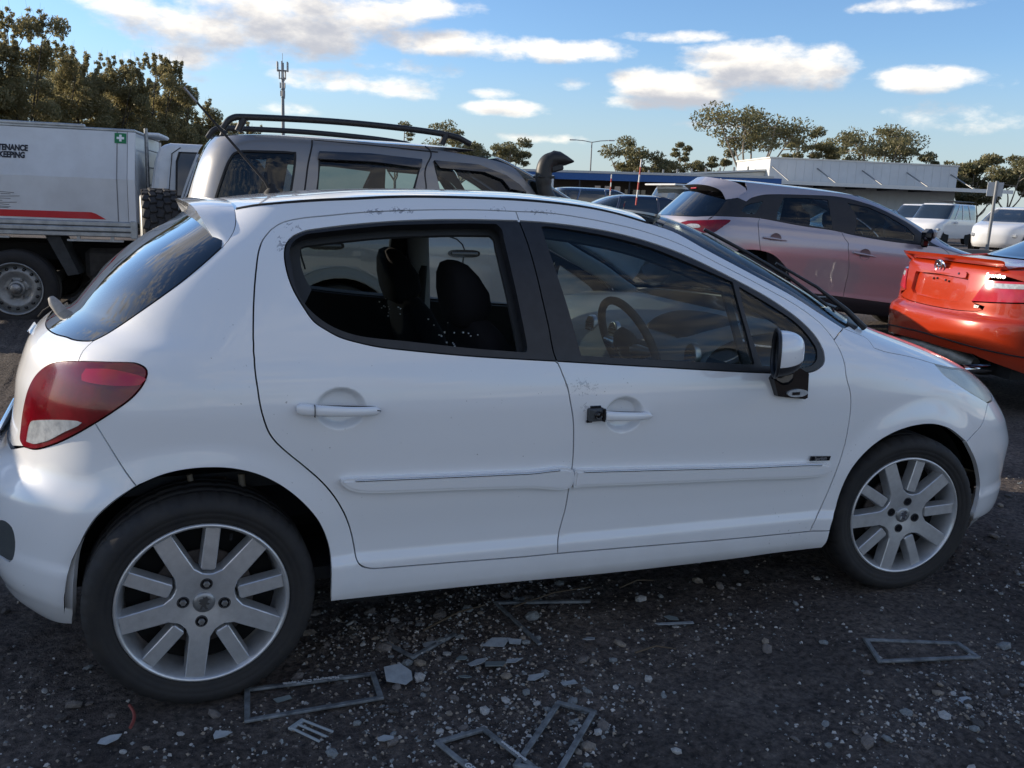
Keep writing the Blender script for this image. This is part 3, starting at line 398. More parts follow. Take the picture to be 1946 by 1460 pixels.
def car_paint(name, c, flake=0., dirt=.35, scuffs=(), rough=.32):
    m = mat(name, c, rough=rough, coat=1., spec=.5, speck=.55, var=0.0, coord='Object')
    nt = m.node_tree; N = nt.nodes.new; L = nt.links.new; b = nt.nodes['Principled BSDF']; src = b.inputs['Base Color'].links[0].from_socket
    if flake: b.inputs['Metallic'].default_value = flake
    tc = N('ShaderNodeTexCoord'); sp = N('ShaderNodeSeparateXYZ'); L(tc.outputs['Object'], sp.inputs[0])
    # road dust low on the panels
    n = N('ShaderNodeTexNoise'); n.inputs['Scale'].default_value = 7; n.inputs['Detail'].default_value = 8; L(tc.outputs['Object'], n.inputs['Vector'])
    a = N('ShaderNodeMapRange'); a.inputs[1].default_value = .42; a.inputs[2].default_value = .20; L(sp.outputs[2], a.inputs[0])
    mu = N('ShaderNodeMath'); mu.operation = 'MULTIPLY'; L(a.outputs[0], mu.inputs[0]); L(n.outputs[0], mu.inputs[1])
    m2 = N('ShaderNodeMath'); m2.operation = 'MULTIPLY'; L(mu.outputs[0], m2.inputs[0]); m2.inputs[1].default_value = dirt
    mx = N('ShaderNodeMix'); mx.data_type = 'RGBA'; L(m2.outputs[0], mx.inputs[0]); L(src, mx.inputs[6]); mx.inputs[7].default_value = (.20, .17, .13, 1); src = mx.outputs[2]
    for (cx, cz, rx, rz, st) in scuffs:
        v = N('ShaderNodeVectorMath'); v.operation = 'SUBTRACT'; L(tc.outputs['Object'], v.inputs[0]); v.inputs[1].default_value = (cx, 0, cz)
        w = N('ShaderNodeVectorMath'); w.operation = 'MULTIPLY'; L(v.outputs[0], w.inputs[0]); w.inputs[1].default_value = (1 / rx, 0, 1 / rz)
        ln = N('ShaderNodeVectorMath'); ln.operation = 'LENGTH'; L(w.outputs[0], ln.inputs[0])
        fa = N('ShaderNodeMapRange'); fa.inputs[1].default_value = 1.; fa.inputs[2].default_value = .2; fa.inputs[4].default_value = .16; L(ln.outputs['Value'], fa.inputs[0])
        wv = N('ShaderNodeTexNoise'); wv.inputs['Scale'].default_value = 70; wv.inputs['Detail'].default_value = 4; wv.inputs['Distortion'].default_value = 1.5; L(tc.outputs['Object'], wv.inputs['Vector'])
        ad = N('ShaderNodeMath'); L(fa.outputs[0], ad.inputs[0]); L(wv.outputs[0], ad.inputs[1])
        th = N('ShaderNodeMapRange'); th.inputs[1].default_value = .62; th.inputs[2].default_value = .70; th.inputs[4].default_value = st; L(ad.outputs[0], th.inputs[0])
        gate = N('ShaderNodeMath'); gate.operation = 'LESS_THAN'; L(ln.outputs['Value'], gate.inputs[0]); gate.inputs[1].default_value = 1.
        g2 = N('ShaderNodeMath'); g2.operation = 'MULTIPLY'; L(gate.outputs[0], g2.inputs[0]); L(th.outputs[0], g2.inputs[1])
        # right-hand side of the car only
        lt = N('ShaderNodeMath'); lt.operation = 'LESS_THAN'; L(sp.outputs[1], lt.inputs[0]); lt.inputs[1].default_value = 0.
        g3 = N('ShaderNodeMath'); g3.operation = 'MULTIPLY'; L(g2.outputs[0], g3.inputs[0]); L(lt.outputs[0], g3.inputs[1])
        mx = N('ShaderNodeMix'); mx.data_type = 'RGBA'; L(g3.outputs[0], mx.inputs[0]); L(src, mx.inputs[6]); mx.inputs[7].default_value = (.22, .22, .25, 1); src = mx.outputs[2]
    L(src, b.inputs['Base Color']); return m
WHITE = car_paint('white_car_paint', (.80, .81, .82), scuffs=((1.115, .865, .06, .032, .5), (.52, 1.368, .05, .012, .7), (.60, 1.375, .05, .011, .8), (.28, 1.32, .03, .012, .7), (.24, 1.27, .018, .03, .7), (.93, 1.388, .05, .010, .5), (1.06, 1.385, .06, .012, .7), (1.13, .80, .02, .02, .4)))
BLACKP = mat('satin_black_trim', (.018, .019, .022), rough=.42, var=.25, vscale=30)
RUBBER = mat('black_rubber', (.012, .012, .013), rough=.75, bump=.15, bscale=200)
GLOSSB = mat('gloss_black', (.008, .008, .01), rough=.12, coat=.5)
CABIN = mat('dark_cabin_trim', (.030, .032, .034), rough=.75, bump=.2, bscale=300)
CABGREY = mat('grey_cabin_trim', (.42, .45, .46), rough=.7, bump=.1, bscale=250)
SEATF = mat('black_seat_fabric', (.008, .008, .010), rough=.95, bump=.4, bscale=500)
CLEAR = glass_mat('clear_window_glass', (.80, .91, .91), .75)
SCREENG = glass_mat('windscreen_glass', (.78, .89, .88), .9)
TINT = glass_mat('dark_tinted_glass', (.035, .045, .055), 2.2)
SILVER = mat('silver_alloy', (.62, .63, .64), rough=.38, metal=.70, var=.1, vscale=40, coat=.25)
CHROME = mat('chrome', (.75, .76, .78), rough=.08, metal=1.)
STEEL = mat('dull_steel', (.28, .28, .28), rough=.45, metal=.9, var=.3, vscale=30)
RUST = mat('dark_brake_iron', (.05, .04, .035), rough=.8, var=.4, vscale=40)
TYRE = mat('tyre_rubber', (.016, .016, .018), rough=.78, var2=(.030, .028, .026), vscale=14, bump=.25, bscale=120)
LAMPRED = mat('red_lamp_lens', (.22, .002, .010), rough=.15, coat=.5, var2=(.10, .001, .004), vscale=9, bump=.06, bscale=130)
LAMPRED2 = mat('bright_red_lamp_lens', (.48, .004, .03), rough=.15, coat=.5)
LAMPCLR = mat('clear_lamp_lens', (.55, .58, .60), rough=.12, coat=1., var2=(.26, .28, .30), vscale=35, bump=.15, bscale=90)
HEADL = glass_mat('headlamp_lens', (.97, .97, .94), .6, .15)

def make_wheel(name, parent, loc, steer, phi, bolts=True, R0=.308):
    w = bpy.data.objects.new(name, None); col.objects.link(w); w.parent = parent; w.location = loc; w.rotation_euler = (0, 0, -steer); w.empty_display_size = .1
    prof = [(.220,-.086),(.230,-.0965),(.2335,-.101),(.240,-.1035),(.246,-.1025),(.2475,-.1045),(.258,-.107),(.262,-.1065),(.264,-.1085),(.275,-.108),(.286,-.104),(.294,-.098),(.300,-.0895),(.3045,-.079),(.307,-.067),(.308,-.052),(.301,-.050),(.301,-.043),(.308,-.041),(.3085,-.008),(.301,-.006),(.301,.006),(.3085,.008),(.308,.041),(.301,.043),(.301,.050),(.308,.052),(.304,.080),(.290,.098),(.265,.106),(.235,.098),(.220,.086)]
    n = 216; vs = []; m = len(prof)
    for k in range(n):
        a = 2 * math.pi * k / n; g = (k % 6) == 0
        for i, (r, h) in enumerate(prof):
            rr = r - (.0045 if g and 11 <= i <= 14 else 0) - (.003 if (k % 9) == 4 and 15 <= i <= 26 else 0)
            rr *= R0 / .308
            zz = rr * math.sin(a); zl = -loc[2] + .004
            if zz < zl: h = h * (1 + .10 * min(1, (zl - zz) / .02)); zz = zl
            vs.append((rr * math.cos(a), h, zz))
    fs = [(k * m + i, k * m + i + 1, ((k + 1) % n) * m + i + 1, ((k + 1) % n) * m + i) for k in range(n) for i in range(m - 1)]
    MB().add(vs, fs, True).build('tyre', TYRE, w)
    MB().lathe([(.222,-.084),(.2295,-.092),(.2298,-.0995),(.2265,-.1035),(.2225,-.1035),(.2195,-.100),(.2165,-.091),(.2125,-.080),(.2085,-.060),(.204,-.030),(.200,.02),(.200,.085)], 96).build('rim', SILVER, w)
    # five broad spokes with the hub, as one casting
    def star(hwo, hwi, rout, rin):
        o = []
        for k in range(5):
            a = phi + 2 * math.pi * k / 5; ca, sa = math.cos(a), math.sin(a)
            def q(r, s): return (r * ca - s * sa, r * sa + s * ca)
            mid = a + math.pi / 5
            o += [q(.10, -hwi), q(.13, -hwi * .985), q(.17, -hwo * 1.03), q(rout, -hwo), q(rout, hwo), q(.17, hwo * 1.03), q(.13, hwi * .985), q(.10, hwi)]
            o += [(.086 * math.cos(mid - .16), .086 * math.sin(mid - .16)), (.0835 * math.cos(mid), .0835 * math.sin(mid)), (.086 * math.cos(mid + .16), .086 * math.sin(mid + .16))]
        return o
    def cast(mb, outl, yf, depth, bev, dished=False):
        n = len(outl); c = np.array(outl); t = np.roll(c, -1, 0) - np.roll(c, 1, 0); t /= np.linalg.norm(t, axis=1, keepdims=True); nn = np.stack([t[:, 1], -t[:, 0]], 1)
        top = c - nn * bev; dish = lambda p: yf + .012 * max(0, 1 - math.hypot(*p) / .15) ** 2
        extra = [(r * math.cos(a), r * math.sin(a)) for r in (.018, .036, .052, .068) for a in np.linspace(0, 2 * math.pi, 25)[:-1]] if dished else []
        pts = [Vector(p) for p in list(top) + extra]; V2, _, F2, *_ = delaunay_2d_cdt(pts, [(i, (i + 1) % n) for i in range(n)], [], 0, 1e-7); V2 = np.array([tuple(q) for q in V2]); F2 = np.array([tuple(f) for f in F2]); F2 = F2[inside(V2[F2].mean(1), top)]
        mb.add([(q[0], dish(q), q[1]) for q in V2], [tuple(f) for f in F2], dished)
        v = [(p[0], dish(p), p[1]) for p in top] + [(p[0], dish(p) + bev, p[1]) for p in c] + [(p[0] * 1., dish(p) + depth, p[1] * 1.) for p in (c + nn * .004)]
        mb.add(v, [(i, (i + 1) % n, n + (i + 1) % n, n + i) for i in range(n)] + [(n + i, n + (i + 1) % n, 2 * n + (i + 1) % n, 2 * n + i) for i in range(n)])
    mb = MB(); cast(mb, star(.0255, .0275, .2165, .1), -.0955, .045, .0025, True); mb.build('hub', SILVER, w)
    for k in range(5):
        a = phi + math.pi / 5 + 2 * math.pi * k / 5; ca, sa = math.cos(a), math.sin(a)
        q = lambda r, s: (r * ca - s * sa, r * sa + s * ca)
        o = [q(.094, -.014), q(.099, -.0195), q(.16, -.0195), q(.2155, -.0195), q(.2155, .0195), q(.16, .0195), q(.099, .0195), q(.094, .014)]
        mb = MB(); cast(mb, o, -.0925, .04, .0025); mb.build('spoke', SILVER, w)
    mb = MB(); mb.lathe([(.0005,-.0935),(.020,-.0935),(.027,-.0920),(.0295,-.089),(.0295,-.080)], 32); cap = mb.build('centre_cap', mat('cap_silver', (.33, .34, .35), .4, .8), w)
    lion = [(-.012,-.018),(-.006,-.016),(-.004,-.009),(0,-.012),(.004,-.019),(.010,-.018),(.006,-.012),(.005,-.004),(.011,-.006),(.015,-.002),(.008,.002),(.012,.008),(.016,.010),(.010,.013),(.008,.019),(.002,.016),(-.003,.018),(-.002,.012),(-.010,.012),(-.014,.007),(-.007,.005),(-.013,.001),(-.009,-.003),(-.006,-.004)]
    MB().prism(lion, 'Y', -.0965, -.092).build('lion_emblem', CHROME if not bolts else mat('emblem_steel', (.16, .165, .17), .4, .9), cap)
    for k in range(4):
        a = phi + .62 + math.pi / 2 * k; x, z = .0545 * math.cos(a), .0545 * math.sin(a)
        h = MB().lathe([(.0005,-.0918),(.0135,-.0918),(.0140,-.0935),(.0160,-.0932),(.0170,-.0900)], 20, c=(x, 0, z)).build('bolt_hole', mat('bolt_recess', (.05, .05, .052), .4, .6), w)
        MB().lathe([(.0005,-.0922),(.0130,-.0922)], 20, c=(x, 0, z)).build('bolt_shadow', GLOSSB, h)
        if bolts: MB().lathe([(.0005,-.0985),(.0075,-.0985),(.0090,-.0970),(.0095,-.0915)], 6, c=(x, 0, z), smooth=False).build('wheel_bolt', STEEL, h)
    MB().lathe([(.05,-.045),(.135,-.045),(.137,-.043),(.137,-.032),(.06,-.03)], 40).build('brake_disc', RUST, w)
    MB().lathe([(.0005,-.01),(.200,-.01)], 40).build('wheel_back', mat('wheel_shadow_black', (.004, .004, .004), .9), w)
    a = phi + .36
    MB().tube([(.197 * math.cos(a), -.066, .197 * math.sin(a)), (.188 * math.cos(a), -.088, .188 * math.sin(a))], .004, 8).build('valve', RUBBER, w)
    return w

def make_hatchback():
    car = empty('white_hatchback', (0, 0, 0), 0, 'white five-door hatchback with smashed-out rear side window and broken front door lock', 'car')
    K = skin; pn = lambda *a, **k: K.panel(*a, **k)
    # ---- bodyside pressing: quarter, roof rail, windscreen pillar and sill in one
    side = join('gutter', 'apillar', 'cowlcut', '-doortop_f', 'doorcut_r', 'doorbot_r', 'doorbot_f', 'sillfront', 'sillend', 'sillbot', 'arch_r', 'bumpseam_r', 'lamp_low', 'tgcut', 'glassnear', 'spseam')
    pn('body_side', WHITE, car, side, mirror=True)
    rd = join('bcut', '-doorbot_r', '-doorcut_r')
    def cup(i, dn=.0045):
        c = np.array(FT['cups'][i]); h = np.array(FT['cups'][i + 2]); v = np.array(FT['cups'][i + 3]); out = []
        for a in np.arange(-1.35, 1.36, .09):
            for b in np.arange(-1.35, 1.36, .09): out.append(c + (h - c) * a + (v - c) * b)
        return np.array(out)
    def doorpair(name, outer, trim_outer, extra):
        # the trim reaches the B-cut, so the painted skin is outer minus trim
        d = pn(name, WHITE, car, outer, [], extra=extra) if trim_outer is None else None
        return d
    # painted rear door skin: below and around the black trim (ring open at the B pillar)
    bc = cr(FT['bcut'], .008); i0 = min(range(len(bc)), key=lambda i: np.hypot(*(bc[i] - np.array(FT['trim_r'][0])))); i1 = min(range(len(bc)), key=lambda i: np.hypot(*(bc[i] - np.array(FT['trim_r'][-1]))))
    rskin = join(bc[:i0 + 1], 'trim_r', bc[i1:], '-doorbot_r', '-doorcut_r')
    door_r = pn('rear_door', WHITE, car, rskin, extra=cup(0), mirror=True)
    fskin = join(bc[:i0 + 1][::-1], 'doortop_f', 'doorcut_f', '-doorbot_f', bc[i1:][::-1], '-trim_f')
    door_f = pn('front_door', WHITE, car, fskin, extra=cup(5), mirror=True)
    rtrim = join('trim_r', bc[i0:i1 + 1][::-1]); ropen = join('open_r', 'open_r2')
    pn('window_trim', BLACKP, car, rtrim, [ropen], off=-.001, flange=.03, mirror=True)
    ftrim = join('trim_f', bc[i0:i1 + 1][::-1]); fgl = join('glass_f', 'glass_f2', 'glass_f3', 'glass_f4'); qgl = join('qlight', 'qlight2')
    pn('window_trim', BLACKP, car, ftrim, [fgl, qgl], off=-.001, flange=.02, mirror=True)
    # glass: the near rear side window is smashed out, the others are whole
    o = pn('front_window', CLEAR, car, fgl, off=-.007, gap=-.004, flange=0, mirror=True)
    pn('quarter_light', CLEAR, car, qgl, off=-.006, gap=-.004, flange=0, mirror=True)
    o = pn('rear_window', mat('tinted', (.02, .02, .02)) if False else TINT2, car, ropen, off=-.008, gap=-.004, flange=0, mirror=True)
    bpy.data.objects.remove(o)
    # door linings inside
    pn('door_lining', CABIN, car, K.inset(join('bcut', '-doorbot_r', '-doorcut_r'), .012), [K.inset(ropen, .006)], off=-.055, gap=0, hole_gap=0, flange=.012, dt=.06, dz=.03, mirror=True)
    fo = join('bcut', 'doorbot_f', '-doorcut_f', '-doortop_f')
    pn('door_lining', CABIN, car, K.inset(fo, .012), [K.inset(fgl, .004), K.inset(qgl, .002)], off=-.055, gap=0, hole_gap=0, flange=.012, dt=.06, dz=.03, mirror=True)
    # ---- front
    ax = 3.55; ar = -1.15
    cow = [FT['bonseam'][0], (2.70, 1.043), (2.95, 1.047), (3.25, 1.049), (ax, 1.05)]
    fender = join('bonseam', 'hl_low', 'bumpseam_f', '-arch_f', '-sillfront', '-doorcut_f', '-cowlcut')
    pn('front_wing', WHITE, car, fender, dz=.008, mirror=True)
    nose = [FT['hl_in'][3], (3.05, .795), (3.25, .785), (ax, .78)]
    bon = sym(join([cow[-1]], cr(cow[::-1], .02), 'bonseam', '-hl_in' if False else [FT['hl_in'][i] for i in (7, 6, 5, 4, 3)], cr(nose, .02)), ax)
    pn('bonnet', WHITE, car, bon, dz=.005, dt=.04)
    hl = join('hl_low', cr(FT['hl_in'], .01))
    pn('headlamp', LAMPIN, car, hl, off=-.006, gap=.004, flange=0, mirror=True)
    pn('headlamp_lens', HEADL, car, hl, off=0, gap=.003, flange=.02, mirror=True)
    bt = [FT['hl_in'][0], FT['hl_in'][1], FT['hl_in'][2], FT['hl_in'][3]]
    fbump = sym(join(cr(nose[::-1], .02), cr(bt[::-1], .01), 'bumpseam_f', 'arch_fb', cr([FT['arch_fb'][-1], (2.85, .160), (3.1, .155), (ax, .155)], .02)), ax)
    grille = sym(join(lin((ax, .50), (3.0, .47), 8), [(2.92, .40), (2.98, .29)], lin((3.05, .25), (ax, .24), 8)), ax)
    pn('front_bumper', WHITE, car, fbump, [grille], dt=.04)
    pn('grille', GLOSSB, car, grille, off=-.03, gap=-.01, flange=0, dt=.06, dz=.04)
    # ---- rear
    tail = sym(join([(ar, .622)], lin((ar, .622), (-.80, .628), 6), cr(FT['lamp_in'][::-1], .008), 'tgcut', cr(FT['glassbot'][:5] + [(-.78, .958), (-.95, .955), (ar, .955)], .01)), ar)
    pn('tailgate', WHITE, car, tail, dt=.025)
    pn('tail_lamp', LAMPRED, car, join('lamp_low', cr(FT['lamp_in'], .008), '-lamp_bot'), off=.004, gap=.002, flange=.03, mirror=True)
    pn('reversing_lens', LAMPCLR, car, join(cr(FT['rev'] + [FT['rev'][0]], .01)), off=.0055, gap=0, flange=.003, dt=.012, dz=.008, mirror=True)
    br = [(-.505, .905), (-.43, .912), (-.352, .905), (-.322, .895), (-.335, .880), (-.42, .872), (-.508, .876)]
    pn('brake_lens', LAMPRED2, car, join(cr(br + [br[0]], .01)), off=.0055, gap=0, flange=.003, dt=.012, dz=.008, mirror=True)
    rb = sym(join(lin((ar, .615), (-.80, .620), 6), [FT['lamp_bot'][-1]], '-lamp_bot', '-bumpseam_r', 'arch_rb', cr(FT['bumpbot_r'] + [(-.9, .197), (ar, .198)], .01)), ar)
    ins = join(cr(FT['insert'] + [(-.80, .335), (-.95, .333), (-1.05, .345), (-1.06, .44), (-.95, .452), (-.80, .452)] + [FT['insert'][0]], .012))
    pn('rear_bumper', WHITE, car, rb, [ins], dt=.03)
    pn('bumper_insert', mat('grey_plastic', (.05, .06, .065), .55, bump=.3, bscale=300), car, ins, off=-.004, gap=.001, flange=.005)
    gh = join([FT['glassbot'][0]], cr(FT['glassnear'], .01)); gb = cr(FT['glassbot'][:5] + [(-.78, .958), (-.95, .955), (ar, .955)], .01)
    rg = sym(join(gb[::-1], cr(FT['glassnear'] + [(-.45, 1.262), (-.60, 1.30), (-.80, 1.315), (ar, 1.32)], .012)), ar)
    pn('rear_windscreen', TINT, car, rg, off=.001, gap=.002, flange=.008, dt=.03, dz=.02)
    # ---- windscreen
    top = [FT['apillar'][0], (2.70, 1.385), (2.95, 1.402), (3.25, 1.412), (ax, 1.415)]
    ws = sym(join(cr(cow[::-1], .03), cr(FT['apillar'][::-1], .01), cr(top, .03)), ax)
    wi = K.inset(ws, .028)
    pn('windscreen_seal', GLOSSB, car, ws, [wi], off=-.001, gap=.001, hole_gap=0, flange=.008)
    pn('windscreen', SCREENG, car, wi, off=-.002, gap=-.004, flange=0, dt=.05, dz=.03)
    # ---- roof
    gx = K.P(*np.array(cr(FT['gutter'], .02)).T); o = np.argsort(gx[:, 0]); gx = gx[o]
    yg = lambda x: np.interp(x, gx[:, 0], -gx[:, 1]); zg = lambda x: np.interp(x, gx[:, 0], gx[:, 2])
    zc = pchip([.10, .14, .33, .62, .85, 1.06, 1.28, 1.45, 1.6, 1.68], [1.378, 1.386, 1.413, 1.439, 1.448, 1.451, 1.443, 1.427, 1.404, 1.390])
    U, V = np.meshgrid(np.linspace(0, 1, 60), np.linspace(-1, 1, 61), indexing='ij')
    xe = 1.488 + .115 * (1 - V ** 2) - .012; X = .135 + U * (xe - .135); Yg = np.where(X > 1.487, .597, yg(X)) - .006; Zg = np.where(X > 1.487, 1.357 - (X - 1.487) * .30, zg(X)) - .002
    ZZ = Zg + (zc(X) - Zg) * (1 - np.abs(V) ** 2.6)
    grid_mesh('roof', np.stack([X, V * Yg, ZZ], -1), WHITE, car, flip=True)
    grid_mesh('headliner', np.stack([X, V * (Yg - .03), ZZ - .03], -1), CABGREY, car)
    for sgn in (-1, 1):
        q = [(x, sgn * (yg(x) - .001), zg(x) - .0005) for x in np.linspace(.14, 1.47, 60)]
        MB().tube(q, .005, 6).build('roof_ditch_moulding', RUBBER, car)
    ant = MB().lathe([(.030, 0), (.026, .008), (.014, .02), (.008, .035)], 16, 'Z', (.315, 0, 1.408)).build('aerial_base', RUBBER, car)
    MB().tube([(.315, 0, 1.415), (.29, 0, 1.452), (.17, 0, 1.588), (.04, 0, 1.735)], [.010, .0055, .0042, .0036], 8).build('aerial', RUBBER, ant)
    MB().tube([(.075, 0, 1.695), (.035, 0, 1.74)], .0042, 8).build('aerial_tip', STEEL, ant)
    # ---- spoiler
    F3 = [tuple(p) for p in K.P(*np.array(FT['spseam']).T)]; F3 = [F3[0], F3[1], F3[2], F3[3], F3[4], (.135, -.43, 1.376), (.138, -.25, 1.384), (.14, 0, 1.386)]
    R3 = [(.080, -.618, 1.262), (.062, -.600, 1.292), (.042, -.565, 1.330), (.028, -.52, 1.356), (.020, -.46, 1.368), (.012, -.36, 1.374), (.006, -.2, 1.378), (.004, 0, 1.380)]
    def loft(A, B, nv, bul):
        a = np.array(cr(A, n=6)); b = np.array(cr(B, n=6)); w = np.linspace(0, 1, nv)[None, :, None]; G = a[:, None] * (1 - w) + b[:, None] * w
        G[..., 2] += bul * np.sin(np.pi * w[..., 0]); G2 = G[::-1][1:].copy(); G2[..., 1] *= -1; return np.concatenate([G, G2])
    sp = grid_mesh('spoiler', loft(F3, R3, 8, .004), WHITE, car, flip=True)
    R4 = [(x + .018 + .02 * (i > 2), y + .012 * (i < 4), z - (.006 if i < 2 else .034)) for i, (x, y, z) in enumerate(R3)]
    grid_mesh('spoiler_lip', loft(R3, R4, 4, 0), WHITE, sp, flip=True)
    R5 = [(x + .07, y * .97 + .01, z - .012) for (x, y, z) in R4]
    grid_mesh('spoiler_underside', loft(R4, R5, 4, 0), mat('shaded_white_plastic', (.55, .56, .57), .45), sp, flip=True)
    MB().box((.055, 0, 1.352), (.02, .26, .014), bev=.004).build('high_brake_light', LAMPRED2, sp)
    # ---- mouldings, handles, badge
    for nm, pts in (('mould_r', None), ('mould_f', None)):
        l = join(cr(FT[nm] + [FT[nm][0]], .01)); pn('side_moulding', WHITE, car, l, off=.017, gap=.0015, flange=.02, dt=.03, dz=.006, mirror=True); pn('moulding_crown', WHITE, car, K.inset(l, .010), off=.0205, gap=0, flange=.004, dt=.03, dz=.006, mirror=True)
    for nm in ('mould_r', 'mould_f'):     # bright strip along the top of the moulding
        q = np.array(FT[nm]); up = q[:int(len(q) * .47)]; up = up[:up[:, 0].argmax() + 1][1:-1]; p, _, _, n = K.frame(up[:, 0], up[:, 1] - .0065); p = p + n * .0200
        MB().tube(p, .0032, 6).build('bright_strip', mat('strip_chrome', (.55, .58, .62), .15, .9), car)
    def handle(nm, lock):
        q = np.array(FT[nm]); p, _, _, n = K.frame(q[:, 0], q[:, 1]); c = p.mean(0); x0, x1 = p[:, 0].min(), p[:, 0].max(); zl = lambda x: np.polyval(np.polyfit(p[:, 0], p[:, 2], 1), x)
        h = []
        for i, u in enumerate(np.linspace(0, 1, 22)):
            x = x0 + (x1 - x0) * u; hh = .0165 * (1 - .28 * u) * (min(1, u / .03 + .55, (1 - u) / .05 + .35)); y = -.864 - .032 * math.sin(math.pi * min(max(u, .04), .96)) ** .55
            dd = .011; ring = [(x, y + dd * math.sin(a) * 1., zl(x) + hh * (math.copysign(abs(math.cos(a)) ** .6, math.cos(a)))) for a in np.linspace(0, 2 * math.pi, 17)[:-1]]; h.append(ring)
        s0 = 5 if lock else 0
        G = np.array(h)[s0:]; G = np.concatenate([G, G[:, :1]], 1); o = grid_mesh('door_handle', G, WHITE, car)
        me = o.data; bm = bmesh.new(); bm.from_mesh(me); bmesh.ops.holes_fill(bm, edges=[e for e in bm.edges if e.is_boundary]); bmesh.ops.recalc_face_normals(bm, faces=bm.faces); bm.to_mesh(me); bm.free()
        if lock:
            x = x0 + (x1 - x0) * .12; z = zl(x); e = MB().box((x, -.872, z), (.048, .03, .040), bev=.004).build('broken_lock', mat('lock_grey', (.07, .075, .08), .5, .3, var=.5, vscale=90), car)
            MB().lathe([(.0005, -.8905), (.006, -.8905), (.0065, -.889), (.0105, -.889), (.0115, -.8925), (.0135, -.892), (.014, -.886)], 24, c=(x + .006, 0, z)).build('lock_barrel', GLOSSB, e)
            MB().box((x + .025, -.874, z), (.008, .04, .042), bev=.002).build('lock_surround', GLOSSB, e)
            MB().box((x + .004, -.868, z + .023), (.036, .012, .008), bev=.002).build('torn_bracket', GLOSSB, e); MB().box((x - .016, -.868, z - .022), (.02, .012, .008), bev=.002).build('torn_bracket', GLOSSB, e)
        else:
            MB().box((x0 + .045, -.8955, zl(x0 + .045)), (.0016, .012, .033)).build('handle_seam', RUBBER, o)
    handle('hand_r', False); handle('hand_f', True)
    b = np.array(FT['badge']); p, _, _, n = K.frame(b[:, 0], b[:, 1]); c = p.mean(0)
    bo = MB().prism([(q[0], q[2]) for q in p], 'Y', -.8655, -.860).build('door_badge', GLOSSB, car)
    t = link('badge_lettering', text_mesh('Sportium', .0185, .0006), mat('badge_silver', (.6, .6, .62), .3, .8), bo); t.location = (c[0], -.8665, c[2]); t.rotation_euler = (math.pi / 2, R(1.2), 0); t.scale = (.78, 1, 1)
    # ---- mirrors
    for sgn in (1, -1):
        Y = lambda y: y if sgn > 0 else -y
        mb = np.array(FT['mirbase']); p = K.P(mb[:, 0], mb[:, 1])
        base = MB().prism([(q[0], q[2]) for q in p] + [(1.93, .90), (1.86, .905)], 'Y', Y(-.852), Y(-.885)).build('mirror_foot', GLOSSB, car)
        lp = MB(); g = [(1.925 + .042 * math.cos(a) * (1 if math.cos(a) > 0 else 1.05), .815 + .0135 * math.sin(a)) for a in np.linspace(0, 2 * math.pi, 25)[:-1]]
        lp.prism(g, 'Y', Y(-.884), Y(-.892)).build('side_indicator', LAMPCLR, base)
        lp = MB().box((1.915, Y(-.893), .815), (.03, .004, .010)).build('indicator_bulb_shade', GLOSSB, base)
        # housing: bowl open to the rear
        nu, nv = 40, 14; G = np.zeros((nu, nv, 3)); zc0, yc0 = .972, -.982
        for i in range(nu):
            a = 2 * math.pi * i / nu; ca, sa = math.cos(a), math.sin(a); rr = (abs(ca) ** 2.6 + abs(sa) ** 2.6) ** (-1 / 2.6)
            for j in range(nv):
                v = j / (nv - 1); th = v * math.pi / 2; sc = math.cos(th) ** .55
                yy = yc0 + .070 * rr * ca * sc - (.018 * sa * sc if sa > 0 else 0) * 0; zz = zc0 + (.074 if sa > 0 else .072) * rr * sa * sc + .004 * v
                G[i, j] = (1.742 + .62 * (yy - yc0) + .098 * math.sin(th), Y(yy - .012 * math.sin(th)), zz)
        hi = MB(); lo_ = MB()
        def half(sel):
            m_ = MB(); f = []
            for i in range(nu):
                for j in range(nv - 1):
                    
                    if (math.sin(2 * math.pi * (i + .5) / nu) > -.42) == sel: f.append((i * nv + j, ((i + 1) % nu) * nv + j, ((i + 1) % nu) * nv + j + 1, i * nv + j + 1))
            m_.add(G.reshape(-1, 3), f, True); return m_
        hs = half(True).build('mirror_cap', WHITE, car); half(False).build('mirror_shell', mat('grey_black_plastic', (.03, .031, .036), .45), hs)
        rim = np.concatenate([G[:, 0], G[:1, 0]]); MB().tube(rim, .0065, 8, caps=False).build('mirror_rim', BLACKP, hs)
        gl = G[:, 0].copy(); cc = gl.mean(0); gl = cc + (gl - cc) * .97; gl[:, 0] += .006
        MB().add(gl, [tuple(range(nu))]).build('mirror_glass', mat('mirror_silver', (.30, .36, .40), .02, 1.), hs)
        MB().tube([(1.87, Y(-.88), .872), (1.845, Y(-.915), .89), (1.80, Y(-.96), .90)], [.03, .028, .03], 10).build('mirror_stalk', GLOSSB, hs)
    # ---- wipers
    def wiper(pts, name, r0):
        MB().tube(pts, r0, 8).build(name, BLACKP, car)
    def onscreen(t_, z_, o_=.012): p, _, _, n = K.frame(np.array([t_]), np.array([z_])); return tuple((p + n * o_)[0])
    wiper([onscreen(2.66, 1.02, .012), onscreen(2.72, 1.07, .03), onscreen(2.80, 1.14, .034), onscreen(2.86, 1.22, .030)], 'wiper_arm', [.012, .010, .006, .005])
    wiper([onscreen(2.70, 1.10, .008), onscreen(2.80, 1.19, .012), onscreen(2.86, 1.27, .012), onscreen(2.90, 1.345, .010)], 'wiper_blade', .0065)
    wiper([onscreen(3.35, 1.03, .012), onscreen(3.2, 1.07, .03), onscreen(3.0, 1.09, .03)], 'wiper_arm', [.012, .009, .005])
    wiper([onscreen(3.4, 1.075, .01), onscreen(3.1, 1.09, .012), onscreen(2.8, 1.085, .01)], 'wiper_blade', .0065)
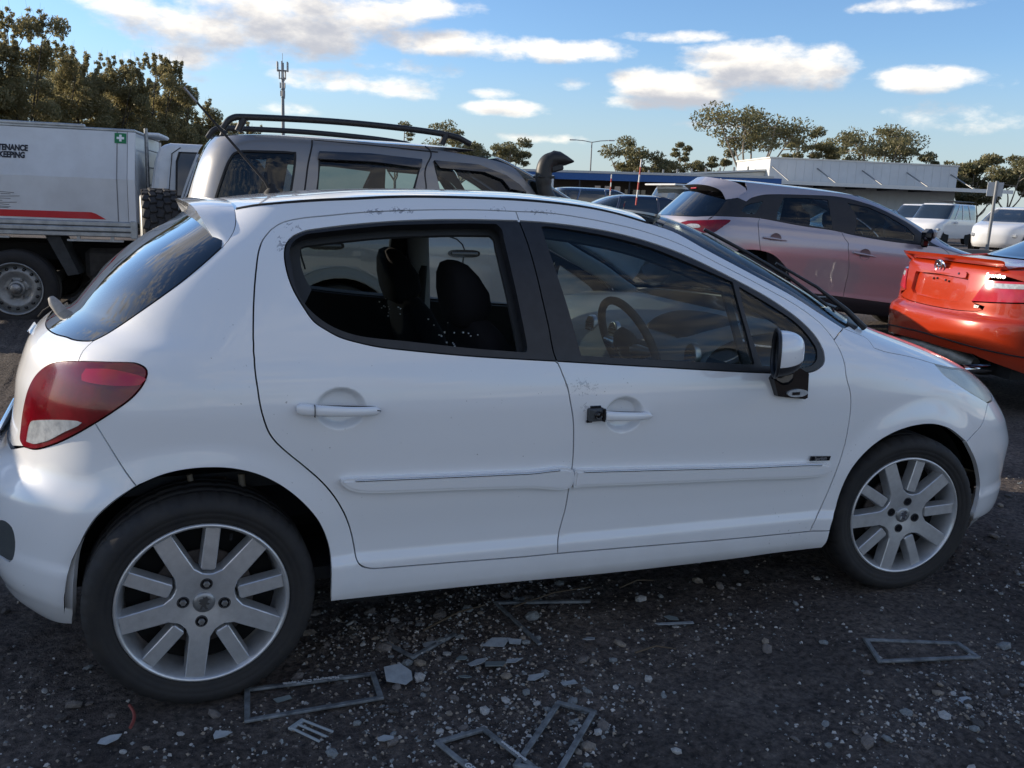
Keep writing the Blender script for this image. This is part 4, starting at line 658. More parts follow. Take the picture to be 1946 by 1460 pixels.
    # scuttle panel below the windscreen
    sc = [(2.60, 1.026), (2.80, 1.036), (3.10, 1.041), (ax, 1.043)]
    pn('scuttle', BLACKP, car, sym(cr([(ax, 1.062), (3.1, 1.060), (2.80, 1.056), (2.63, 1.046)], .03) + cr(sc, .03), ax), off=.004, gap=0, flange=.006)
    # rear wiper: arm stub lifted off the glass
    a = MB().tube([(-.385, -.10, 1.060), (-.376, -.11, 1.046), (-.352, -.125, 1.012), (-.330, -.14, .980), (-.316, -.15, .960)], [.010, .017, .019, .016, .010], 10).build('rear_wiper_arm', mat('weathered_grey', (.36, .34, .31), .6, var=.2, vscale=60), car)
    MB().tube([(-.340, -.17, 1.02), (-.318, -.18, .985), (-.306, -.185, .955)], [.009, .008, .005], 8).tube([(-.352, -.125, 1.016), (-.335, -.172, 1.012)], .006, 6).build('wiper_linkage', GLOSSB, a)
    MB().tube([(-.435, .02, .985), (-.42, .02, 1.005), (-.385, .0, 1.03)], .002, 6).build('loose_wiper_wire', RUBBER, a)
    # tailgate badge and lock
    MB().box((-.447, -.05, .955), (.006, .20, .02), Matrix.Rotation(R(-25), 3, 'Y'), bev=.002).build('tailgate_badge', CHROME, car)
    MB().box((-.532, -.1, .672), (.012, .44, .05), bev=.004).build('number_plate_light_bar', CHROME, car)
    # ---- wheels, arch liners, underside
    wr = make_wheel('rear_wheel', car, (0, -.752, .305), 0, R(46)); make_wheel('front_wheel', car, (2.54, -.757, .305), .1696, R(41), bolts=False)
    for nm, x in (('rear_wheel', 0), ('front_wheel', 2.54)):
        w = make_wheel(nm, car, (x, .752, .305), 0, R(10)); w.rotation_euler = (0, 0, math.pi)
    for cx, r in ((0.03, .385), (2.545, .378)):
        for sgn in (-1, 1):
            mb = MB(); n = 26; a = np.linspace(-.02, math.pi + .02, n); vs = []; r -= .006
            for y in (.78, .60, .45): vs += [(cx + r * math.cos(q), sgn * y, .300 + r * math.sin(q)) for q in a]
            mb.add(vs, [(k * n + i, k * n + i + 1, (k + 1) * n + i + 1, (k + 1) * n + i) for k in (0, 1) for i in range(n - 1)], True)
            cc = len(vs); mb.add(vs[2 * n:] + [(cx, sgn * .45, .30)], [(i, i + 1, n) for i in range(n - 1)]); mb.build('wheel_arch_liner', mat('arch_liner_black', (.006, .006, .006), .9), car)
    MB().tube([(.06, -.66, .60), (.065, -.665, .40)], .022, 12).build('rear_damper', mat('rusty_steel', (.13, .09, .06), .8, var=.4, vscale=40), car)
    MB().tube([(.12, -.70, .62), (.13, -.705, .45)], .010, 8).tube([(-.02, -.70, .63), (.0, -.70, .50)], .008, 8).build('brake_hose', mat('dusty_cable', (.20, .17, .13), .8), car)
    MB().box((1.27, 0, .235), (1.75, 1.52, .05)).box((.6, 0, .25), (.5, .9, .06)).box((2.75, 0, .28), (1.0, 1.1, .1)).box((-.2, 0, .32), (.55, 1.1, .1)).build('floorpan', mat('underbody_black', (.012, .012, .012), .9), car)
    # ---- cabin
    MB().box((1.2, 0, .30), (1.9, 1.45, .04)).box((.0, 0, .58), (.62, 1.25, .05)).build('cabin_floor', CABIN, car)
    def seat(y, x=1.02, rear=False):
        s = bpy.data.objects.new('front_seat', None); col.objects.link(s); s.parent = car
        def pad(name, secs, w, p, bev):
            nu, nv = len(secs), 20; G = np.zeros((nu, nv + 1, 3))
            for i, (cx, cz, hx, hy) in enumerate(secs):
                for j in range(nv + 1):
                    a = 2 * math.pi * j / nv; ca, sa = math.cos(a), math.sin(a); e = .62
                    G[i, j] = (cx + hx * math.copysign(abs(ca) ** e, ca), y + hy * math.copysign(abs(sa) ** e, sa), cz)
            o = grid_mesh(name, G, SEATF, s); bm = bmesh.new(); bm.from_mesh(o.data); bmesh.ops.remove_doubles(bm, verts=bm.verts, dist=1e-5); bmesh.ops.holes_fill(bm, edges=[e for e in bm.edges if e.is_boundary]); bmesh.ops.recalc_face_normals(bm, faces=bm.faces); bm.to_mesh(o.data); bm.free(); o.data.shade_smooth(); return o
        pad('backrest', [(x + .05, .50, .06, .20), (x + .04, .56, .085, .235), (x, .72, .085, .245), (x - .05, .88, .075, .235), (x - .085, .97, .06, .20), (x - .10, 1.01, .045, .14), (x - .105, 1.03, .02, .08)], 0, 0, 0)
        pad('headrest', [(x - .125, .985, .02, .05), (x - .123, 1.0, .055, .10), (x - .122, 1.05, .074, .128), (x - .135, 1.11, .072, .132), (x - .155, 1.165, .054, .118), (x - .168, 1.20, .034, .085), (x - .172, 1.212, .012, .04)], 0, 0, 0)
        for k in (-.05, .05): MB().tube([(x - .11, y + k, .94), (x - .115, y + k, 1.02)], .006, 8).build('headrest_post', STEEL, s)
        pad('cushion', [(x + .30, .36, .20, .22), (x + .28, .42, .27, .245), (x + .27, .50, .27, .25), (x + .27, .54, .24, .22), (x + .27, .55, .16, .16)], 0, 0, 0)
        for _ in range(14):   # glass crumbs caught on the seat
            if y < 0 or random.random() < .5: pass
        return s
    seat(-.36, 1.03); seat(.36, 1.0)
    bench = MB().box((.10, 0, .72), (.14, 1.22, .46), Matrix.Rotation(R(-18), 3, 'Y'), bev=.05).build('rear_bench', SEATF, car)
    MB().box((.36, 0, .48), (.46, 1.24, .16), bev=.05).build('bench_cushion', SEATF, bench)
    cr_ = MB()
    for _ in range(60):
        x = random.uniform(.25, .6); y = random.uniform(-.6, .1); s_ = random.uniform(.003, .007)
        cr_.box((x, y, .565), (s_, s_, s_ * .6), Matrix.Rotation(random.random() * 3, 3, 'Z'))
    for _ in range(40):
        x = random.uniform(.84, .93); s_ = random.uniform(.003, .006); cr_.box((x - .02, random.choice((-.36, .36)) + random.uniform(-.2, .2), random.uniform(.93, .99)), (s_, s_, s_))
    cr_.build('glass_crumbs', mat('glass_crumb', (.75, .8, .8), .1, coat=1.), car)
    # dash: swept section across the cabin
    sec = [(1.63, .62), (1.60, .74), (1.62, .86), (1.66, .93), (1.75, .972), (1.90, .995), (2.05, 1.0), (2.22, .985), (2.30, .95)]
    G = np.array([[(x + .04 * (abs(v) ** 2), v * (.70 + .0 * z), z) for v in np.linspace(-1, 1, 25)] for x, z in cr(sec, n=5)])
    dash = grid_mesh('dashboard', G, mat('slate_dash', (.24, .25, .255), .7, bump=.2, bscale=250), car)
    MB().lathe([(.0, 0), (.001, 0)], 3).v
    bn = [(1.70, .955), (1.74, 1.0), (1.82, 1.025), (1.93, 1.02), (2.0, 1.0)]
    G = np.array([[(x, -.36 + v * .17, z - .05 * v ** 4) for v in np.linspace(-1, 1, 15)] for x, z in cr(bn, n=5)]); grid_mesh('instrument_binnacle', G, CABIN, dash)
    for y in (.62, .10, -.10, -.66):
        v = MB(); n = 20; v.lathe([(.0005, 0), (.04, 0), (.044, -.004), (.047, .004), (.047, .02)], n, 'X'); o = v.build('air_vent', mat('vent_silver', (.4, .41, .42), .3, .8), dash); o.location = (1.638, y, .905); o.scale = (1, .8, 1.15)
        for k in range(4): MB().box((1.634, y, .882 + k * .015), (.006, .055, .004)).build('vent_slat', CABIN, dash)
    # steering wheel (right-hand drive)
    sw = bpy.data.objects.new('steering_wheel', None); col.objects.link(sw); sw.parent = car; sw.location = (1.565, -.36, .905); sw.rotation_euler = (0, R(-24), 0)
    ring = [(0, .182 * math.cos(a), .182 * math.sin(a)) for a in np.linspace(0, 2 * math.pi, 49)]
    MB().tube(ring, .0155, 10, caps=False).build('wheel_rim', CABIN, sw)
    MB().lathe([(.0005, -.045), (.045, -.04), (.068, -.025), (.074, 0), (.05, .02)], 24, 'X').build('airbag_boss', CABIN, sw)
    for a in (R(180), R(0), R(-90)):
        MB().tube([(-.015, .06 * math.cos(a), .06 * math.sin(a)), (-.004, .175 * math.cos(a), .175 * math.sin(a))], [.022, .013], 8).build('wheel_spoke', mat('satin_silver', (.45, .46, .47), .35, .7), sw)
    MB().prism([(.7 * y, .7 * z) for y, z in lion_pts], 'X', -.052, -.044).build('boss_emblem', CHROME, sw)
    MB().tube([(1.58, -.36, .90), (1.80, -.36, .83)], .035, 12).build('steering_column', CABIN, car)
    MB().box((1.72, .0, 1.275), (.035, .22, .062), Matrix.Rotation(R(12), 3, 'Y'), bev=.012).tube([(1.745, 0, 1.29), (1.79, 0, 1.325)], .010, 8).build('rear_view_mirror', GLOSSB, car)
    for y in (-.33, .33): MB().box((1.50, y, 1.335), (.16, .34, .016), Matrix.Rotation(R(10), 3, 'Y'), bev=.006).build('sun_visor', CABGREY, car)
    # pillar linings
    for sgn in (1, -1):
        ap = K.P(*np.array(cr(FT['apillar'], .05)).T); q = [(p[0] - .03, sgn * (p[1] + .045), p[2] - .025) for p in ap]; MB().tube(q, .036, 10).build('pillar_lining', CABGREY, car)
        q = [(1.075, sgn * -.72, .80), (1.06, sgn * -.675, 1.05), (1.02, sgn * -.60, 1.28), (1.0, sgn * -.54, 1.36)]; MB().tube(q, [.05, .045, .05, .06], 10).build('pillar_lining', CABGREY if sgn < 0 else CABIN, car)
        MB().box((1.055, sgn * -.625, 1.13), (.05, .02, .11), bev=.008).build('belt_guide', CABGREY, car)
        MB().tube([(1.055, sgn * -.615, 1.12), (1.04, sgn * -.60, .9), (1.10, sgn * -.62, .55)], [.018, .018, .018], 6).build('seat_belt', CABIN, car)
        q = K.P(np.linspace(-.60, -.30, 12), np.full(12, 1.12)); pn('quarter_lining', CABIN, car, K.inset(join([(-.40, .80), (.05, .80), (.08, 1.0), (.12, 1.15)], cr([(.12, 1.15), (-.1, 1.30), (-.30, 1.32)], .03), [(-.36, 1.20), (-.50, .98)]), .0), off=-.05, gap=0, flange=0, dt=.06, dz=.04, mirror=True) if sgn > 0 else None
    return car
lion_pts = [(-.012,-.018),(-.006,-.016),(-.004,-.009),(0,-.012),(.004,-.019),(.010,-.018),(.006,-.012),(.005,-.004),(.011,-.006),(.015,-.002),(.008,.002),(.012,.008),(.016,.010),(.010,.013),(.008,.019),(.002,.016),(-.003,.018),(-.002,.012),(-.010,.012),(-.014,.007),(-.007,.005),(-.013,.001),(-.009,-.003),(-.006,-.004)]
TINT2 = glass_mat('privacy_glass', (.42, .50, .50), .9)
LAMPIN = mat('headlamp_reflector', (.88, .87, .80), .45, 0., var2=(.66, .68, .66), vscale=9)
make_hatchback()
# ------------------------------------------------------------------ skins of the neighbouring cars (own axes: x forward from the rear axle, y left, z up)
def tab(*rows):
    return [list(c) for c in zip(*rows)]
# z, half width, tail x, nose x, rear taper start, front taper start, tail roundness, nose roundness
cx_skin = Body(*tab(
    (.18, .82, -.66, 3.40, .10, 2.5, 3.0, 3.2), (.25, .855, -.70, 3.45, .10, 2.5, 3.0, 3.2), (.34, .872, -.73, 3.48, .10, 2.5, 3.0, 3.2), (.42, .862, -.745, 3.50, .10, 2.5, 3.0, 3.2),
    (.52, .860, -.755, 3.50, .10, 2.5, 3.0, 3.2), (.66, .868, -.755, 3.48, .10, 2.5, 3.0, 3.1), (.78, .876, -.745, 3.42, .10, 2.45, 3.0, 3.0), (.86, .874, -.735, 3.32, .10, 2.4, 3.0, 2.9), (.94, .862, -.72, 3.05, .10, 2.3, 3.0, 2.8),
    (1.0, .842, -.70, 2.70, .10, 2.1, 2.9, 2.8), (1.05, .815, -.665, 2.52, .10, 1.9, 2.9, 3.0), (1.12, .782, -.60, 2.36, .12, 1.75, 2.9, 3.4), (1.22, .728, -.50, 2.14, .15, 1.55, 3.0, 3.7), (1.32, .675, -.40, 1.92, .20, 1.35, 3.1, 3.8), (1.40, .630, -.32, 1.72, .25, 1.15, 3.2, 3.8), (1.47, .582, -.26, 1.47, .30, .95, 3.2, 3.6)),
    pitch=.07, xc=1.25, flares=((0, .335, .40, .50, .018), (2.57, .335, .40, .50, .018)))
CX_POSE = (6.12, 5.55, -.316, .17)
pf_skin = Body(*tab(
    (.30, .86, -1.02, 3.66, -.2, 2.7, 3.2, 3.2), (.40, .90, -1.05, 3.72, -.2, 2.7, 3.2, 3.2), (.55, .905, -1.07, 3.75, -.2, 2.7, 3.2, 3.2), (.75, .915, -1.06, 3.75, -.2, 2.7, 3.2, 3.2), (.90, .920, -1.05, 3.74, -.2, 2.7, 3.2, 3.2), (1.0, .918, -1.04, 3.70, -.2, 2.7, 3.2, 3.0),
    (1.08, .905, -1.03, 3.3, -.2, 2.5, 3.2, 3.0), (1.14, .885, -1.02, 2.55, -.2, 2.0, 3.2, 3.2), (1.20, .865, -1.01, 2.40, -.2, 1.9, 3.4, 3.4), (1.30, .835, -.98, 2.18, -.2, 1.75, 3.6, 3.6), (1.45, .785, -.93, 1.90, -.2, 1.5, 3.8, 3.8), (1.60, .730, -.87, 1.60, -.2, 1.2, 4.0, 4.0), (1.70, .68, -.81, 1.36, -.2, 1.0, 4.0, 4.0), (1.75, .63, -.76, 1.15, -.2, .85, 4.0, 4.0)),
    xc=1.3, flares=((0, .37, .42, .50, .025), (2.85, .37, .42, .50, .025)))
PF_POSE = (1.20, 4.0, 0., .05)
cm_skin = Body(*tab(
    (.20, .80, -.98, 3.5, -.45, 2.5, 3.2, 3.0), (.28, .87, -1.05, 3.6, -.45, 2.5, 3.2, 3.0), (.36, .895, -1.08, 3.65, -.45, 2.5, 3.2, 3.0), (.46, .905, -1.095, 3.68, -.45, 2.5, 3.2, 3.0), (.56, .908, -1.10, 3.7, -.45, 2.5, 3.2, 3.0), (.64, .908, -1.085, 3.68, -.45, 2.5, 3.2, 3.0),
    (.68, .907, -1.02, 3.66, -.45, 2.5, 3.2, 3.0), (.76, .905, -1.01, 3.6, -.45, 2.5, 3.2, 3.0), (.85, .898, -1.00, 3.45, -.45, 2.5, 3.2, 3.0), (.93, .88, -.985, 3.0, -.45, 2.4, 3.2, 3.0), (1.00, .855, -.965, 2.3, -.45, 1.7, 3.2, 3.0), (1.045, .82, -.90, 2.15, -.45, 1.6, 3.2, 3.0), (1.06, .80, -.62, 2.1, -.25, 1.55, 3.0, 3.2), (1.075, .785, -.36, 2.05, .1, 1.5, 2.8, 3.4), (1.12, .76, -.22, 1.95, .25, 1.45, 2.8, 3.4), (1.25, .70, .10, 1.65, .5, 1.2, 3.0, 3.4), (1.36, .635, .40, 1.35, .7, .95, 3.2, 3.4), (1.42, .59, .62, 1.1, .8, .9, 3.2, 3.2)),
    xc=1.3, flares=((0, .33, .38, .46, .012), (2.775, .33, .38, .46, .012)))
CM_POSE = (6.72, 1.79, -.285, .05)
# feature lines on the neighbouring cars (t, height)
CXF = {
'belt': [[-0.386,1.074],[-0.175,1.091],[0.096,1.103],[0.613,1.074],[1.032,1.062],[1.253,1.037],[1.584,1.015],[1.887,1.013],[2.296,1.014]],
'wtop': [[-0.138,1.26],[-0.074,1.317],[0.152,1.363],[0.929,1.399],[2.051,1.426],[2.43,1.385],[2.542,1.303],[2.573,1.21],[2.457,1.101],[2.296,1.014]],
'dpil': [[-0.386,1.074],[-0.366,1.162],[-0.352,1.258],[-0.256,1.287],[-0.138,1.26]],
'qwin': [[-0.147,1.158],[-0.101,1.232],[0.081,1.285],[0.058,1.218],[0.006,1.147],[-0.103,1.14]],
'rgl': [[0.498,1.349],[0.996,1.372],[1.557,1.38],[1.047,1.073],[0.692,1.09],[0.314,1.108],[0.35,1.196]],
'fgl': [[1.98,1.371],[2.293,1.353],[2.385,1.285],[2.392,1.184],[2.278,1.109],[1.99,1.035],[1.686,1.043],[1.282,1.048]],
'rcut': [[0.253,1.363],[0.094,1.114],[0.059,0.958],[0.076,0.799],[0.113,0.65]],
'bcut': [[2.065,1.427],[1.155,1.062],[0.973,0.927],[0.938,0.804],[0.925,0.597],[0.907,0.384],[0.908,0.362]],
'fcut': [[2.296,1.014],[1.982,0.908],[1.922,0.744],[1.875,0.511],[1.862,0.367]],
'lamp': [[-0.691,0.953],[-0.609,0.987],[-0.423,1.022],[-0.224,1.047],[-0.29,0.965],[-0.359,0.896],[-0.467,0.884],[-0.547,0.884],[-0.636,0.902]],
'clad_arch': [[-0.215,0.695],[-0.135,0.736],[-0.03,0.761],[0.09,0.764],[0.205,0.734],[0.304,0.651],[0.369,0.557],[0.411,0.393]],
'clad_top': [[0.411,0.393],[0.489,0.347],[0.599,0.371],[0.897,0.369],[1.363,0.355]],
'clad_bot': [[0.62,0.305],[0.906,0.29],[1.37,0.301]],
'handr': [[0.1,0.909],[0.333,0.9]],
'handf': [[0.987,0.853],[1.202,0.835]],
'spoil': [[-1.072,1.364],[-0.26,1.292],[-0.216,1.381]],
'rgls': [[-0.787,1.306],[-0.346,1.248],[-0.386,1.074],[-0.734,1.036]],
'bseam': [[-0.359,0.896],[-0.285,0.733]],
'mir': [[2.047,1.039]],
}
PFF = {
'w1': [[-0.537,1.323],[-0.517,1.477],[-0.497,1.581],[-0.458,1.633],[-0.301,1.643],[-0.096,1.645],[-0.065,1.618],[-0.099,1.386],[-0.117,1.332]],
'cutq': [[0.122,1.737],[0.03,1.575],[-0.014,1.397],[-0.036,1.25]],
'w2': [[0.159,1.652],[0.721,1.657],[1.312,1.637],[0.932,1.438],[0.842,1.351],[0.062,1.343],[0.078,1.401]],
'cutb': [[1.725,1.744],[1.248,1.582],[1.035,1.441],[0.887,1.28]],
'w3': [[1.446,1.635],[1.947,1.622],[2.07,1.554],[2.03,1.492],[1.971,1.435],[1.931,1.401],[1.046,1.34],[1.157,1.446]],
'apil': [[2.188,1.695],[2.444,1.669],[2.566,1.625],[2.318,1.523],[2.048,1.423]],
'hand1': [[-0.014,1.016],[0.17,1.014]],
'hand2': [[0.699,0.989],[0.895,0.963]],
'gut': [[-0.648,1.735],[-0.33,1.755],[0.183,1.755],[0.919,1.749],[1.767,1.722]],
}
CMF = {
'llamp': [[-1.663,1.002],[-1.677,0.946],[-1.59,0.884],[-1.521,0.85],[-1.42,0.813],[-1.409,0.863],[-1.47,0.945],[-1.55,0.997]],
'rlamp': [[-0.707,0.936],[-0.475,0.946],[-0.311,0.944],[-0.298,0.82],[-0.456,0.802],[-0.784,0.772],[-0.752,0.841]],
'plate': [[-1.395,0.978],[-1.11,0.965],[-0.86,0.954],[-0.858,0.756],[-1.035,0.74],[-1.327,0.785]],
'garn': [[-1.403,0.988],[-0.863,0.973],[-0.862,0.93],[-1.108,0.936],[-1.376,0.963]],
'tbot': [[-1.386,0.808],[-1.265,0.709],[-0.946,0.694],[-0.755,0.7],[-0.696,0.756]],
'bot': [[-1.244,0.436],[-0.935,0.405],[-0.631,0.388],[-0.344,0.288]],
'logo': [[-1.147,1.0]],
'crease': [[-1.372,0.549],[-0.941,0.47],[-0.747,0.457],[-0.362,0.414]],
'sportivo': [[-0.656,0.972]],
'szv': [[-0.742,0.737]],
}
# ------------------------------------------------------------------ the neighbouring vehicles
def tof(B, x, z, lo=-1.15, hi=3.55):
    t = np.linspace(lo, hi, 1500); return float(t[np.argmin(np.abs(B.P(t, np.full_like(t, z + B.k * (x - 1.27)))[:, 0] - x))])
def tz(B, pts): return [(tof(B, x, z), z + B.k * (x - 1.27)) for x, z in pts]          # own-axes (x, z) to skin coordinates
def disc_loop(B, cx, cz, r, a0, a1, n=20): return tz(B, [(cx + r * math.cos(a), cz + r * math.sin(a)) for a in np.linspace(a0, a1, n)])
def pose(e, p): e.location = (p[0], p[1], p[3]); e.rotation_euler = (0, 0, p[2])
def roof_cap(B, parent, z, crown, m, name='roof', x0=None):
    t = np.linspace(-1.15, 3.55, 140); ring = B.P(t, np.full_like(t, z)); n = 21; V = np.linspace(-1, 1, n)
    G = np.zeros((len(t), n, 3))
    xs = ring[:, 0]; xm = (xs.min() + xs.max()) / 2; hl = (xs.max() - xs.min()) / 2
    for j, v in enumerate(V):
        G[:, j, 0] = xs; G[:, j, 1] = -ring[:, 1] * v; f = np.clip(1 - np.abs((xs - xm) / hl) ** 4, 0, 1); G[:, j, 2] = ring[:, 2] + crown * (1 - abs(v) ** 2.4) * f
    return grid_mesh(name, G, m, parent, flip=True)
def simple_wheel(parent, loc, r, w, m_rim, spokes=10, holes=0, sgn=-1):
    e = bpy.data.objects.new('wheel', None); col.objects.link(e); e.parent = parent; e.location = loc; rr = r * .68; e.empty_display_size = .1
    h = w / 2; s = sgn
    MB().lathe([(rr * .95, -h * .8), (rr * 1.03, -h * .95), (rr * 1.2, -h), (r * .93, -h * .95), (r * .985, -h * .8), (r, -h * .5), (r * .985, -h * .45), (r * .985, -h * .35), (r, -h * .3), (r, h * .3), (r * .985, h * .35), (r, h * .5), (r * .985, h * .8), (rr * 1.2, h), (rr, h * .8)], 56).build('tyre', TYRE, e)
    rim = MB().lathe([(rr * .97, -h * .85), (rr, -h * .98), (rr * .96, -h), (rr * .92, -h * .8), (rr * .88, -h * .2), (rr * .88, h * .8)], 48).build('rim', m_rim, e)
    if spokes:
        for k in range(spokes):
            a = 2 * math.pi * k / spokes; MB().box((rr * .55 * math.cos(a), -h * .72, rr * .55 * math.sin(a)), (rr * .84, h * .3, rr * .16), Matrix.Rotation(-a, 3, 'Y'), bev=.006).build('spoke', m_rim, e)
        MB().lathe([(.0005, -h * .92), (rr * .2, -h * .9), (rr * .22, -h * .6)], 20).build('hub', m_rim, e)
    else:
        d = MB().lathe([(.0005, -h * .55), (rr * .26, -h * .55), (rr * .30, -h * .50), (rr * .33, -h * .25), (rr * .46, -h * .30), (rr * .62, -h * .62), (rr * .70, -h * .62), (rr * .86, -h * .35), (rr * .9, -h * .3)], 48).build('disc', m_rim, e)
        for k in range(holes):
            a = 2 * math.pi * k / holes; MB().lathe([(.0005, -h * .60), (rr * .062, -h * .60), (rr * .062, -h * .40)], 10, c=(rr * .77 * math.cos(a), 0, rr * .77 * math.sin(a))).build('vent_hole', GLOSSB, d)
        for k in range(6):
            a = 2 * math.pi * k / 6; MB().lathe([(.0005, -h * .62), (rr * .05, -h * .62), (rr * .055, -h * .3)], 6, c=(rr * .37 * math.cos(a), 0, rr * .37 * math.sin(a)), smooth=False).build('wheel_nut', STEEL, d)
        MB().lathe([(.0005, -h * .95), (rr * .17, -h * .95), (rr * .21, -h * .85), (rr * .22, -h * .5)], 20).build('hub', STEEL, d)
    MB().lathe([(.0005, -h * .05), (rr * .9, -h * .05)], 32).build('wheel_back', mat('wheel_shadow_black', (.004, .004, .004), .9), e)
    if sgn > 0: e.rotation_euler = (0, 0, math.pi)
    return e
def groove(B, parent, pts, r=.003, name='panel_gap', off=-.0005):
    q = np.array(pts, float); p, _, _, n = B.frame(q[:, 0], q[:, 1]); p = p + n * off; o = MB().tube(p, r, 5).build(name, RUBBER, parent); return o
def seat_pair(parent, x, zt, m, yy=.36, w=.12):
    for y in (-yy, yy):
        s = MB().box((x + .05, y, zt - .50), (.14, .44, .55), Matrix.Rotation(R(-12), 3, 'Y'), bev=.06).build('seat_back', m, parent)
        G = np.zeros((9, 17, 3))
        for i, v in enumerate(np.linspace(-1, 1, 9)):
            k = math.sqrt(max(0, 1 - abs(v) ** 3)) + .02
            for j in range(17):
                a = 2 * math.pi * j / 16; G[i, j] = (x - .03 - .015 * v + .05 * k * math.cos(a), y + .13 * k * math.copysign(abs(math.sin(a)) ** .7, math.sin(a)), zt - .12 + .11 * v)
        grid_mesh('headrest', G, m, s)

MAUVE = car_paint('mauve_metallic_paint', (.40, .37, .40), flake=.4, dirt=.5, rough=.30)
ORANGE = car_paint('burnt_orange_paint', (.40, .030, .004), flake=.12, dirt=.5, rough=.30)
GREYP = car_paint('gunmetal_paint', (.20, .20, .205), flake=.2, dirt=.6, rough=.36)
CLAD = mat('black_cladding', (.016, .017, .020), rough=.6, bump=.2, bscale=300)
PRIV = glass_mat('privacy_window_glass', (.36, .43, .45), 1.1)
CLR2 = glass_mat('clear_side_glass', (.68, .78, .78), 1.0)
DARKG = glass_mat('dark_rear_glass', (.05, .06, .07), 2.0)

def make_crossover():
    B = cx_skin; F = CXF
    car = empty('crossover', label='mauve silver compact crossover with black arch cladding beside the orange sedan', cat='car'); pose(car, CX_POSE)
    C = lambda k, s=.015: cr(F[k], s)
    pn = lambda *a, **k: B.panel(*a, **{**dict(dt=.05, dz=.03, gap=.003), **k})
    belt = C('belt'); wtop = C('wtop'); rcut = C('rcut'); bcut = C('bcut'); fcut = C('fcut'); arch = C('clad_arch'); ct = cr(F['clad_top'] + [[1.862, .345]], .015)
    near = lambda curve, p: min(range(len(curve)), key=lambda i: np.hypot(*(np.array(curve[i]) - np.array(p))))
    ib1 = near(belt, F['rcut'][1]); ir1 = near(rcut, F['rcut'][1]); irA = near(rcut, (.079, .764)); iaA = near(arch, (.085, .764)); ibB = near(belt, F['bcut'][1]); icB = near(bcut, F['bcut'][1]); itB = near(ct, (.905, .369))
    L = F['lamp']
    quarter = join(belt[:ib1 + 1], rcut[ir1:irA + 1], arch[:iaA + 1][::-1], [F['bseam'][1], F['bseam'][0]], [L[4], L[3], L[2], (-.40, 1.05)])
    pn('quarter_panel', MAUVE, car, quarter, mirror=True)
    pn('rear_door', MAUVE, car, join(belt[ib1:ibB + 1], bcut[icB:], ct[:itB + 1][::-1], arch[iaA:][::-1], rcut[ir1:irA + 1][::-1]), mirror=True)
    pn('front_door', MAUVE, car, join(belt[ibB:], fcut, ct[itB:][::-1], bcut[icB:][::-1]), mirror=True)
    rg, fg, qw = join(cr(F['rgl'] + [F['rgl'][0]], .02)), join(cr(F['fgl'] + [F['fgl'][0]], .02)), join(cr(F['qwin'] + [F['qwin'][0]], .02))
    rg = join([F['rgl'][i] for i in range(7)]); fg = join([F['fgl'][i] for i in range(8)])
    band = join(belt, wtop[::-1], C('dpil')[::-1])
    pn('window_surround', BLACKP, car, band, [rg, fg, qw], off=.001, mirror=True, gap=.001)
    pn('rear_side_window', PRIV, car, rg, off=-.004, gap=-.004, flange=0, mirror=True); pn('front_side_window', CLR2, car, fg, off=-.004, gap=-.004, flange=0, mirror=True); pn('quarter_window', PRIV, car, qw, off=-.004, gap=-.004, flange=0, mirror=True)
    for a in ((1.31, 1.40), ): pass
    # roof side rail and windscreen pillar
    ap = [(2.60, 1.455), (2.68, 1.39), (2.72, 1.29), (2.73, 1.19), (2.68, 1.09), (2.60, 1.035)]
    rail = join(wtop, [(2.40, 1.005)], cr(ap[::-1], .02), lin((2.60, 1.468), (-.55, 1.468), 40), cr([F['spoil'][2], (-.262, 1.33), F['spoil'][1]], .02), [F['dpil'][3], F['dpil'][4]])
    rail = join(wtop, [(2.40, 1.005)], cr(ap[::-1], .02), lin((2.58, 1.468), (-.30, 1.468), 40), cr([(-.30, 1.468), F['spoil'][2], (-.262, 1.33), F['spoil'][1]], .02))
    pn('roof_rail', MAUVE, car, rail, mirror=True)
    ax, ar = 3.55, -1.15
    pn('windscreen', CLR2, car, sym(join([(ax, 1.468)], lin((ax, 1.468), (2.60, 1.464), 12), cr(ap, .02), lin((2.60, 1.035), (ax, 1.05), 10)), ax), gap=.002, flange=0)
    roof_cap(B, car, 1.468, .045, MAUVE)
    hd = lin((ax, 1.045), (2.60, 1.03), 10)
    pn('bonnet', MAUVE, car, sym(join(hd, [(2.296, 1.010), (2.35, .96), (2.55, .90)], lin((2.75, .86), (ax, .84), 8)), ax), dz=.008)
    pn('front_wing', MAUVE, car, join([(2.290, 1.005), (2.345, .955), (2.55, .895), (2.72, .855), (2.70, .60)], disc_loop(B, 2.57, .335, .42, .35, math.pi * .93), [(1.90, .40), (1.862, .38)], fcut[::-1]), mirror=True)
    pn('front_bumper', MAUVE, car, sym(join(lin((ax, .83), (2.76, .85), 8), [(2.73, .60), (2.80, .26)], lin((2.9, .22), (ax, .20), 8)), ax))
    # tail
    tb = [(ar, .96), (-.86, .97), (-.69, .99), (-.62, 1.03), (-.43, 1.055), F['dpil'][0]]
    pn('tailgate', MAUVE, car, sym(join(lin((ar, .62), (-.70, .62), 6), [(-.66, .75), L[0], (-.60, .995), L[2], (-.41, 1.055)], [(-.386, 1.074), (-.55, 1.045)], lin((-.734, 1.036), (ar, 1.03), 6)), ar))
    pn('tail_lamp', LAMPRED, car, join(cr(L + [L[0]], .015)), off=.006, gap=.001, flange=.02, mirror=True)
    pn('lamp_reflector', LAMPCLR, car, join(cr([(-.60, .945), (-.56, .962), (-.49, .965), (-.47, .94), (-.51, .925), (-.57, .925), (-.60, .945)], .015)), off=.008, gap=0, flange=.003, mirror=True)
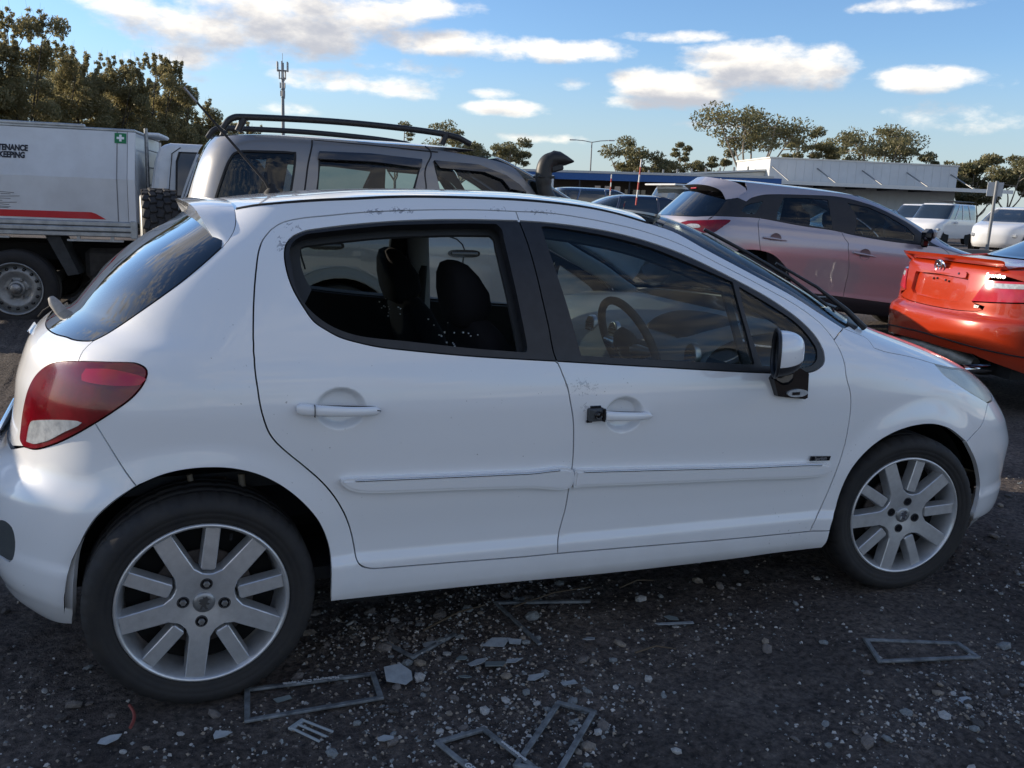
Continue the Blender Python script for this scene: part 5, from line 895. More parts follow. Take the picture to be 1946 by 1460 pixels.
    pn('rear_windscreen', DARKG, car, sym(join(lin((ar, 1.03), (-.734, 1.036), 8), [(-.55, 1.045)], [F['dpil'][0], F['dpil'][1], F['dpil'][2]], lin((-.40, 1.262), (-.78, 1.315), 6), lin((-.80, 1.318), (ar, 1.33), 4)), ar), flange=.006)
    pn('rear_bumper', MAUVE, car, sym(join(lin((ar, .61), (-.70, .61), 6), [L[0], (-.636, .90), (-.547, .882), (-.467, .882), F['bseam'][0], F['bseam'][1], (-.235, .68), (-.30, .55), (-.33, .40)], lin((-.36, .36), (ar, .36), 10)), ar))
    pn('lower_bumper', CLAD, car, sym(join(lin((ar, .352), (-.36, .352), 10), [(-.38, .22)], lin((-.40, .20), (ar, .20), 8)), ar))
    # spoiler
    s0 = B.P(np.array([-.216, -.26]), np.array([1.381, 1.292])); zr = B.P(-1.15, 1.468)
    Fp = [tuple(s0[1]), tuple(s0[0]), tuple(B.P(-.40, 1.455)), tuple(B.P(-.62, 1.468) + (0, 0, .012)), tuple(B.P(-.9, 1.468) + (0, 0, .03)), tuple(B.P(-1.15, 1.468) + (0, 0, .035))]
    Rp = [tuple(B.P(-.345, 1.262) + (-.03, -.0, 0)), (-.20, -.56, 1.455), (-.30, -.48, 1.50), (-.36, -.34, 1.515), (-.385, -.18, 1.52), (-.39, 0, 1.52)]
    def lf(A, Bq, nv=6):
        a = np.array(cr(A, n=5)); b = np.array(cr(Bq, n=5)); w = np.linspace(0, 1, nv)[None, :, None]; G = a[:, None] * (1 - w) + b[:, None] * w; G2 = G[::-1][1:].copy(); G2[..., 1] *= -1; return np.concatenate([G, G2])
    sp = grid_mesh('spoiler', lf(Fp, Rp), MAUVE, car, flip=True)
    Rq = [(x + .09, y * .95, z - .045 - .02 * (i > 1)) for i, (x, y, z) in enumerate(Rp)]; grid_mesh('spoiler_underside', lf(Rp, Rq), BLACKP, sp, flip=True)
    MB().box((-.335, 0, 1.485), (.02, .22, .02), bev=.004).build('high_brake_light', LAMPRED2, sp)
    # cladding and wheels
    for cx in (0, 2.57):
        inner = disc_loop(B, cx, .335, .362, -.25, math.pi + .25, 26)
        outer = arch if cx == 0 else disc_loop(B, cx, .335, .425, -.2, math.pi + .2, 26)
        if cx == 0: outer = disc_loop(B, 0, .345, .455, -.18, math.pi * .80, 24)
        pn('arch_cladding', CLAD, car, join(outer, inner[::-1][(0 if cx else 4):] if cx else disc_loop(B, 0, .335, .362, -.25, math.pi * .80, 24)[::-1]), off=.012, gap=0, mirror=True)
        for s in (-1, 1):
            simple_wheel(car, (cx, s * .76, .335 - B.k * (cx - 1.27)), .335, .21, SILVER, 10, sgn=s)
            mb = MB(); a = np.linspace(-.2, math.pi + .2, 20); vs = [(cx + .375 * math.cos(q), s * y, .335 - B.k * (cx - 1.27) + .375 * math.sin(q)) for y in (.83, .45) for q in a]
            mb.add(vs + [(cx, s * .45, .335)], [(i, i + 1, 21 + i, 20 + i) for i in range(19)] + [(20 + i, 21 + i, 40) for i in range(19)]).build('arch_liner', MATS['arch_liner_black'], car)
    pn('sill_cladding', CLAD, car, join(cr([[.405, .40]] + F['clad_top'] + [[1.9, .345]], .02), [(1.90, .23)], lin((1.85, .205), (.45, .205), 14), [(.42, .30)]), off=.008, mirror=True)
    # details
    for nm, x0 in (('handr', 0), ('handf', 0)):
        a, b = B.P(*np.array(F[nm]).T); h = MB().tube([tuple(a + (0, -.02, 0)), tuple(a * .6 + b * .4 + (0, -.032, 0)), tuple(b + (0, -.015, 0))], [.011, .013, .006], 8).build('door_handle', MAUVE, car)
        c = (a + b) / 2
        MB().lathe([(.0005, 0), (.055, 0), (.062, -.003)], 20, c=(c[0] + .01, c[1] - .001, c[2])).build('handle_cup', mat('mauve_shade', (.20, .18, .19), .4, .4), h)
    for s in (-1, 1):
        m_ = MB().box((1.97, s * .97, 1.075), (.10, .17, .13), bev=.04).build('mirror_housing', GLOSSB, car); MB().box((2.01, s * .985, 1.085), (.06, .13, .10), bev=.03).build('mirror_cap', mat('mirror_grey', (.35, .34, .34), .3, .5, coat=1), m_)
        MB().box((1.99, s * .885, 1.0), (.09, .05, .12), bev=.02).build('mirror_arm', GLOSSB, m_)
    seat_pair(car, 1.16, 1.30, SEATF, .36); seat_pair(car, .28, 1.24, SEATF, .36)
    MB().box((1.2, 0, .42), (2.2, 1.4, .05)).box((-.1, 0, .75), (.7, 1.3, .06)).build('cabin_floor', CABIN, car)
    MB().box((2.05, 0, .90), (.5, 1.44, .20), bev=.06).build('dashboard', CABIN, car)
    ring = [(1.70 + .02 * math.sin(a), -.36 + .18 * math.cos(a), .97 + .18 * math.sin(a)) for a in np.linspace(0, 2 * math.pi, 30)]; MB().tube(ring, .016, 8, caps=False).build('steering_wheel', CABIN, car)
    MB().box((1.66, -.05, 1.30), (.03, .20, .055), bev=.015).build('rear_view_mirror', mat('mirror_orange_reflection', (.22, .14, .10), .2, .3), car)  # brown tint paints the orange reflected in the mirror glass
    for s in (-1, 1): MB().tube([(1.30, s * .56, 1.41), (1.70, s * .62, 1.27), (2.05, s * .70, 1.08), (2.2, s * .74, .97)], .035, 8).build('pillar_lining', mat('pale_pillar_trim', (.40, .40, .38), .7), car)
    for s in (-1, 1): MB().box((1.15, s * .60, 1.14), (.11, .03, .34), Matrix.Rotation(R(s * 26), 3, 'X')).build('pillar_lining', CABIN, car)
    fin = MB(); fin.prism([(-.05, 1.50), (.10, 1.51), (.10, 1.53), (.02, 1.545), (-.035, 1.60)], 'Y', -.012, .012).build('roof_fin', mat('white_fin', (.7, .7, .7), .4), car)
    MB().tube([(-.62, -.05, 1.02), (-.60, -.08, 1.14)], .010, 6).build('rear_wiper', BLACKP, car)
    lg = MB(); ring = [(-.735, .10 + .06 * math.cos(a), .93 + .045 * math.sin(a)) for a in np.linspace(0, 2 * math.pi, 24)]; lg.tube(ring, .006, 6, caps=False).tube([(-.738, .055, .95), (-.740, .10, .925), (-.738, .145, .95)], .005, 6); lg.build('tailgate_badge', CHROME, car)
    return car

def make_offroader():
    B = pf_skin; F = PFF
    car = empty('four_wheel_drive', label='gunmetal four-wheel-drive wagon with black roof rails and raised black snorkel', cat='car'); pose(car, PF_POSE)
    pn = lambda *a, **k: B.panel(*a, **{**dict(dt=.06, dz=.04, gap=.002), **k})
    C = lambda k, s=.02: cr(F[k], s)
    w1 = join(cr(F['w1'] + [(-.13, 1.22), (-.30, 1.20), (-.53, 1.21), (-.545, 1.26), F['w1'][0]], .02)); w2 = join([F['w2'][i] for i in range(4)], [(.80, 1.22), (.05, 1.215), (.06, 1.343)]); w3 = join(cr(F['w3'][:6], .03), [(1.70, 1.24), (.95, 1.225), (1.04, 1.34)])
    ap = cr(F['apil'], .03); A = lambda cx, n=18, r=.42: disc_loop(B, cx, .37, r, 0, math.pi, n)
    side = join(cr([(-.78, 1.735)] + F['gut'], .03), ap[1:], lin((2.03, 1.40), (2.00, 1.17), 4), [(2.55, 1.08), (2.62, .95)], lin((2.62, .95), (2.62, .62), 4), A(2.85), lin(tz(B, [(2.40, .34)])[0], tz(B, [(.46, .34)])[0], 10), A(0), [(-.55, .42), (-.74, .5), (-.82, .9)], lin((-.83, .95), (-.80, 1.70), 10))
    pn('body_side', GREYP, car, side, [w1, w2, w3], mirror=True, flange=.02)
    for w in (w1, w2): pn('rear_side_window', PRIV, car, w, off=-.006, gap=-.004, flange=0, mirror=True); pn('window_seal', RUBBER, car, w, [B.inset(w, .014)], off=.001, gap=0, hole_gap=0, flange=.01, mirror=True)
    pn('front_side_window', CLR2, car, w3, off=-.006, gap=-.004, flange=0, mirror=True); pn('window_seal', RUBBER, car, w3, [B.inset(w3, .014)], off=.001, gap=0, hole_gap=0, flange=.01, mirror=True)
    for w in (F['cutq'] + [(-.06, 1.0), (-.03, .85)], F['cutb'] + [(.80, 1.0), (.78, .5)], [(1.90, 1.20), (1.86, 1.0), (1.80, .5)]): groove(B, car, cr(w, .03), .006)
    groove(B, car, cr([(.14, 1.737), (.9, 1.725), (1.7, 1.705)], .04), .005)
    # weather shields over the doors
    for q in ([F['w2'][0], F['w2'][1], F['w2'][2], (1.18, 1.575), (.70, 1.60), (.13, 1.60)], F['w3'][:5] + [(1.85, 1.455), (1.93, 1.52), (1.86, 1.57), (1.40, 1.582)]):
        pn('weather_shield', mat('smoked_shield', (.012, .015, .022), .12, coat=1), car, join([tuple(a) for a in q]), off=.022, gap=0, flange=.02, mirror=True)
    ax, ar = 3.55, -1.15
    pn('windscreen', CLR2, car, sym(join(lin((ax, 1.70), (2.19, 1.70), 14), ap, lin((2.05, 1.17), (ax, 1.16), 10)), ax), flange=0)
    roof_cap(B, car, 1.745, .045, GREYP)
    pn('bonnet', GREYP, car, sym(join(lin((ax, 1.155), (2.02, 1.16), 12), [(2.55, 1.075)], lin((2.62, .99), (ax, .99), 8)), ax), dz=.01)
    pn('front_bumper', GREYP, car, sym(join(lin((ax, .98), (2.64, .98), 8), [(2.64, .60)], lin((2.70, .36), (ax, .34), 8)), ax))
    pn('tailgate', GREYP, car, sym(join(lin((ar, .45), (-.76, .45), 6), lin((-.80, .60), (-.84, 1.22), 6), lin((-.86, 1.23), (ar, 1.23), 6)), ar)); pn('rear_windscreen', DARKG, car, sym(join(lin((ar, 1.235), (-.86, 1.235), 8), lin((-.85, 1.26), (-.82, 1.70), 6), lin((-.84, 1.72), (ar, 1.73), 6)), ar), flange=0)
    MB().box((-1.08, 0, .50), (.16, 1.72, .22), bev=.05).build('rear_bumper', GREYP, car)
    for s in (-1, 1):
        rl = [(-.74, s * .655, 1.775), (-.68, s * .655, 1.845), (-.55, s * .655, 1.862), (0, s * .66, 1.872), (.55, s * .655, 1.858), (.90, s * .65, 1.83), (1.05, s * .645, 1.78)]
        o = MB(); o.tube(cr(rl, n=6), .022, 10).build('roof_rail', BLACKP, car)
        for x in (-.60, .86): MB().tube([(x - .04, s * .655, 1.765), (x, s * .655, 1.85)], .024, 8).build('rail_foot', BLACKP, car)
        for cx in (0, 2.85):
            simple_wheel(car, (cx, s * .79, .37), .37, .25, SILVER, 6, sgn=s)
            pn('arch_flare', mat('grey_flare', (.16, .165, .16), .5), car, join(disc_loop(B, cx, .37, .50, .1, math.pi - .1, 20), disc_loop(B, cx, .37, .425, .1, math.pi - .1, 20)[::-1]), off=.02, gap=0, mirror=False) if s < 0 else None
            mb = MB(); a = np.linspace(-.1, math.pi + .1, 20); vs = [(cx + .43 * math.cos(q), s * y, .37 + .43 * math.sin(q)) for y in (.86, .45) for q in a]; mb.add(vs + [(cx, s * .45, .37)], [(i, i + 1, 21 + i, 20 + i) for i in range(19)] + [(20 + i, 21 + i, 40) for i in range(19)]).build('arch_liner', MATS['arch_liner_black'], car)
        MB().box((1.42, s * .36, 1.10), (.16, .46, .50), bev=.07).build('seat_back', SEATF, car) if s else 0
    for nm in ('hand1', 'hand2'):
        a, b = B.P(*np.array(F[nm]).T); c = (a + b) / 2; n_ = 24
        g = [(c[0] + .125 * math.copysign(abs(math.cos(q)) ** .5, math.cos(q)), c[2] + .028 * math.copysign(abs(math.sin(q)) ** .8, math.sin(q))) for q in np.linspace(0, 2 * math.pi, n_ + 1)[:-1]]
        h = MB().prism(g, 'Y', c[1] - .008, c[1] + .03).build('handle_recess', GLOSSB, car); MB().tube([(c[0] - .10, c[1] - .016, c[2]), (c[0] + .10, c[1] - .016, c[2])], .011, 8).build('door_handle', mat('handle_grey', (.09, .09, .09), .4), h)
    MB().box((1.2, 0, .55), (3.2, 1.5, .08)).build('cabin_floor', CABIN, car); MB().box((2.15, 0, 1.0), (.4, 1.5, .22), bev=.06).build('dashboard', CABIN, car)
    MB().box((.45, -.36, 1.05), (.16, .46, .5), bev=.07).box((.45, .36, 1.05), (.16, .46, .5), bev=.07).build('rear_seat', SEATF, car)
    # snorkel on the right windscreen pillar
    sn = MB().tube(cr([(1.93, -.90, 1.10), (1.84, -.89, 1.20), (1.71, -.865, 1.31), (1.615, -.845, 1.42), (1.585, -.835, 1.52), (1.59, -.83, 1.62), (1.615, -.83, 1.670), (1.66, -.83, 1.690)], n=5), [.048] * 10 + [.058] * 10 + [.064] * 16, 14).build('snorkel', mat('snorkel_plastic', (.022, .022, .022), .5, bump=.1), car)
    G = []
    for (x, z, r, ry) in ((1.615, 1.675, .062, .062), (1.66, 1.700, .062, .068), (1.71, 1.702, .055, .074), (1.76, 1.692, .038, .078), (1.80, 1.686, .014, .08)):
        G.append([(x + .02 * math.cos(a) * (x < 1.7), -.83 + ry * math.cos(a), z + r * math.sin(a)) for a in np.linspace(0, 2 * math.pi, 19)])
    grid_mesh('snorkel_head', np.array(G), MATS['snorkel_plastic'], sn); MB().box((1.675, -.83, 1.632), (.11, .11, .055), Matrix.Rotation(R(-15), 3, 'Y'), bev=.012).box((1.588, -.83, 1.56), (.13, .13, .02), bev=.006).build('snorkel_collar', MATS['snorkel_plastic'], sn)
    # spare wheel carried on the back
    sw = bpy.data.objects.new('spare_wheel', None); col.objects.link(sw); sw.parent = car; sw.location = (-1.145, -.12, .95); sw.rotation_euler = (0, 0, math.pi / 2)
    r = .395; n = 96; prof = [(.25, -.10), (.27, -.118), (.31, -.125), (.36, -.12), (.383, -.105), (.395, -.07), (.398, 0), (.395, .07), (.383, .105), (.36, .12), (.31, .125), (.26, .11)]
    MB().lathe(prof, n).build('tyre', TYRE, sw)
    blk = MB(); random.seed(3)
    for k in range(30):
        for i, yy in enumerate((-.092, -.048, 0, .048, .092)):
            a = 2 * math.pi * (k + (.5 if i % 2 else 0)) / 30; rr = .401 - (.008 if abs(yy) > .08 else 0); blk.box((rr * math.cos(a), yy, rr * math.sin(a)), (.020, .043, .062), Matrix.Rotation(-a, 3, 'Y') @ Matrix.Rotation((i % 2 - .5) * .5, 3, 'X'), bev=.004)
    tag(blk.build('tread_block', TYRE, sw), kind='stuff')
    MB().lathe([(.005, -.09), (.18, -.09), (.22, -.10), (.255, -.11), (.262, -.10)], 40).build('rim', mat('dirty_white_rim', (.5, .49, .46), .5), sw)
    MB().lathe([(.255, .118), (.30, .131), (.345, .131), (.36, .124)], 48).build('wheel_trim_ring', mat('dull_trim_ring', (.42, .42, .40), .4, .5), sw)
    MB().tube([(-1.06, -.08, .80), (-1.14, -.08, 1.06)], .03, 8).build('spare_carrier', BLACKP, car)
    return car

def make_sedan():
    B = cm_skin; F = CMF
    car = empty('orange_sedan', label='burnt orange four-door sedan with boot lip spoiler and missing number plate', cat='car'); pose(car, CM_POSE)
    pn = lambda *a, **k: B.panel(*a, **{**dict(dt=.05, dz=.03, gap=.003), **k})
    ar, ax = -1.15, 3.55
    tl = cr([(-.70, .72), (-.73, .705), (-.85, .690), (-1.0, .684), (ar, .682)], .02)
    RL = F['rlamp']; lamp = join(cr([RL[0], RL[1], RL[2]], .02), [RL[3]], cr([RL[4], RL[5]], .02), [RL[6]])
    # boot lid: rear face, wraps over to the deck
    lidside = [(-.70, .72), RL[5], RL[6], RL[0], (-.66, .985), (-.60, 1.02), (-.55, 1.045), (-.50, 1.06), (-.48, 1.074)]
    pl = sym([(ar, .955), (-.86, .948), (-.845, .92), (-.852, .79), (-.90, .752), (ar, .742)], ar)
    pn('boot_lid', ORANGE, car, sym(join(tl[::-1], lidside, lin((-.52, 1.0735), (ar, 1.0735), 10)), ar), [join(pl)], dz=.008)
    pn('plate_recess', ORANGE, car, join(pl), off=-.03, gap=-.01, flange=0)
    pn('recess_wall', ORANGE, car, join(pl), [B.inset(join(pl), .004)], off=0, gap=-.002, hole_gap=0, flange=.034)
    g = sym([(ar, .985), (-.88, .978), (-.862, .965), (-.862, .935), (-.90, .930), (ar, .938)], ar)
    pn('boot_garnish', ORANGE, car, join(g), off=.016, gap=0, flange=.05)
    pn('tail_lamp', mat('red_clear_lamp', (.36, .008, .018), .14, coat=.6, var2=(.50, .03, .05), vscale=9), car, lamp, off=.006, gap=.002, flange=.03, mirror=True)
    up = join(cr([(-.695, .918), (-.47, .928), (-.32, .925), (-.315, .900), (-.47, .895), (-.705, .885), (-.695, .918)], .02)); pn('reversing_lens', LAMPCLR, car, up, off=.008, gap=0, flange=.003, mirror=True)
    # bumper with a stepped shelf
    A0 = disc_loop(B, 0, .33, .385, 0, math.pi, 20)
    pn('rear_bumper', ORANGE, car, sym(join(tl[::-1][:1], [(-.70, .71), (-.69, .74), RL[5], RL[4], (-.455, .79), (-.36, .66)], [q for q in A0 if q[0] < -.12][::1][-9:][::-1] if False else [(-.30, .60), (-.27, .50), (-.26, .36)], [(-.30, .285)], lin((-.34, .285), (-.60, .36), 6), lin((-.63, .385), (ar, .40), 8), ), ar) if False else sym(join(tl, []), ar) if False else
       sym(join(tl[::-1], [(-.69, .745), (RL[5][0] + .01, RL[5][1] - .006), (RL[4][0], RL[4][1] - .006), (-.40, .78), (-.34, .66), (-.315, .56), (-.305, .45), (-.305, .34)], lin((-.33, .288), (-.62, .375), 6), lin((-.66, .392), (ar, .405), 8)), ar), dz=.015)
    groove(B, car, [q for q in cr([(-.31, .41), (-.36, .414), (-.747, .457), (-.941, .47), (ar, .475), (-1.36, .47), (-1.55, .457), (-1.94, .414)], .03)], .006, 'bumper_crease', .003)
    # muffler and tailpipe hang under the cut-out
    MB().tube([(-.92, .62, .30), (-.98, .30, .335), (-1.0, 0, .34), (-.98, -.38, .325), (-.93, -.52, .30)], [.05, .082, .088, .085, .05], 16).build('muffler', mat('dirty_steel', (.22, .21, .18), .5, .6, var=.5, vscale=9), car)
    MB().tube([(-.80, -.56, .29), (-1.0, -.60, .285), (-1.09, -.61, .28)], .036, 14, caps=False).build('tailpipe', CHROME, car)
    MB().box((.3, 0, .30), (2.2, 1.5, .14)).build('underbody', MATS['underbody_black'], car)
    # sides, deck and greenhouse
    belt = [(-.46, 1.04), (-.1, 1.035), (1.0, 1.03), (2.0, 1.02), (2.4, 1.0)]
    side = join([(-.36, .79), (-.45, .80), (-.46, .945), (-.66, .99), (-.59, 1.02)], cr(belt, .05), [(2.60, .90), (2.66, .62)], disc_loop(B, 2.775, .33, .385, 0, math.pi, 18), lin(tz(B, [(2.35, .25)])[0], tz(B, [(.42, .25)])[0], 10), A0, [(-.315, .46), (-.325, .56), (-.345, .66)])
    pn('body_side', ORANGE, car, side, mirror=True)
    for x in (.42, 1.35, 2.2): groove(B, car, tz(B, [(x - .06, 1.0), (x, .8), (x, .5), (x - .05, .3)]), .004)
    win = tz(B, [(.02, 1.10), (.40, 1.30), (.62, 1.385), (1.05, 1.39), (1.35, 1.34), (1.85, 1.10), (1.9, 1.07)]); pn('side_window', PRIV, car, join(win), off=-.002, gap=0, flange=0, mirror=True)
    pn('greenhouse', ORANGE, car, join([(-.44, 1.045), (-.42, 1.074)], cr([(-.40, 1.09), (-.42, 1.2), (-.46, 1.32), (-.5, 1.415)], .02), lin((-.4, 1.418), (2.6, 1.418), 20), cr([(2.62, 1.40), (2.66, 1.2), (2.6, 1.06)], .03), [(2.4, 1.01)], cr(belt[::-1][1:], .05)), [join(win)], mirror=True)
    rg = sym(join(lin((ar, 1.08), (-.55, 1.085), 8), cr([(-.46, 1.10), (-.47, 1.2), (-.50, 1.32), (-.54, 1.405)], .02), lin((-.58, 1.412), (ar, 1.415), 6)), ar); pn('rear_windscreen', glass_mat('sedan_rear_glass', (.16, .20, .22), 2.4), car, rg, flange=0, off=.001)
    pn('windscreen', CLR2, car, sym(join(lin((ax, 1.41), (2.68, 1.405), 8), cr([(2.70, 1.38), (2.72, 1.2), (2.66, 1.08)], .03), lin((2.70, 1.07), (ax, 1.07), 8)), ax), flange=0)
    roof_cap(B, car, 1.418, .035, ORANGE)
    pn('bonnet', ORANGE, car, sym(join(lin((ax, 1.04), (2.62, 1.03), 10), [(2.62, .92)], lin((2.7, .86), (ax, .84), 8)), ax), dz=.01); pn('front_bumper', ORANGE, car, sym(join(lin((ax, .83), (2.68, .85), 8), [(2.70, .6)], lin((2.8, .24), (ax, .22), 8)), ax))
    # boot spoiler
    Fp = [tuple(B.P(-.62, 1.012)), tuple(B.P(-.66, 1.044)), tuple(B.P(-.80, 1.05)), tuple(B.P(-1.0, 1.052)), tuple(B.P(-1.15, 1.052))]; Rp = [tuple(B.P(-.635, 1.012) + (-.012, -.004, .004)), (-.925, -.68, 1.082), (-.985, -.52, 1.092), (-1.015, -.25, 1.096), (-1.02, 0, 1.097)]
    def lf(A, Bq, nv=6):
        a = np.array(cr(A, n=6)); b = np.array(cr(Bq, n=6)); w = np.linspace(0, 1, nv)[None, :, None]; G = a[:, None] * (1 - w) + b[:, None] * w; G2 = G[::-1][1:].copy(); G2[..., 1] *= -1; return np.concatenate([G, G2])
    sp = grid_mesh('boot_spoiler', lf(Fp, Rp), ORANGE, car, flip=True); Rq = [(x + .012, y * .985, z - (.004 if i == 0 else .022)) for i, (x, y, z) in enumerate(Rp)]; grid_mesh('spoiler_lip', lf(Rp, Rq), ORANGE, sp, flip=True); Rs = [(x + .05, y * .97, z - .03) for (x, y, z) in Rq]; grid_mesh('spoiler_underside', lf(Rq, Rs), ORANGE, sp, flip=True)
    # emblem: three ovals on the garnish
    p, _, _, n = B.frame(np.array([ar]), np.array([.99])); c = p[0] + n[0] * .024
    em = bpy.data.objects.new('emblem', None); col.objects.link(em); em.parent = car; em.location = tuple(c); em.rotation_euler = (0, R(-8), 0)
    MB().lathe([(.0005, .004), (.062, .004), (.066, .010)], 28, 'X').build('emblem_disc', mat('emblem_dark', (.10, .03, .02), .3), em).scale = (1, 1, .74)
    for ry, rz, dz in ((.070, .050, 0), (.022, .046, 0), (.042, .019, .020)): MB().tube([(0, ry * math.cos(a), dz + rz * math.sin(a)) for a in np.linspace(0, 2 * math.pi, 33)], .0065, 8, caps=False).build('emblem_oval', CHROME, em)
    for key, tx, sz in (('sportivo', 'Sportivo', .046), ('szv', 'SZV', .026)):
        t_, z_ = F[key][0]; p, du, dv, n = B.frame(np.array([t_]), np.array([z_])); o = link('boot_lettering', text_mesh(tx, sz, .002, .0012), mat('letter_silver', (.75, .74, .72), .35, .3), car)
        ux = Vector(du[0]).normalized(); nz = Vector(n[0]); uz = nz.cross(ux).normalized(); o.matrix_local = Matrix.Translation(Vector(p[0]) + nz * .004) @ Matrix((ux, uz, nz)).transposed().to_4x4()
    # torn plate screws and stains in the recess
    pr, _, _, n = B.frame(np.array([-1.24, -1.20, -1.06, -1.10]), np.array([.90, .905, .895, .90]))
    for q, nn in zip(pr, n): MB().tube([tuple(q - nn * .03), tuple(q - nn * .022)], .009, 8).build('plate_screw', GLOSSB, car)
    p, _, _, n = B.frame(np.array([-.93]), np.array([.958])); MB().tube([tuple(p[0] + n[0] * .012), tuple(p[0] + n[0] * .02)], .009, 8).build('boot_lock', GLOSSB, car)
    for s in (-1, 1):
        for cx in (0, 2.775):
            simple_wheel(car, (cx, s * .79, .32), .325, .215, SILVER, 7, sgn=s)
            mb = MB(); a = np.linspace(-.1, math.pi + .1, 20); vs = [(cx + .39 * math.cos(q), s * y, .33 + .39 * math.sin(q)) for y in (.86, .45) for q in a]; mb.add(vs + [(cx, s * .45, .33)], [(i, i + 1, 21 + i, 20 + i) for i in range(19)] + [(20 + i, 21 + i, 40) for i in range(19)]).build('arch_liner', MATS['arch_liner_black'], car)
    MB().box((1.1, 0, .40), (2.6, 1.5, .06)).box((.0, 0, 1.0), (.55, 1.3, .03)).build('cabin_floor', CABIN, car); seat_pair(car, .55, 1.22, SEATF, .36); seat_pair(car, 1.4, 1.25, SEATF, .36)
    return car
make_crossover(); make_offroader(); make_sedan()
# ------------------------------------------------------------------ canopy truck on the left
def make_truck():
    t = empty('canopy_truck', (-1.02, 7.4, .05), -.163, 'white tray truck with box canopy, red stripe and green first-aid sticker', 'truck')
    PANEL = mat('dirty_white_panel', (.62, .64, .66), .42, var2=(.50, .51, .52), vscale=2.2, speck=.55, coat=.2)
    ALU = mat('brushed_aluminium', (.42, .43, .43), .42, .6, var=.25, vscale=12); DARK = mat('chassis_black', (.012, .012, .013), .85, var=.3, vscale=20)
    x0, x1 = -2.4, 1.10; yl = -.95
    prof = [(yl, 1.03), (yl, 1.43), (yl + .14, 1.875)]
    def slab(name, xa, xb, pr, th, m, par):
        vs = []; n = len(pr)
        for x in (xa, xb): vs += [(x, y, z) for y, z in pr] + [(x, y + th, z) for y, z in pr]
        fs = []
        for i in range(n - 1): fs += [(i, i + 1, 2 * n + i + 1, 2 * n + i), (n + i, 3 * n + i, 3 * n + i + 1, n + i + 1)]
        fs += [tuple(range(n)) + tuple(range(2 * n - 1, n - 1, -1)), tuple(range(2 * n, 3 * n)) + tuple(range(4 * n - 1, 3 * n - 1, -1)), (0, 2 * n, 3 * n, n), (n - 1, 2 * n - 1, 4 * n - 1, 3 * n - 1)]
        return MB().add(vs, fs).build(name, m, par)
    body = slab('canopy_side', x0, x1 - .07, prof, .03, PANEL, t)
    slab('canopy_corner_post', x1 - .065, x1, [(y - .004, z) for y, z in prof], .035, mat('post_white', (.66, .67, .68), .4, speck=.4), t)
    slab('canopy_door_edge', x1 - .165, x1 - .155, [(y - .002, z) for y, z in prof], .002, mat('seam_grey', (.2, .2, .21), .6), body)
    MB().box(((x0 + x1) / 2, .02, 1.89), (x1 - x0, 1.66, .03), bev=.01).build('canopy_roof', ALU, t)
    MB().box((-.55, -.78, 1.915), (2.4, .06, .03), bev=.008).build('canopy_lid_rim', ALU, t)
    MB().box((x1 - .02, 0, 1.45), (.03, 1.6, .84)).build('canopy_front', PANEL, t); MB().box(((x0 + x1) / 2, .93, 1.45), (x1 - x0, .03, .84)).build('canopy_far_side', PANEL, t); MB().box((x0, 0, 1.45), (.03, 1.8, .84)).build('canopy_back', PANEL, t)
    for i, (z, h, o) in enumerate(((1.005, .045, 0), (.955, .045, .006), (.905, .045, 0))): MB().box(((x0 + x1) / 2, yl - .012 - o, z), (x1 - x0, .035, h), bev=.008).build('tray_rail', ALU, t)
    MB().box((x1 - .02, yl - .015, .955), (.06, .045, .17), bev=.006).build('tray_corner', ALU, t)
    MB().box(((x0 + x1) / 2, 0, .93), (x1 - x0, 1.86, .05)).build('tray_floor', DARK, t)
    for xa, xb, z in ((.48, .98, .845), (-.5, -.02, .86)):
        r = MB().box(((xa + xb) / 2, yl - .01, z), (xb - xa, .025, .018)).build('tie_rail', ALU, t)
        for x in (xa + .1, xb - .1): MB().box((x, yl - .01, z + .025), (.03, .02, .045)).build('rail_bracket', ALU, r)
    red = MB().prism([(x0, 1.055), (x0, 1.112), (.70, 1.112), (.74, 1.100), (.83, 1.048)], 'Y', yl - .003, yl).build('red_stripe', mat('signal_red', (.50, .008, .015), .4, coat=.3), t)
    ang = math.atan2(.14, .445)
    def onface(x, z): return (x, yl + (z - 1.43) * .14 / .445 - .004, z)
    st = MB().box((0, 0, 0), (.105, .003, .10)).build('first_aid_sticker', mat('safety_green', (.01, .17, .06), .4), t); st.location = onface(.97, 1.815); st.rotation_euler = (-ang, 0, 0)
    MB().box((0, -.003, 0), (.066, .003, .022)).box((0, -.0034, 0), (.022, .003, .066)).build('white_cross', mat('sticker_white', (.75, .76, .76), .4), st)
    ink = mat('lettering_black', (.012, .013, .02), .5)
    for tx, xr, z, s in (('MAINTENANCE', .165, 1.678, .078), ('KEEPING', .14, 1.612, .078)):
        me = text_mesh(tx, s, .001, .0036); w = max(v.co.x for v in me.vertices); o = link('side_lettering', me, ink, t); o.location = onface(xr - w * .72, z); o.rotation_euler = (math.pi / 2 - ang, 0, 0); o.scale = (.72, 1, 1)
    rnd = random.Random(5); scr = mat('scrape_grey', (.13, .13, .135), .7)
    for k in range(9):
        x = rnd.uniform(-.12, -.0); z = 1.27 - k * .018 + rnd.uniform(-.004, .004); MB().box((x, yl - .0015, z), (rnd.uniform(.08, .2), .002, .005), Matrix.Rotation(rnd.uniform(-.06, .06), 3, 'Y')).build('scrape_mark', scr, body)
    # running gear
    simple_wheel(t, (0, -.86, .37), .37, .24, mat('steel_wheel', (.30, .31, .31), .5, .6, var=.25, vscale=20), 0, 16); simple_wheel(t, (0, .80, .37), .37, .24, STEEL, 0, 0, 1)
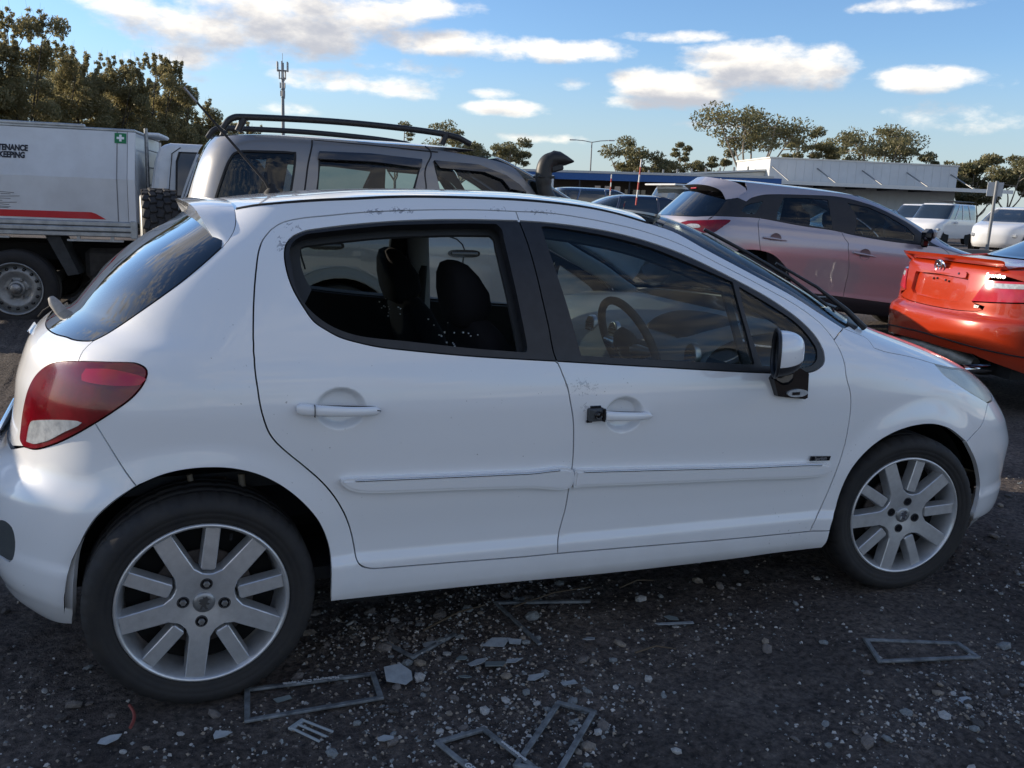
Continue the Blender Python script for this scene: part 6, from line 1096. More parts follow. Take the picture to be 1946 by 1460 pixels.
    MB().prism([(.27, .90), (.40, .90), (.56, .52), (.46, .50)], 'Y', -.93, -.60).build('mudguard', mat('grey_mudguard', (.035, .038, .04), .7, var=.4, vscale=10), t)
    MB().box((-.3, -.42, .70), (4.6, .10, .16)).box((-.3, .42, .70), (4.6, .10, .16)).box((0, 0, .37), (.12, 1.5, .12)).build('chassis', DARK, t)
    MB().box((.85, -.55, .60), (.55, .40, .32), bev=.05).build('fuel_tank', mat('dusty_tank', (.05, .046, .042), .8, var=.5, vscale=7), t)
    # gap between tray and cab: headboard ladder and pipe
    hb = MB().tube([(1.17, -.62, 1.0), (1.17, -.62, 1.93)], .018, 8).build('headboard_frame', STEEL, t)
    for k in range(5): MB().tube([(1.17, -.62, 1.05 + k * .17), (1.17, .62, 1.05 + k * .17)], .008, 6).build('ladder_bar', STEEL, hb)
    MB().box((1.16, .2, 1.90), (.16, .7, .04), bev=.015).build('roof_pod', mat('pod_white', (.66, .66, .66), .5), t)
    # cab
    CABW = mat('dirty_cab_white', (.64, .66, .68), .35, coat=.6, speck=.8, var2=(.52, .53, .54), vscale=5)
    cb = [(1.22, .55), (1.22, 1.35), (1.255, 1.62), (1.30, 1.765), (1.40, 1.80), (2.25, 1.80), (2.40, 1.765), (2.75, 1.28), (3.6, 1.20), (3.75, 1.05), (3.75, .45), (2.95, .45), (2.9, .72), (2.7, .85), (2.45, .85), (2.25, .72), (2.2, .45), (1.5, .45)]
    G = []
    inn = lambda z: .88 - max(0, z - 1.15) * .26
    mb = MB(); n = len(cb); vs = [(x, -inn(z), z) for x, z in cb] + [(x, inn(z), z) for x, z in cb]
    cab = mb.add(vs, [tuple(range(n))[::-1], tuple(range(n, 2 * n))] + [(i, (i + 1) % n, n + (i + 1) % n, n + i) for i in range(n)]).build('cab', CABW, t)
    md = cab.modifiers.new('round', 'BEVEL'); md.width = .05; md.segments = 3; md.limit_method = 'ANGLE'; md.angle_limit = R(35)
    w = [(1.47, 1.30), (1.475, 1.62), (1.50, 1.705), (2.10, 1.71), (2.22, 1.66), (2.50, 1.30)]; wy = lambda z, o: -(inn(z) + o)
    def sheet(name, poly, o, m): return MB().add([(x, wy(z, o), z) for x, z in poly], [tuple(range(len(poly)))]).build(name, m, cab)
    sheet('side_window', w, .005, mat('cab_window', (.02, .03, .04), .06, coat=1.)); c0 = np.mean(w, 0); sheet('window_rubber', [tuple(c0 + (np.array(p) - c0) * (1.05, 1.1)) for p in w], .003, RUBBER)
    MB().tube([(1.40, wy(.62, .002), .62), (1.39, wy(1.3, .002), 1.3), (1.42, wy(1.7, .002), 1.70), (1.50, wy(1.76, .002), 1.76)], .005, 5).build('door_gap', RUBBER, cab)
    simple_wheel(t, (2.58, -.80, .37), .37, .24, STEEL, 0, 12); simple_wheel(t, (2.58, .80, .37), .37, .24, STEEL, 0, 0, 1)
    return t
make_truck()

# ------------------------------------------------------------------ simpler parked vehicles further off
def shell(B, z0, z1, nz, name, m, parent, nt=90):
    t = np.linspace(-1.15, 2 * 3.55 + 1.15, nt * 2); z = np.linspace(z0, z1, nz); T_, Z_ = np.meshgrid(t, z, indexing='ij'); return grid_mesh(name, B.P(T_, Z_), m, parent, close_u=False)
sd_rows = [(.22, .80, -.85, 3.3, 0, 2.4, 3, 3), (.35, .86, -.93, 3.42, 0, 2.4, 3, 3), (.60, .875, -.95, 3.45, 0, 2.4, 3, 3), (.78, .87, -.93, 3.38, 0, 2.4, 3, 3), (.90, .85, -.88, 2.9, 0, 2.2, 3, 3), (.97, .82, -.84, 2.3, 0, 1.8, 3, 3.2), (1.10, .76, -.70, 2.0, .1, 1.6, 3, 3.4), (1.25, .69, -.45, 1.65, .2, 1.3, 3, 3.4), (1.38, .62, -.15, 1.3, .3, 1.0, 3, 3.4), (1.42, .57, 0, 1.1, .4, .9, 3, 3.2)]
sedan_skin = Body(*tab(*sd_rows))
suv_skin = Body(*tab(*[(r[0] * 1.18 + .02, r[1], r[2] * .92, r[3], r[4], r[5], 3.4, r[7]) if r[0] < .9 else (r[0] * 1.18 + .02, r[1] * 1.01, -.86 + (r[0] - .9) * .55, r[3], -.2, r[5], 3.6, r[7]) for r in sd_rows]))
van_skin = Body(*tab((.25, .84, -1.1, 3.3, -.5, 2.7, 4, 3), (.6, .88, -1.15, 3.4, -.5, 2.7, 4, 3), (.95, .88, -1.15, 3.3, -.5, 2.7, 4, 3), (1.1, .875, -1.15, 2.9, -.5, 2.4, 4, 3), (1.2, .865, -1.15, 2.7, -.5, 2.2, 4, 3.4), (1.5, .83, -1.13, 2.3, -.5, 1.9, 4, 3.6), (1.8, .78, -1.1, 1.95, -.5, 1.6, 4, 3.8), (1.92, .72, -1.0, 1.75, -.5, 1.4, 4, 3.8)))
def parked(name, B, p, paint, label, cat='car', belt=.98, top=1.415, glass=None, wheel_r=.33, wb=2.6, group=None, extra=None, ew=.0, full_glass=True):
    e = empty(name, label=label, cat=cat, group=group); pose(e, p)
    shell(B, belt * .23 + .02, belt, 14, 'body', paint, e); shell(B, belt, top - .05, 8, 'window_glass', glass or mat('dark_car_window', (.02, .028, .035), .05, coat=1., spec=.8), e); shell(B, top - .06, top, 3, 'roof_edge', paint, e)
    roof_cap(B, e, top, .04, paint)
    for x in (-.1, .85, 1.75):      # window pillars
        for s in (-1, 1):
            pts = []
            for z in np.linspace(belt, top - .03, 5):
                xx = x + (.0 if x < 1.5 else -.0) - (z - belt) * (.9 if x > 1.5 else (-.35 if x < 0 else .05)); q = B.P(tof(B, xx, z), z); pts.append((q[0], s * (-q[1] + .004) * 1., q[2]))
            MB().tube(pts, .028, 6).build('window_pillar', paint, e)
    for cx in (0, wb):
        for s in (-1, 1):
            w = simple_wheel(e, (cx, s * (B.P(tof(B, cx, .4), .4)[1] * -1 - .10), wheel_r), wheel_r, .2, SILVER, 6, sgn=s)
            MB().lathe([(.0005, -.013 * 0 - .112), (wheel_r * 1.12, -.112)], 28, c=(0, 0, 0)).build('arch_gap', MATS['arch_liner_black'], w)
    for s in (-1, 1):
        q = B.P(tof(B, B.fxr(.8) + .12, .8), .8); MB().box((q[0] - .02, s * abs(q[1]) * .97, q[2]), (.16, .14, .14), bev=.03).build('tail_lamp', LAMPRED, e)
        xq = float(B.fxf(.72)) - .22; q = B.P(tof(B, xq, .7), .7); MB().box((q[0], s * abs(q[1]) * .95, q[2]), (.2, .16, .12), bev=.03).build('headlamp', LAMPCLR, e)
        MB().box((1.75, s * .95, 1.02), (.1, .18, .12), bev=.03).build('door_mirror', paint, e)
    if extra: extra(e)
    return e
NAVY = car_paint('navy_paint', (.012, .020, .050), flake=.1, dirt=.4); BLUEM = car_paint('steel_blue_paint', (.05, .09, .17), flake=.2, dirt=.4); FARW = car_paint('far_white_paint', (.74, .75, .76), dirt=.4); CHAR = car_paint('charcoal_paint', (.03, .03, .034), dirt=.4)
parked('blue_wagon', suv_skin, (12.5, 22.2, -.30, .22), BLUEM, 'steel blue wagon parked beyond the snorkel in front of the blue building', belt=1.16, top=1.68, wheel_r=.36)
parked('navy_hatchback', sedan_skin, (9.5, 14.3, -.30, .22), NAVY, 'navy blue hatchback parked between the blue wagon and the white wagon')
def plate(e): 
    o = MB().box((-.90, 0, .75), (.02, .36, .13)).build('number_plate', mat('plate_white', (.7, .7, .68), .4), e); tm = link('plate_characters', text_mesh('BS73', .11, .002), mat('lettering_black', (.012, .013, .02), .5), o); tm.location = (-.912, 0, .75); tm.rotation_euler = (math.pi / 2, 0, -math.pi / 2)
    MB().box((-.62, 0, 1.71), (.35, 1.2, .04), bev=.015).build('roof_spoiler', FARW, e)
parked('white_wagon', suv_skin, (11.6, 14.6, .05, .22), FARW, 'white wagon with roof spoiler parked behind the mauve crossover', belt=1.16, top=1.68, wheel_r=.36, extra=plate)
def rack(e):
    for s in (-1, 1):
        r = MB().tube([(-.9, s * .62, 2.03), (1.5, s * .62, 2.03)], .025, 6).build('roof_rack_rail', BLACKP, e)
    for k in range(5): MB().tube([(-.85 + k * .55, -.62, 2.03), (-.85 + k * .55, .62, 2.03)], .018, 6).build('roof_rack_bar', BLACKP, e)
def bullbar(e):
    for z in (.55, .80, 1.02): MB().tube([(3.45, -.75, z), (3.62, -.5, z), (3.62, .5, z), (3.45, .75, z)], .035, 6).build('bull_bar_tube', STEEL, e)
def topper(e): MB().box((-.1, 0, 1.83), (2.2, 1.4, .18), bev=.08).build('roof_box', mat('roof_box_white', (.7, .7, .69), .5), e)
vg = 'white commercial vehicles across the yard'
parked('white_van', van_skin, (37.2, 30.2, R(200), .25), FARW, 'white panel van with black roof racks parked in front of the shed', 'van', 1.18, 1.9, wheel_r=.34, group=vg, extra=rack)
parked('white_van', van_skin, (40.4, 34.5, R(196), .25), FARW, 'white panel van half hidden behind the van with roof racks', 'van', 1.18, 1.9, wheel_r=.34, group=vg, extra=topper)
parked('white_utility', suv_skin, (30.2, 20.8, R(205), .25), FARW, 'white dual-cab utility with damaged nose beside the thin signpost', 'utility truck', 1.16, 1.66, wheel_r=.37, group=vg)
parked('white_utility', suv_skin, (28.4, 16.2, R(206), .25), FARW, 'white utility with steel bull bar behind the signpost', 'utility truck', 1.16, 1.66, wheel_r=.37, group=vg, extra=bullbar)
parked('white_utility', suv_skin, (31.5, 12.9, R(206), .25), FARW, 'white utility carrying a long roof box near the leaning pole', 'utility truck', 1.16, 1.66, wheel_r=.37, group=vg, extra=topper)
parked('charcoal_sedan', sedan_skin, (23.2, 20.6, R(200), .25), CHAR, 'charcoal sedan seen past the crossover windscreen pillar')
parked('charcoal_sedan', sedan_skin, (19.5, 17.0, R(192), .22), CHAR, 'charcoal sedan with raised nose right behind the mauve crossover bonnet')
parked('unseen_shade_van', van_skin, (-5.25, 3.1, R(-12), .03), car_paint('silver_grey_paint', (.30, .31, .32), flake=.4), 'unseen silver panel van placed to shade the ground around the white hatchback', 'van', 1.18, 1.9, wheel_r=.34)  # out of view, put here to cast shade over the near ground

# thin flagged aerials on the parked cars
for (a, b, lab) in (((9.30, 12.95, 1.45), (9.42, 13.05, 2.36), 'tall red and white whip aerial leaning over the navy hatchback'), ((11.72, 18.5, 1.6), (11.74, 18.52, 2.24), 'short white whip aerial on the blue wagon')):
    e = empty('whip_aerial', a, label=lab, cat='aerial'); d = Vector(b) - Vector(a)
    for k in range(6): MB().tube([tuple(d * (k / 6)), tuple(d * ((k + 1) / 6))], .016, 6).build('aerial_section', mat('aerial_red', (.45, .04, .03), .5) if k % 2 == 0 else mat('aerial_white', (.7, .68, .64), .5), e)

# ------------------------------------------------------------------ buildings
SHED = mat('sunlit_cream_cladding', (.62, .60, .54), .6, var=.08, vscale=.6); SHADEW = mat('shaded_grey_cladding', (.55, .57, .58), .6, var=.06, vscale=.8)  # shed cladding with sun and shade painted in: cream lit, grey shaded
def make_shed():
    e = empty('metal_shed', (51.0, 62.3, .2), label='pale metal shed with flat awning on diagonal struts', cat='building')
    d = Vector((67.4 - 51.0, 58.5 - 62.3 - 1.2, 0)); L_ = d.length; a = math.atan2(d.y, d.x); e.rotation_euler = (0, 0, a)
    # front runs along +x; outward normal is -y side facing the yard
    nx = 22
    MB().box((L_ / 2, 4.2, 2.9), (L_, 8.4, 5.8)).build('wall', SHADEW, e)
    for k in range(nx): MB().box((L_ * (k + .5) / nx, -.03, 3.9), (L_ / nx - .015, .05, 3.75)).build('cladding_sheet', SHADEW, e)
    MB().box((L_ / 2, 4.2, 5.86), (L_ + .2, 8.6, .12)).build('parapet_cap', SHED, e)
    MB().box((L_ / 2 + .8, -1.9, 3.72), (L_ + 4.2, 3.8, .16)).build('awning', mat('awning_white', (.62, .62, .60), .5), e)
    MB().box((L_ / 2 + .8, -3.8, 3.70), (L_ + 4.2, .08, .30)).build('awning_gutter', mat('gutter_white', (.70, .70, .68), .5), e)
    for k in range(5): MB().tube([(.6 + k * (L_ / 4.2), -3.2, 3.80), (.2 + k * (L_ / 4.2), -.05, 5.1)], .06, 6).build('awning_strut', STEEL, e)
    for k in range(5): MB().box((1.2 + k * 2.9, -1.9, 3.55), (.12, 3.6, .2)).build('awning_beam', BLACKP, e)
    for x in (-1.5,): MB().box((x, -3.6, 1.8), (.12, .12, 3.7)).build('awning_post', STEEL, e)
    dr = MB().box((4.2, -.07, 1.6), (3.2, .06, 3.2)).build('roller_door', mat('door_grey', (.16, .17, .18), .6), e)
    MB().box((9.6, -.07, 1.1), (1.0, .06, 2.2)).build('side_door', mat('door_grey', (.16, .17, .18), .6), e)
    # lower wing to the left with a sloping roof
    w = MB(); w.prism([(-12, 0), (0, 0), (0, 4.7), (-12, 3.7)], 'Y', 1.0, 8.4); w.build('wing_wall', SHED, e)
    MB().prism([(-12.3, 3.72), (.0, 4.74), (.0, 4.9), (-12.3, 3.88)], 'Y', .7, 8.6).build('wing_roof', mat('pale_roof_sheet', (.50, .51, .50), .5, .3), e)
    MB().prism([(-12, 0), (0, 0), (0, 4.65), (-12, 3.65)], 'Y', .93, .98).build('wing_cladding', SHED, e)
    for k in range(9): MB().box((-11 + k * 1.3, 3.6, 4.15 + k * .1), (.14, .14, .5)).build('roof_vent', STEEL, e)
    return e
make_shed()
def make_office():
    e = empty('blue_office', (30.5, 67.6, .2), label='long low office with blue fascia and dark shaded verandah', cat='building'); d = Vector((45.5 - 30.5, 55.4 - 67.6, 0)); L_ = d.length; e.rotation_euler = (0, 0, math.atan2(d.y, d.x))
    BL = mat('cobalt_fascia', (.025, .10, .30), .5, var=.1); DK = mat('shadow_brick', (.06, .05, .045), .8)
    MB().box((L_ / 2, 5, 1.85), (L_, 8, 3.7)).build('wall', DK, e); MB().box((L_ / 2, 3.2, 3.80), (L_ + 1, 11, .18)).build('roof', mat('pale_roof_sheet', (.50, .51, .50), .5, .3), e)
    MB().box((L_ / 2 + .5, -2.2, 3.45), (L_ + 1.2, .12, .55)).build('fascia', BL, e)
    for k in range(7): MB().box((4.2 + k * 2.4, .9, 1.9), (1.7, .08, 1.4)).build('window', mat('office_window', (.015, .018, .02), .1, coat=1.), e)
    for k in range(4): MB().box((5 + k * 4, -2.1, 1.8), (.1, .1, 3.5)).build('verandah_post', mat('post_dark', (.04, .04, .05), .6), e)
    MB().box((L_ / 2 + 2, -2.3, 1.35), (L_ - 5, .1, .8)).build('verandah_screen', BL, e)
    sc = MB(); n = 16
    for k in range(n): sc.box((-2.6 + 5.6 * (k + .5) / n, -2.6, 1.75), (5.6 / n - .03, .06, 3.4))
    p = empty('screen_root'); bpy.data.objects.remove(p)
    for k in range(n): MB().box((-2.6 + 5.6 * (k + .5) / n, -2.6, 1.75), (5.6 / n - .03, .06, 3.4)).build('screen_sheet', mat('screen_white', (.60, .64, .66), .5), e)
    for k in range(3): MB().box((6.5 + k * .8, -2.25, 2.35), (.45, .04, .8)).build('notice_board', mat('notice', (.45, .36, .28), .6), e)
    return e
make_office()
# ------------------------------------------------------------------ mast, lamp, sign
def make_mast():
    e = empty('phone_mast', (31.9, 207.4, .2), label='slim grey phone mast crowded with antenna panels', cat='mast'); G_ = mat('galvanised', (.22, .23, .24), .6, .3)
    MB().tube([(0, 0, 0), (0, 0, 26), (0, 0, 29)], [.45, .30, .22], 12).build('pole', G_, e)
    for z, r, n in ((28.2, 1.25, 6), (26.6, .75, 3), (24.3, .55, 3), (22.6, .45, 3)):
        MB().lathe([(r * .85, z - .9), (r * .9, z - .9), (r * .9, z - .8), (r * .85, z - .8)], 16, 'Z').build('head_ring', G_, e)
        for k in range(n):
            a = 2 * math.pi * (k + .25) / n; h = 2.0 if z > 26 else 1.2
            MB().box((r * math.cos(a), r * math.sin(a), z), (.22, .32, h), Matrix.Rotation(a, 3, 'Z'), bev=.04).build('antenna_panel', mat('antenna_grey', (.34, .35, .36), .6), e)
            MB().tube([(0, 0, z - .85), (r * .9 * math.cos(a), r * .9 * math.sin(a), z - .85)], .06, 5).build('bracket', G_, e)
    for z in (25.6, 23.4, 21.9): MB().box((.25, 0, z), (.4, .5, .8), bev=.05).build('radio_box', mat('antenna_grey', (.34, .35, .36), .6), e)
    MB().tube([(0, 0, 28.9), (0, 0, 31)], .05, 5).build('lightning_rod', G_, e)
make_mast()
def street_light(p, h, lab, double=True):
    e = empty('street_light', p, R(-40), lab, 'street light'); G_ = mat('galvanised', (.22, .23, .24), .6, .3)
    MB().tube([(0, 0, 0), (0, 0, h)], [.11, .06], 8).build('pole', G_, e)
    for s in ((-1, 1) if double else (1,)):
        MB().tube([(0, 0, h - .05), (s * 1.0, 0, h + .12), (s * 1.9, 0, h + .18)], .045, 6).build('arm', G_, e); MB().box((s * 2.2, 0, h + .18), (.7, .26, .12), bev=.04).build('lamp_head', mat('lamp_head_grey', (.4, .4, .4), .5), e)
street_light((47.4, 88.9, .2), 8.1, 'slender double-armed street light behind the blue office')
street_light((66.0, 45.5, .2), 6.6, 'street light rising from the trees past the shed')
def signpost():
    e = empty('signpost', (21.78, 15.06, .2), label='leaning galvanised post with square blank sign seen from behind', cat='sign'); e.rotation_euler = (0, R(1.0), 0)
    MB().tube([(0, 0, 0), (0, 0, 2.30)], .045, 10).build('post', mat('galvanised', (.22, .23, .24), .6, .3), e); MB().box((.06, .08, 2.08), (.40, .012, .38), Matrix.Rotation(R(-40), 3, 'Z'), bev=.004).build('sign_plate', mat('sign_back', (.42, .45, .48), .5, .3), e)
signpost()
def leaning_pole():
    e = empty('stayed_pole', (31.0, 17.0, .2), label='pale pole held by wire stays at the yard edge', cat='pole'); MB().tube([(0, 0, 0), (.1, 0, 3.4)], .09, 8).build('pole', mat('pole_cream', (.55, .50, .42), .6), e)
    for k in (0, 1): MB().tube([(.08, 0, 2.9 - k * .5), (-1.8, .6, 1.4 - k * .4)], .02, 5).build('stay', STEEL, e)
leaning_pole()
def barrier():
    e = empty('low_barrier', (14.0, 12.2, .2), R(-32), 'low grey concrete barrier beyond the crossover', 'barrier')
    for k in range(5): MB().prism([(k * 3.0 + .02, 0), (k * 3.0 + 2.96, 0), (k * 3.0 + 2.96, .62), (k * 3.0 + .02, .62)], 'Y', -.12, .12).build('barrier_block', mat('concrete', (.16, .155, .15), .9, var=.2, vscale=4), e)
barrier()

# ------------------------------------------------------------------ trees
def leaf_mat(name, c1, c2, tr=.35):
    m = bpy.data.materials.new(name); m.use_nodes = True; nt = m.node_tree; nt.nodes.clear(); N = nt.nodes.new; L = nt.links.new
    o = N('ShaderNodeOutputMaterial'); gi = N('ShaderNodeNewGeometry'); rp = N('ShaderNodeMix'); rp.data_type = 'RGBA'; rp.inputs[6].default_value = (*c1, 1); rp.inputs[7].default_value = (*c2, 1); L(gi.outputs['Random Per Island'], rp.inputs[0])
    d = N('ShaderNodeBsdfDiffuse'); t = N('ShaderNodeBsdfTranslucent'); g = N('ShaderNodeBsdfGlossy'); g.inputs['Roughness'].default_value = .45; mx = N('ShaderNodeMixShader'); mx.inputs[0].default_value = tr; m2 = N('ShaderNodeMixShader'); m2.inputs[0].default_value = .06
    L(rp.outputs[2], d.inputs[0]); L(rp.outputs[2], t.inputs[0]); L(d.outputs[0], mx.inputs[1]); L(t.outputs[0], mx.inputs[2]); L(mx.outputs[0], m2.inputs[1]); L(g.outputs[0], m2.inputs[2]); g.inputs[0].default_value = (.5, .5, .45, 1); L(m2.outputs[0], o.inputs[0]); return m
EUCL = leaf_mat('eucalypt_leaf', (.11, .12, .055), (.26, .225, .115), .5); DARKL = leaf_mat('wattle_leaf', (.17, .165, .075), (.36, .30, .15), .6)
BARK = mat('pale_bark', (.38, .33, .27), .85, var2=(.20, .17, .14), vscale=6, bump=.3, bscale=20); BARKD = mat('dark_bark', (.06, .05, .04), .9, var=.3, vscale=6)
def leaf_quads(rs, centers, radii, per, size, flat=.75, droop=.4):
    V = []
    for c, r in zip(centers, radii):
        n = int(per * (r[0] / np.mean([q[0] for q in radii])) ** 2) + 1
        u = rs.normal(size=(n, 3)); u /= np.linalg.norm(u, axis=1, keepdims=True); rad = rs.random(n) ** .45
        p = np.array(c) + u * rad[:, None] * np.array(r)
        a = rs.normal(size=(n, 3)); a[:, 2] -= droop; a /= np.linalg.norm(a, axis=1, keepdims=True); b = np.cross(a, rs.normal(size=(n, 3))); b /= np.linalg.norm(b, axis=1, keepdims=True) + 1e-9
        s = size * (.6 + .8 * rs.random(n))[:, None]; V.append(np.stack([p - a * s, p - b * s * .42, p + a * s, p + b * s * .42], 1))
    V = np.concatenate(V); return V
def crown_mesh(name, V, m):
    n = len(V); me = bpy.data.meshes.new(name); me.vertices.add(4 * n); me.vertices.foreach_set('co', V.reshape(-1)); me.loops.add(4 * n); me.loops.foreach_set('vertex_index', np.arange(4 * n)); me.polygons.add(n); me.polygons.foreach_set('loop_start', np.arange(n) * 4); me.materials.append(m); me.update(calc_edges=True); return me
def eucalypt(seed, h, w, kind):
    """unit-free builder: returns trunk mesh and crown mesh, base at origin"""
    rs = np.random.default_rng(seed); mb = MB(); cent = []; rad = []
    base = h * (.30 if kind != 't' else .45); nl = {'a': 4, 'b': 7, 't': 3}[kind]
    lean = rs.normal(0, .04 * h, 2); top = np.array([lean[0], lean[1], h * .80]); fork = np.array([lean[0] * .4, lean[1] * .4, base])
    mb.tube([(0, 0, 0), tuple(fork * .5), tuple(fork)], [h * .022, h * .018, h * .016], 8)
    for k in range(nl):
        a = 2 * math.pi * (k + rs.random() * .6) / nl; rr = w * .5 * (.35 + .6 * rs.random()); ez = h * (.58 + .38 * rs.random()); end = np.array([rr * math.cos(a) + lean[0], rr * math.sin(a) + lean[1], ez])
        mid = fork * .45 + end * .55 + np.array([0, 0, -h * .05]) + rs.normal(0, .02 * h, 3); mb.tube([tuple(p) for p in cr([fork, mid, end], n=4)], list(np.linspace(h * .012, h * .004, 9)), 6)
        for j in range(4 if kind == 'b' else 3):
            e2 = mid * (.5 - .15 * j) + end * (.5 + .15 * j) + rs.normal(0, 1, 3) * np.array([w * .13, w * .13, h * .05]); mb.tube([tuple(mid * (.6 - .15 * j) + end * (.4 + .15 * j)), tuple(e2)], [h * .006, h * .002], 5)
            r = w * (.06 + .07 * rs.random()); cent.append(e2 + (0, 0, r * .2)); rad.append((r * 1.5, r * 1.5, r * .62))
        r = w * (.12 + .06 * rs.random()); cent.append(end); rad.append((r * 1.2, r * 1.2, r * .75))
    zt = max(c[2] + r[2] for c, r in zip(cent, rad)); k = h / zt
    cent = [c * (1, 1, k) for c in cent]; V = leaf_quads(rs, cent, rad, {'a': 200, 'b': 180, 't': 150}[kind], .17); return mb.mesh('trunk'), crown_mesh('crown', V, EUCL)
EUC = [(48.9,82.8,8.9,7.0,'a'), (57.1,84.8,8.7,3.4,'t'), (66.0,92.2,8.8,4.6,'a'), (57.8,74.2,12.0,9.6,'b'), (66.0,75.9,10.5,5.6,'a'), (76.6,82.6,10.8,4.8,'t'), (73.9,72.7,11.0,9.6,'b'), (74.0,66.4,8.0,4.6,'a'), (73.3,61.1,7.8,5.6,'b'), (72.2,55.9,7.0,5.2,'a'), (35.7,127.9,12.2,5.2,'a'), (37.5,104.7,11.0,7.8,'b'), (40.8,97.4,9.0,6.4,'a'), (54.8,85.4,7.0,5.6,'a'), (79.5,58.5,8.0,5.5,'b'), (51.5,81.0,6.6,5.0,'a'), (70.0,78.5,6.8,5.5,'a'), (76.5,69.0,6.6,5.5,'a'), (62.0,79.0,6.0,5.0,'a'), (71.8,58.6,5.6,4.6,'a'), (75.6,63.4,5.4,4.6,'a')]
EL = ['rounded gum tree with pale trunk behind the blue office', 'thin airy gum tree between two fuller gums by the office', 'small flat-topped gum beside the tall gum', 'tallest spreading gum tree with open branches behind the shed corner', 'round-headed gum just past the tall spreading gum', 'slim bare-stemmed gum above the shed roof', 'broad dense gum with forked pale trunk above the shed', 'dark drooping gum at the far end of the shed', 'leaning gum with bare limbs past the end of the shed', 'bushy gum behind the square blank sign', 'lone small gum showing over the wagon roof rail', 'wide gum tree rising over the wagon roof', 'lower gum crown next to the snorkel', 'low dark gum against the office roof', 'gum tree at the outer edge of the yard', 'squat gum shrub tucked behind the office ridge', 'squat gum behind the shed parapet under the broad gum', 'low gum thicket at the shed end wall', 'low gum below the tall spreading gum', 'short gum below the leaning gum', 'short gum between the shed end and the leaning gum']
for i, (x, y, zt, w, k) in enumerate(EUC):
    e = empty('gum_tree', (x, y, .1), rng.random() * 6, EL[i], 'tree', 'gum trees along the far boundary'); tm, cm_ = eucalypt(40 + i, zt - .1, w, k); link('trunk', tm, BARK, e); link('crown', cm_, None, e)
def thicket(seed, h, w):
    rs = np.random.default_rng(seed); mb = MB(); cent = []; rad = []; ns = 6
    for k in range(ns):
        a = 2 * math.pi * k / ns + rs.random(); x, y = .20 * w * math.cos(a), .20 * w * math.sin(a); ht = h * (.70 + .26 * rs.random()); tip = np.array([x * 2.0 + rs.normal(0, .15), y * 2.0 + rs.normal(0, .15), ht])
        mb.tube([tuple(p) for p in cr([(x * .4, y * .4, 0), (x, y, ht * .45), tip], n=4)], list(np.linspace(.06, .012, 9)), 5)
        for j in range(9):
            u = (j + rs.random()) / 9.; z = ht * (.10 + .92 * u); b = rs.random() * 6.28; rr = w * (.50 - .26 * u) * rs.random() ** .6; s0 = np.array([x * (.5 + u * 1.5), y * (.5 + u * 1.5), z * .9]); c = np.array([s0[0] + rr * math.cos(b), s0[1] + rr * math.sin(b), z]); cent.append(c); r = .26 + .30 * rs.random(); rad.append((r * 1.1, r * 1.1, r * .95))
            mb.tube([tuple(s0), tuple(c)], [.014, .004], 4)
        for j in range(5):     # thin whippy tips with sparse leaves above the crown
            b = rs.random() * 6.28; o = tip + np.array([rs.normal(0, .35), rs.normal(0, .35), -.25]); e_ = o + np.array([.18 * math.cos(b), .18 * math.sin(b), .55 + .6 * rs.random()]); mb.tube([tuple(o), tuple(e_)], [.008, .002], 4)
            for q in range(5): cent.append(o + (e_ - o) * (q / 6.) + rs.normal(0, .05, 3)); rad.append((.10, .10, .10))
    V = leaf_quads(rs, cent, rad, 150, .058, droop=.1); return mb.mesh('trunk'), crown_mesh('crown', V, DARKL)
LEFT = [(-4.2,37.4,8.0,3.6), (-3.1,41.2,7.0,4.2), (-1.3,42.8,7.2,4.0), (0.6,44.2,7.5,3.8), (2.4,48.8,6.3,3.8), (4.2,53.4,5.3,3.4), (6.1,59.4,6.2,3.0), (-5.7,36.8,6.7,3.6), (-7.4,36.4,6.9,3.6), (-2.5,50.0,7.2,4.4), (-4.7,48.7,7.2,4.2), (-0.4,51.4,7.4,4.2), (1.6,53.5,6.4,4.2), (3.2,50.5,4.6,3.8), (5.2,56.5,4.6,3.8), (-9.5,36.0,6.8,3.6)]
LL = ['tallest ragged wattle above the canopy truck', 'wattle thicket with feathery tips over the truck lettering', 'dense wattle behind the middle of the truck canopy', 'upright dark wattle over the first-aid sticker', 'lower wattle behind the truck cab', 'small wattle between the truck cab and the wagon roof rail', 'loose round wattle just left of the roof rail end', 'wattle beside the tallest ragged wattle', 'wattle beyond the truck tail', 'back-row wattle filling behind the dense wattle', 'back-row wattle filling behind the feathery wattle', 'back-row wattle filling behind the upright wattle', 'back-row wattle beside the lower wattle', 'low wattle in front of the loose round one', 'low wattle under the roof rail end', 'wattle furthest along past the truck tail']
for i, (x, y, zt, w) in enumerate(LEFT):
    e = empty('wattle_tree', (x, y, .1), rng.random() * 6, LL[i], 'tree', 'wattle trees behind the truck'); tm, cm_ = thicket(80 + i, zt - .1, w); link('trunk', tm, BARKD, e); link('crown', cm_, None, e)

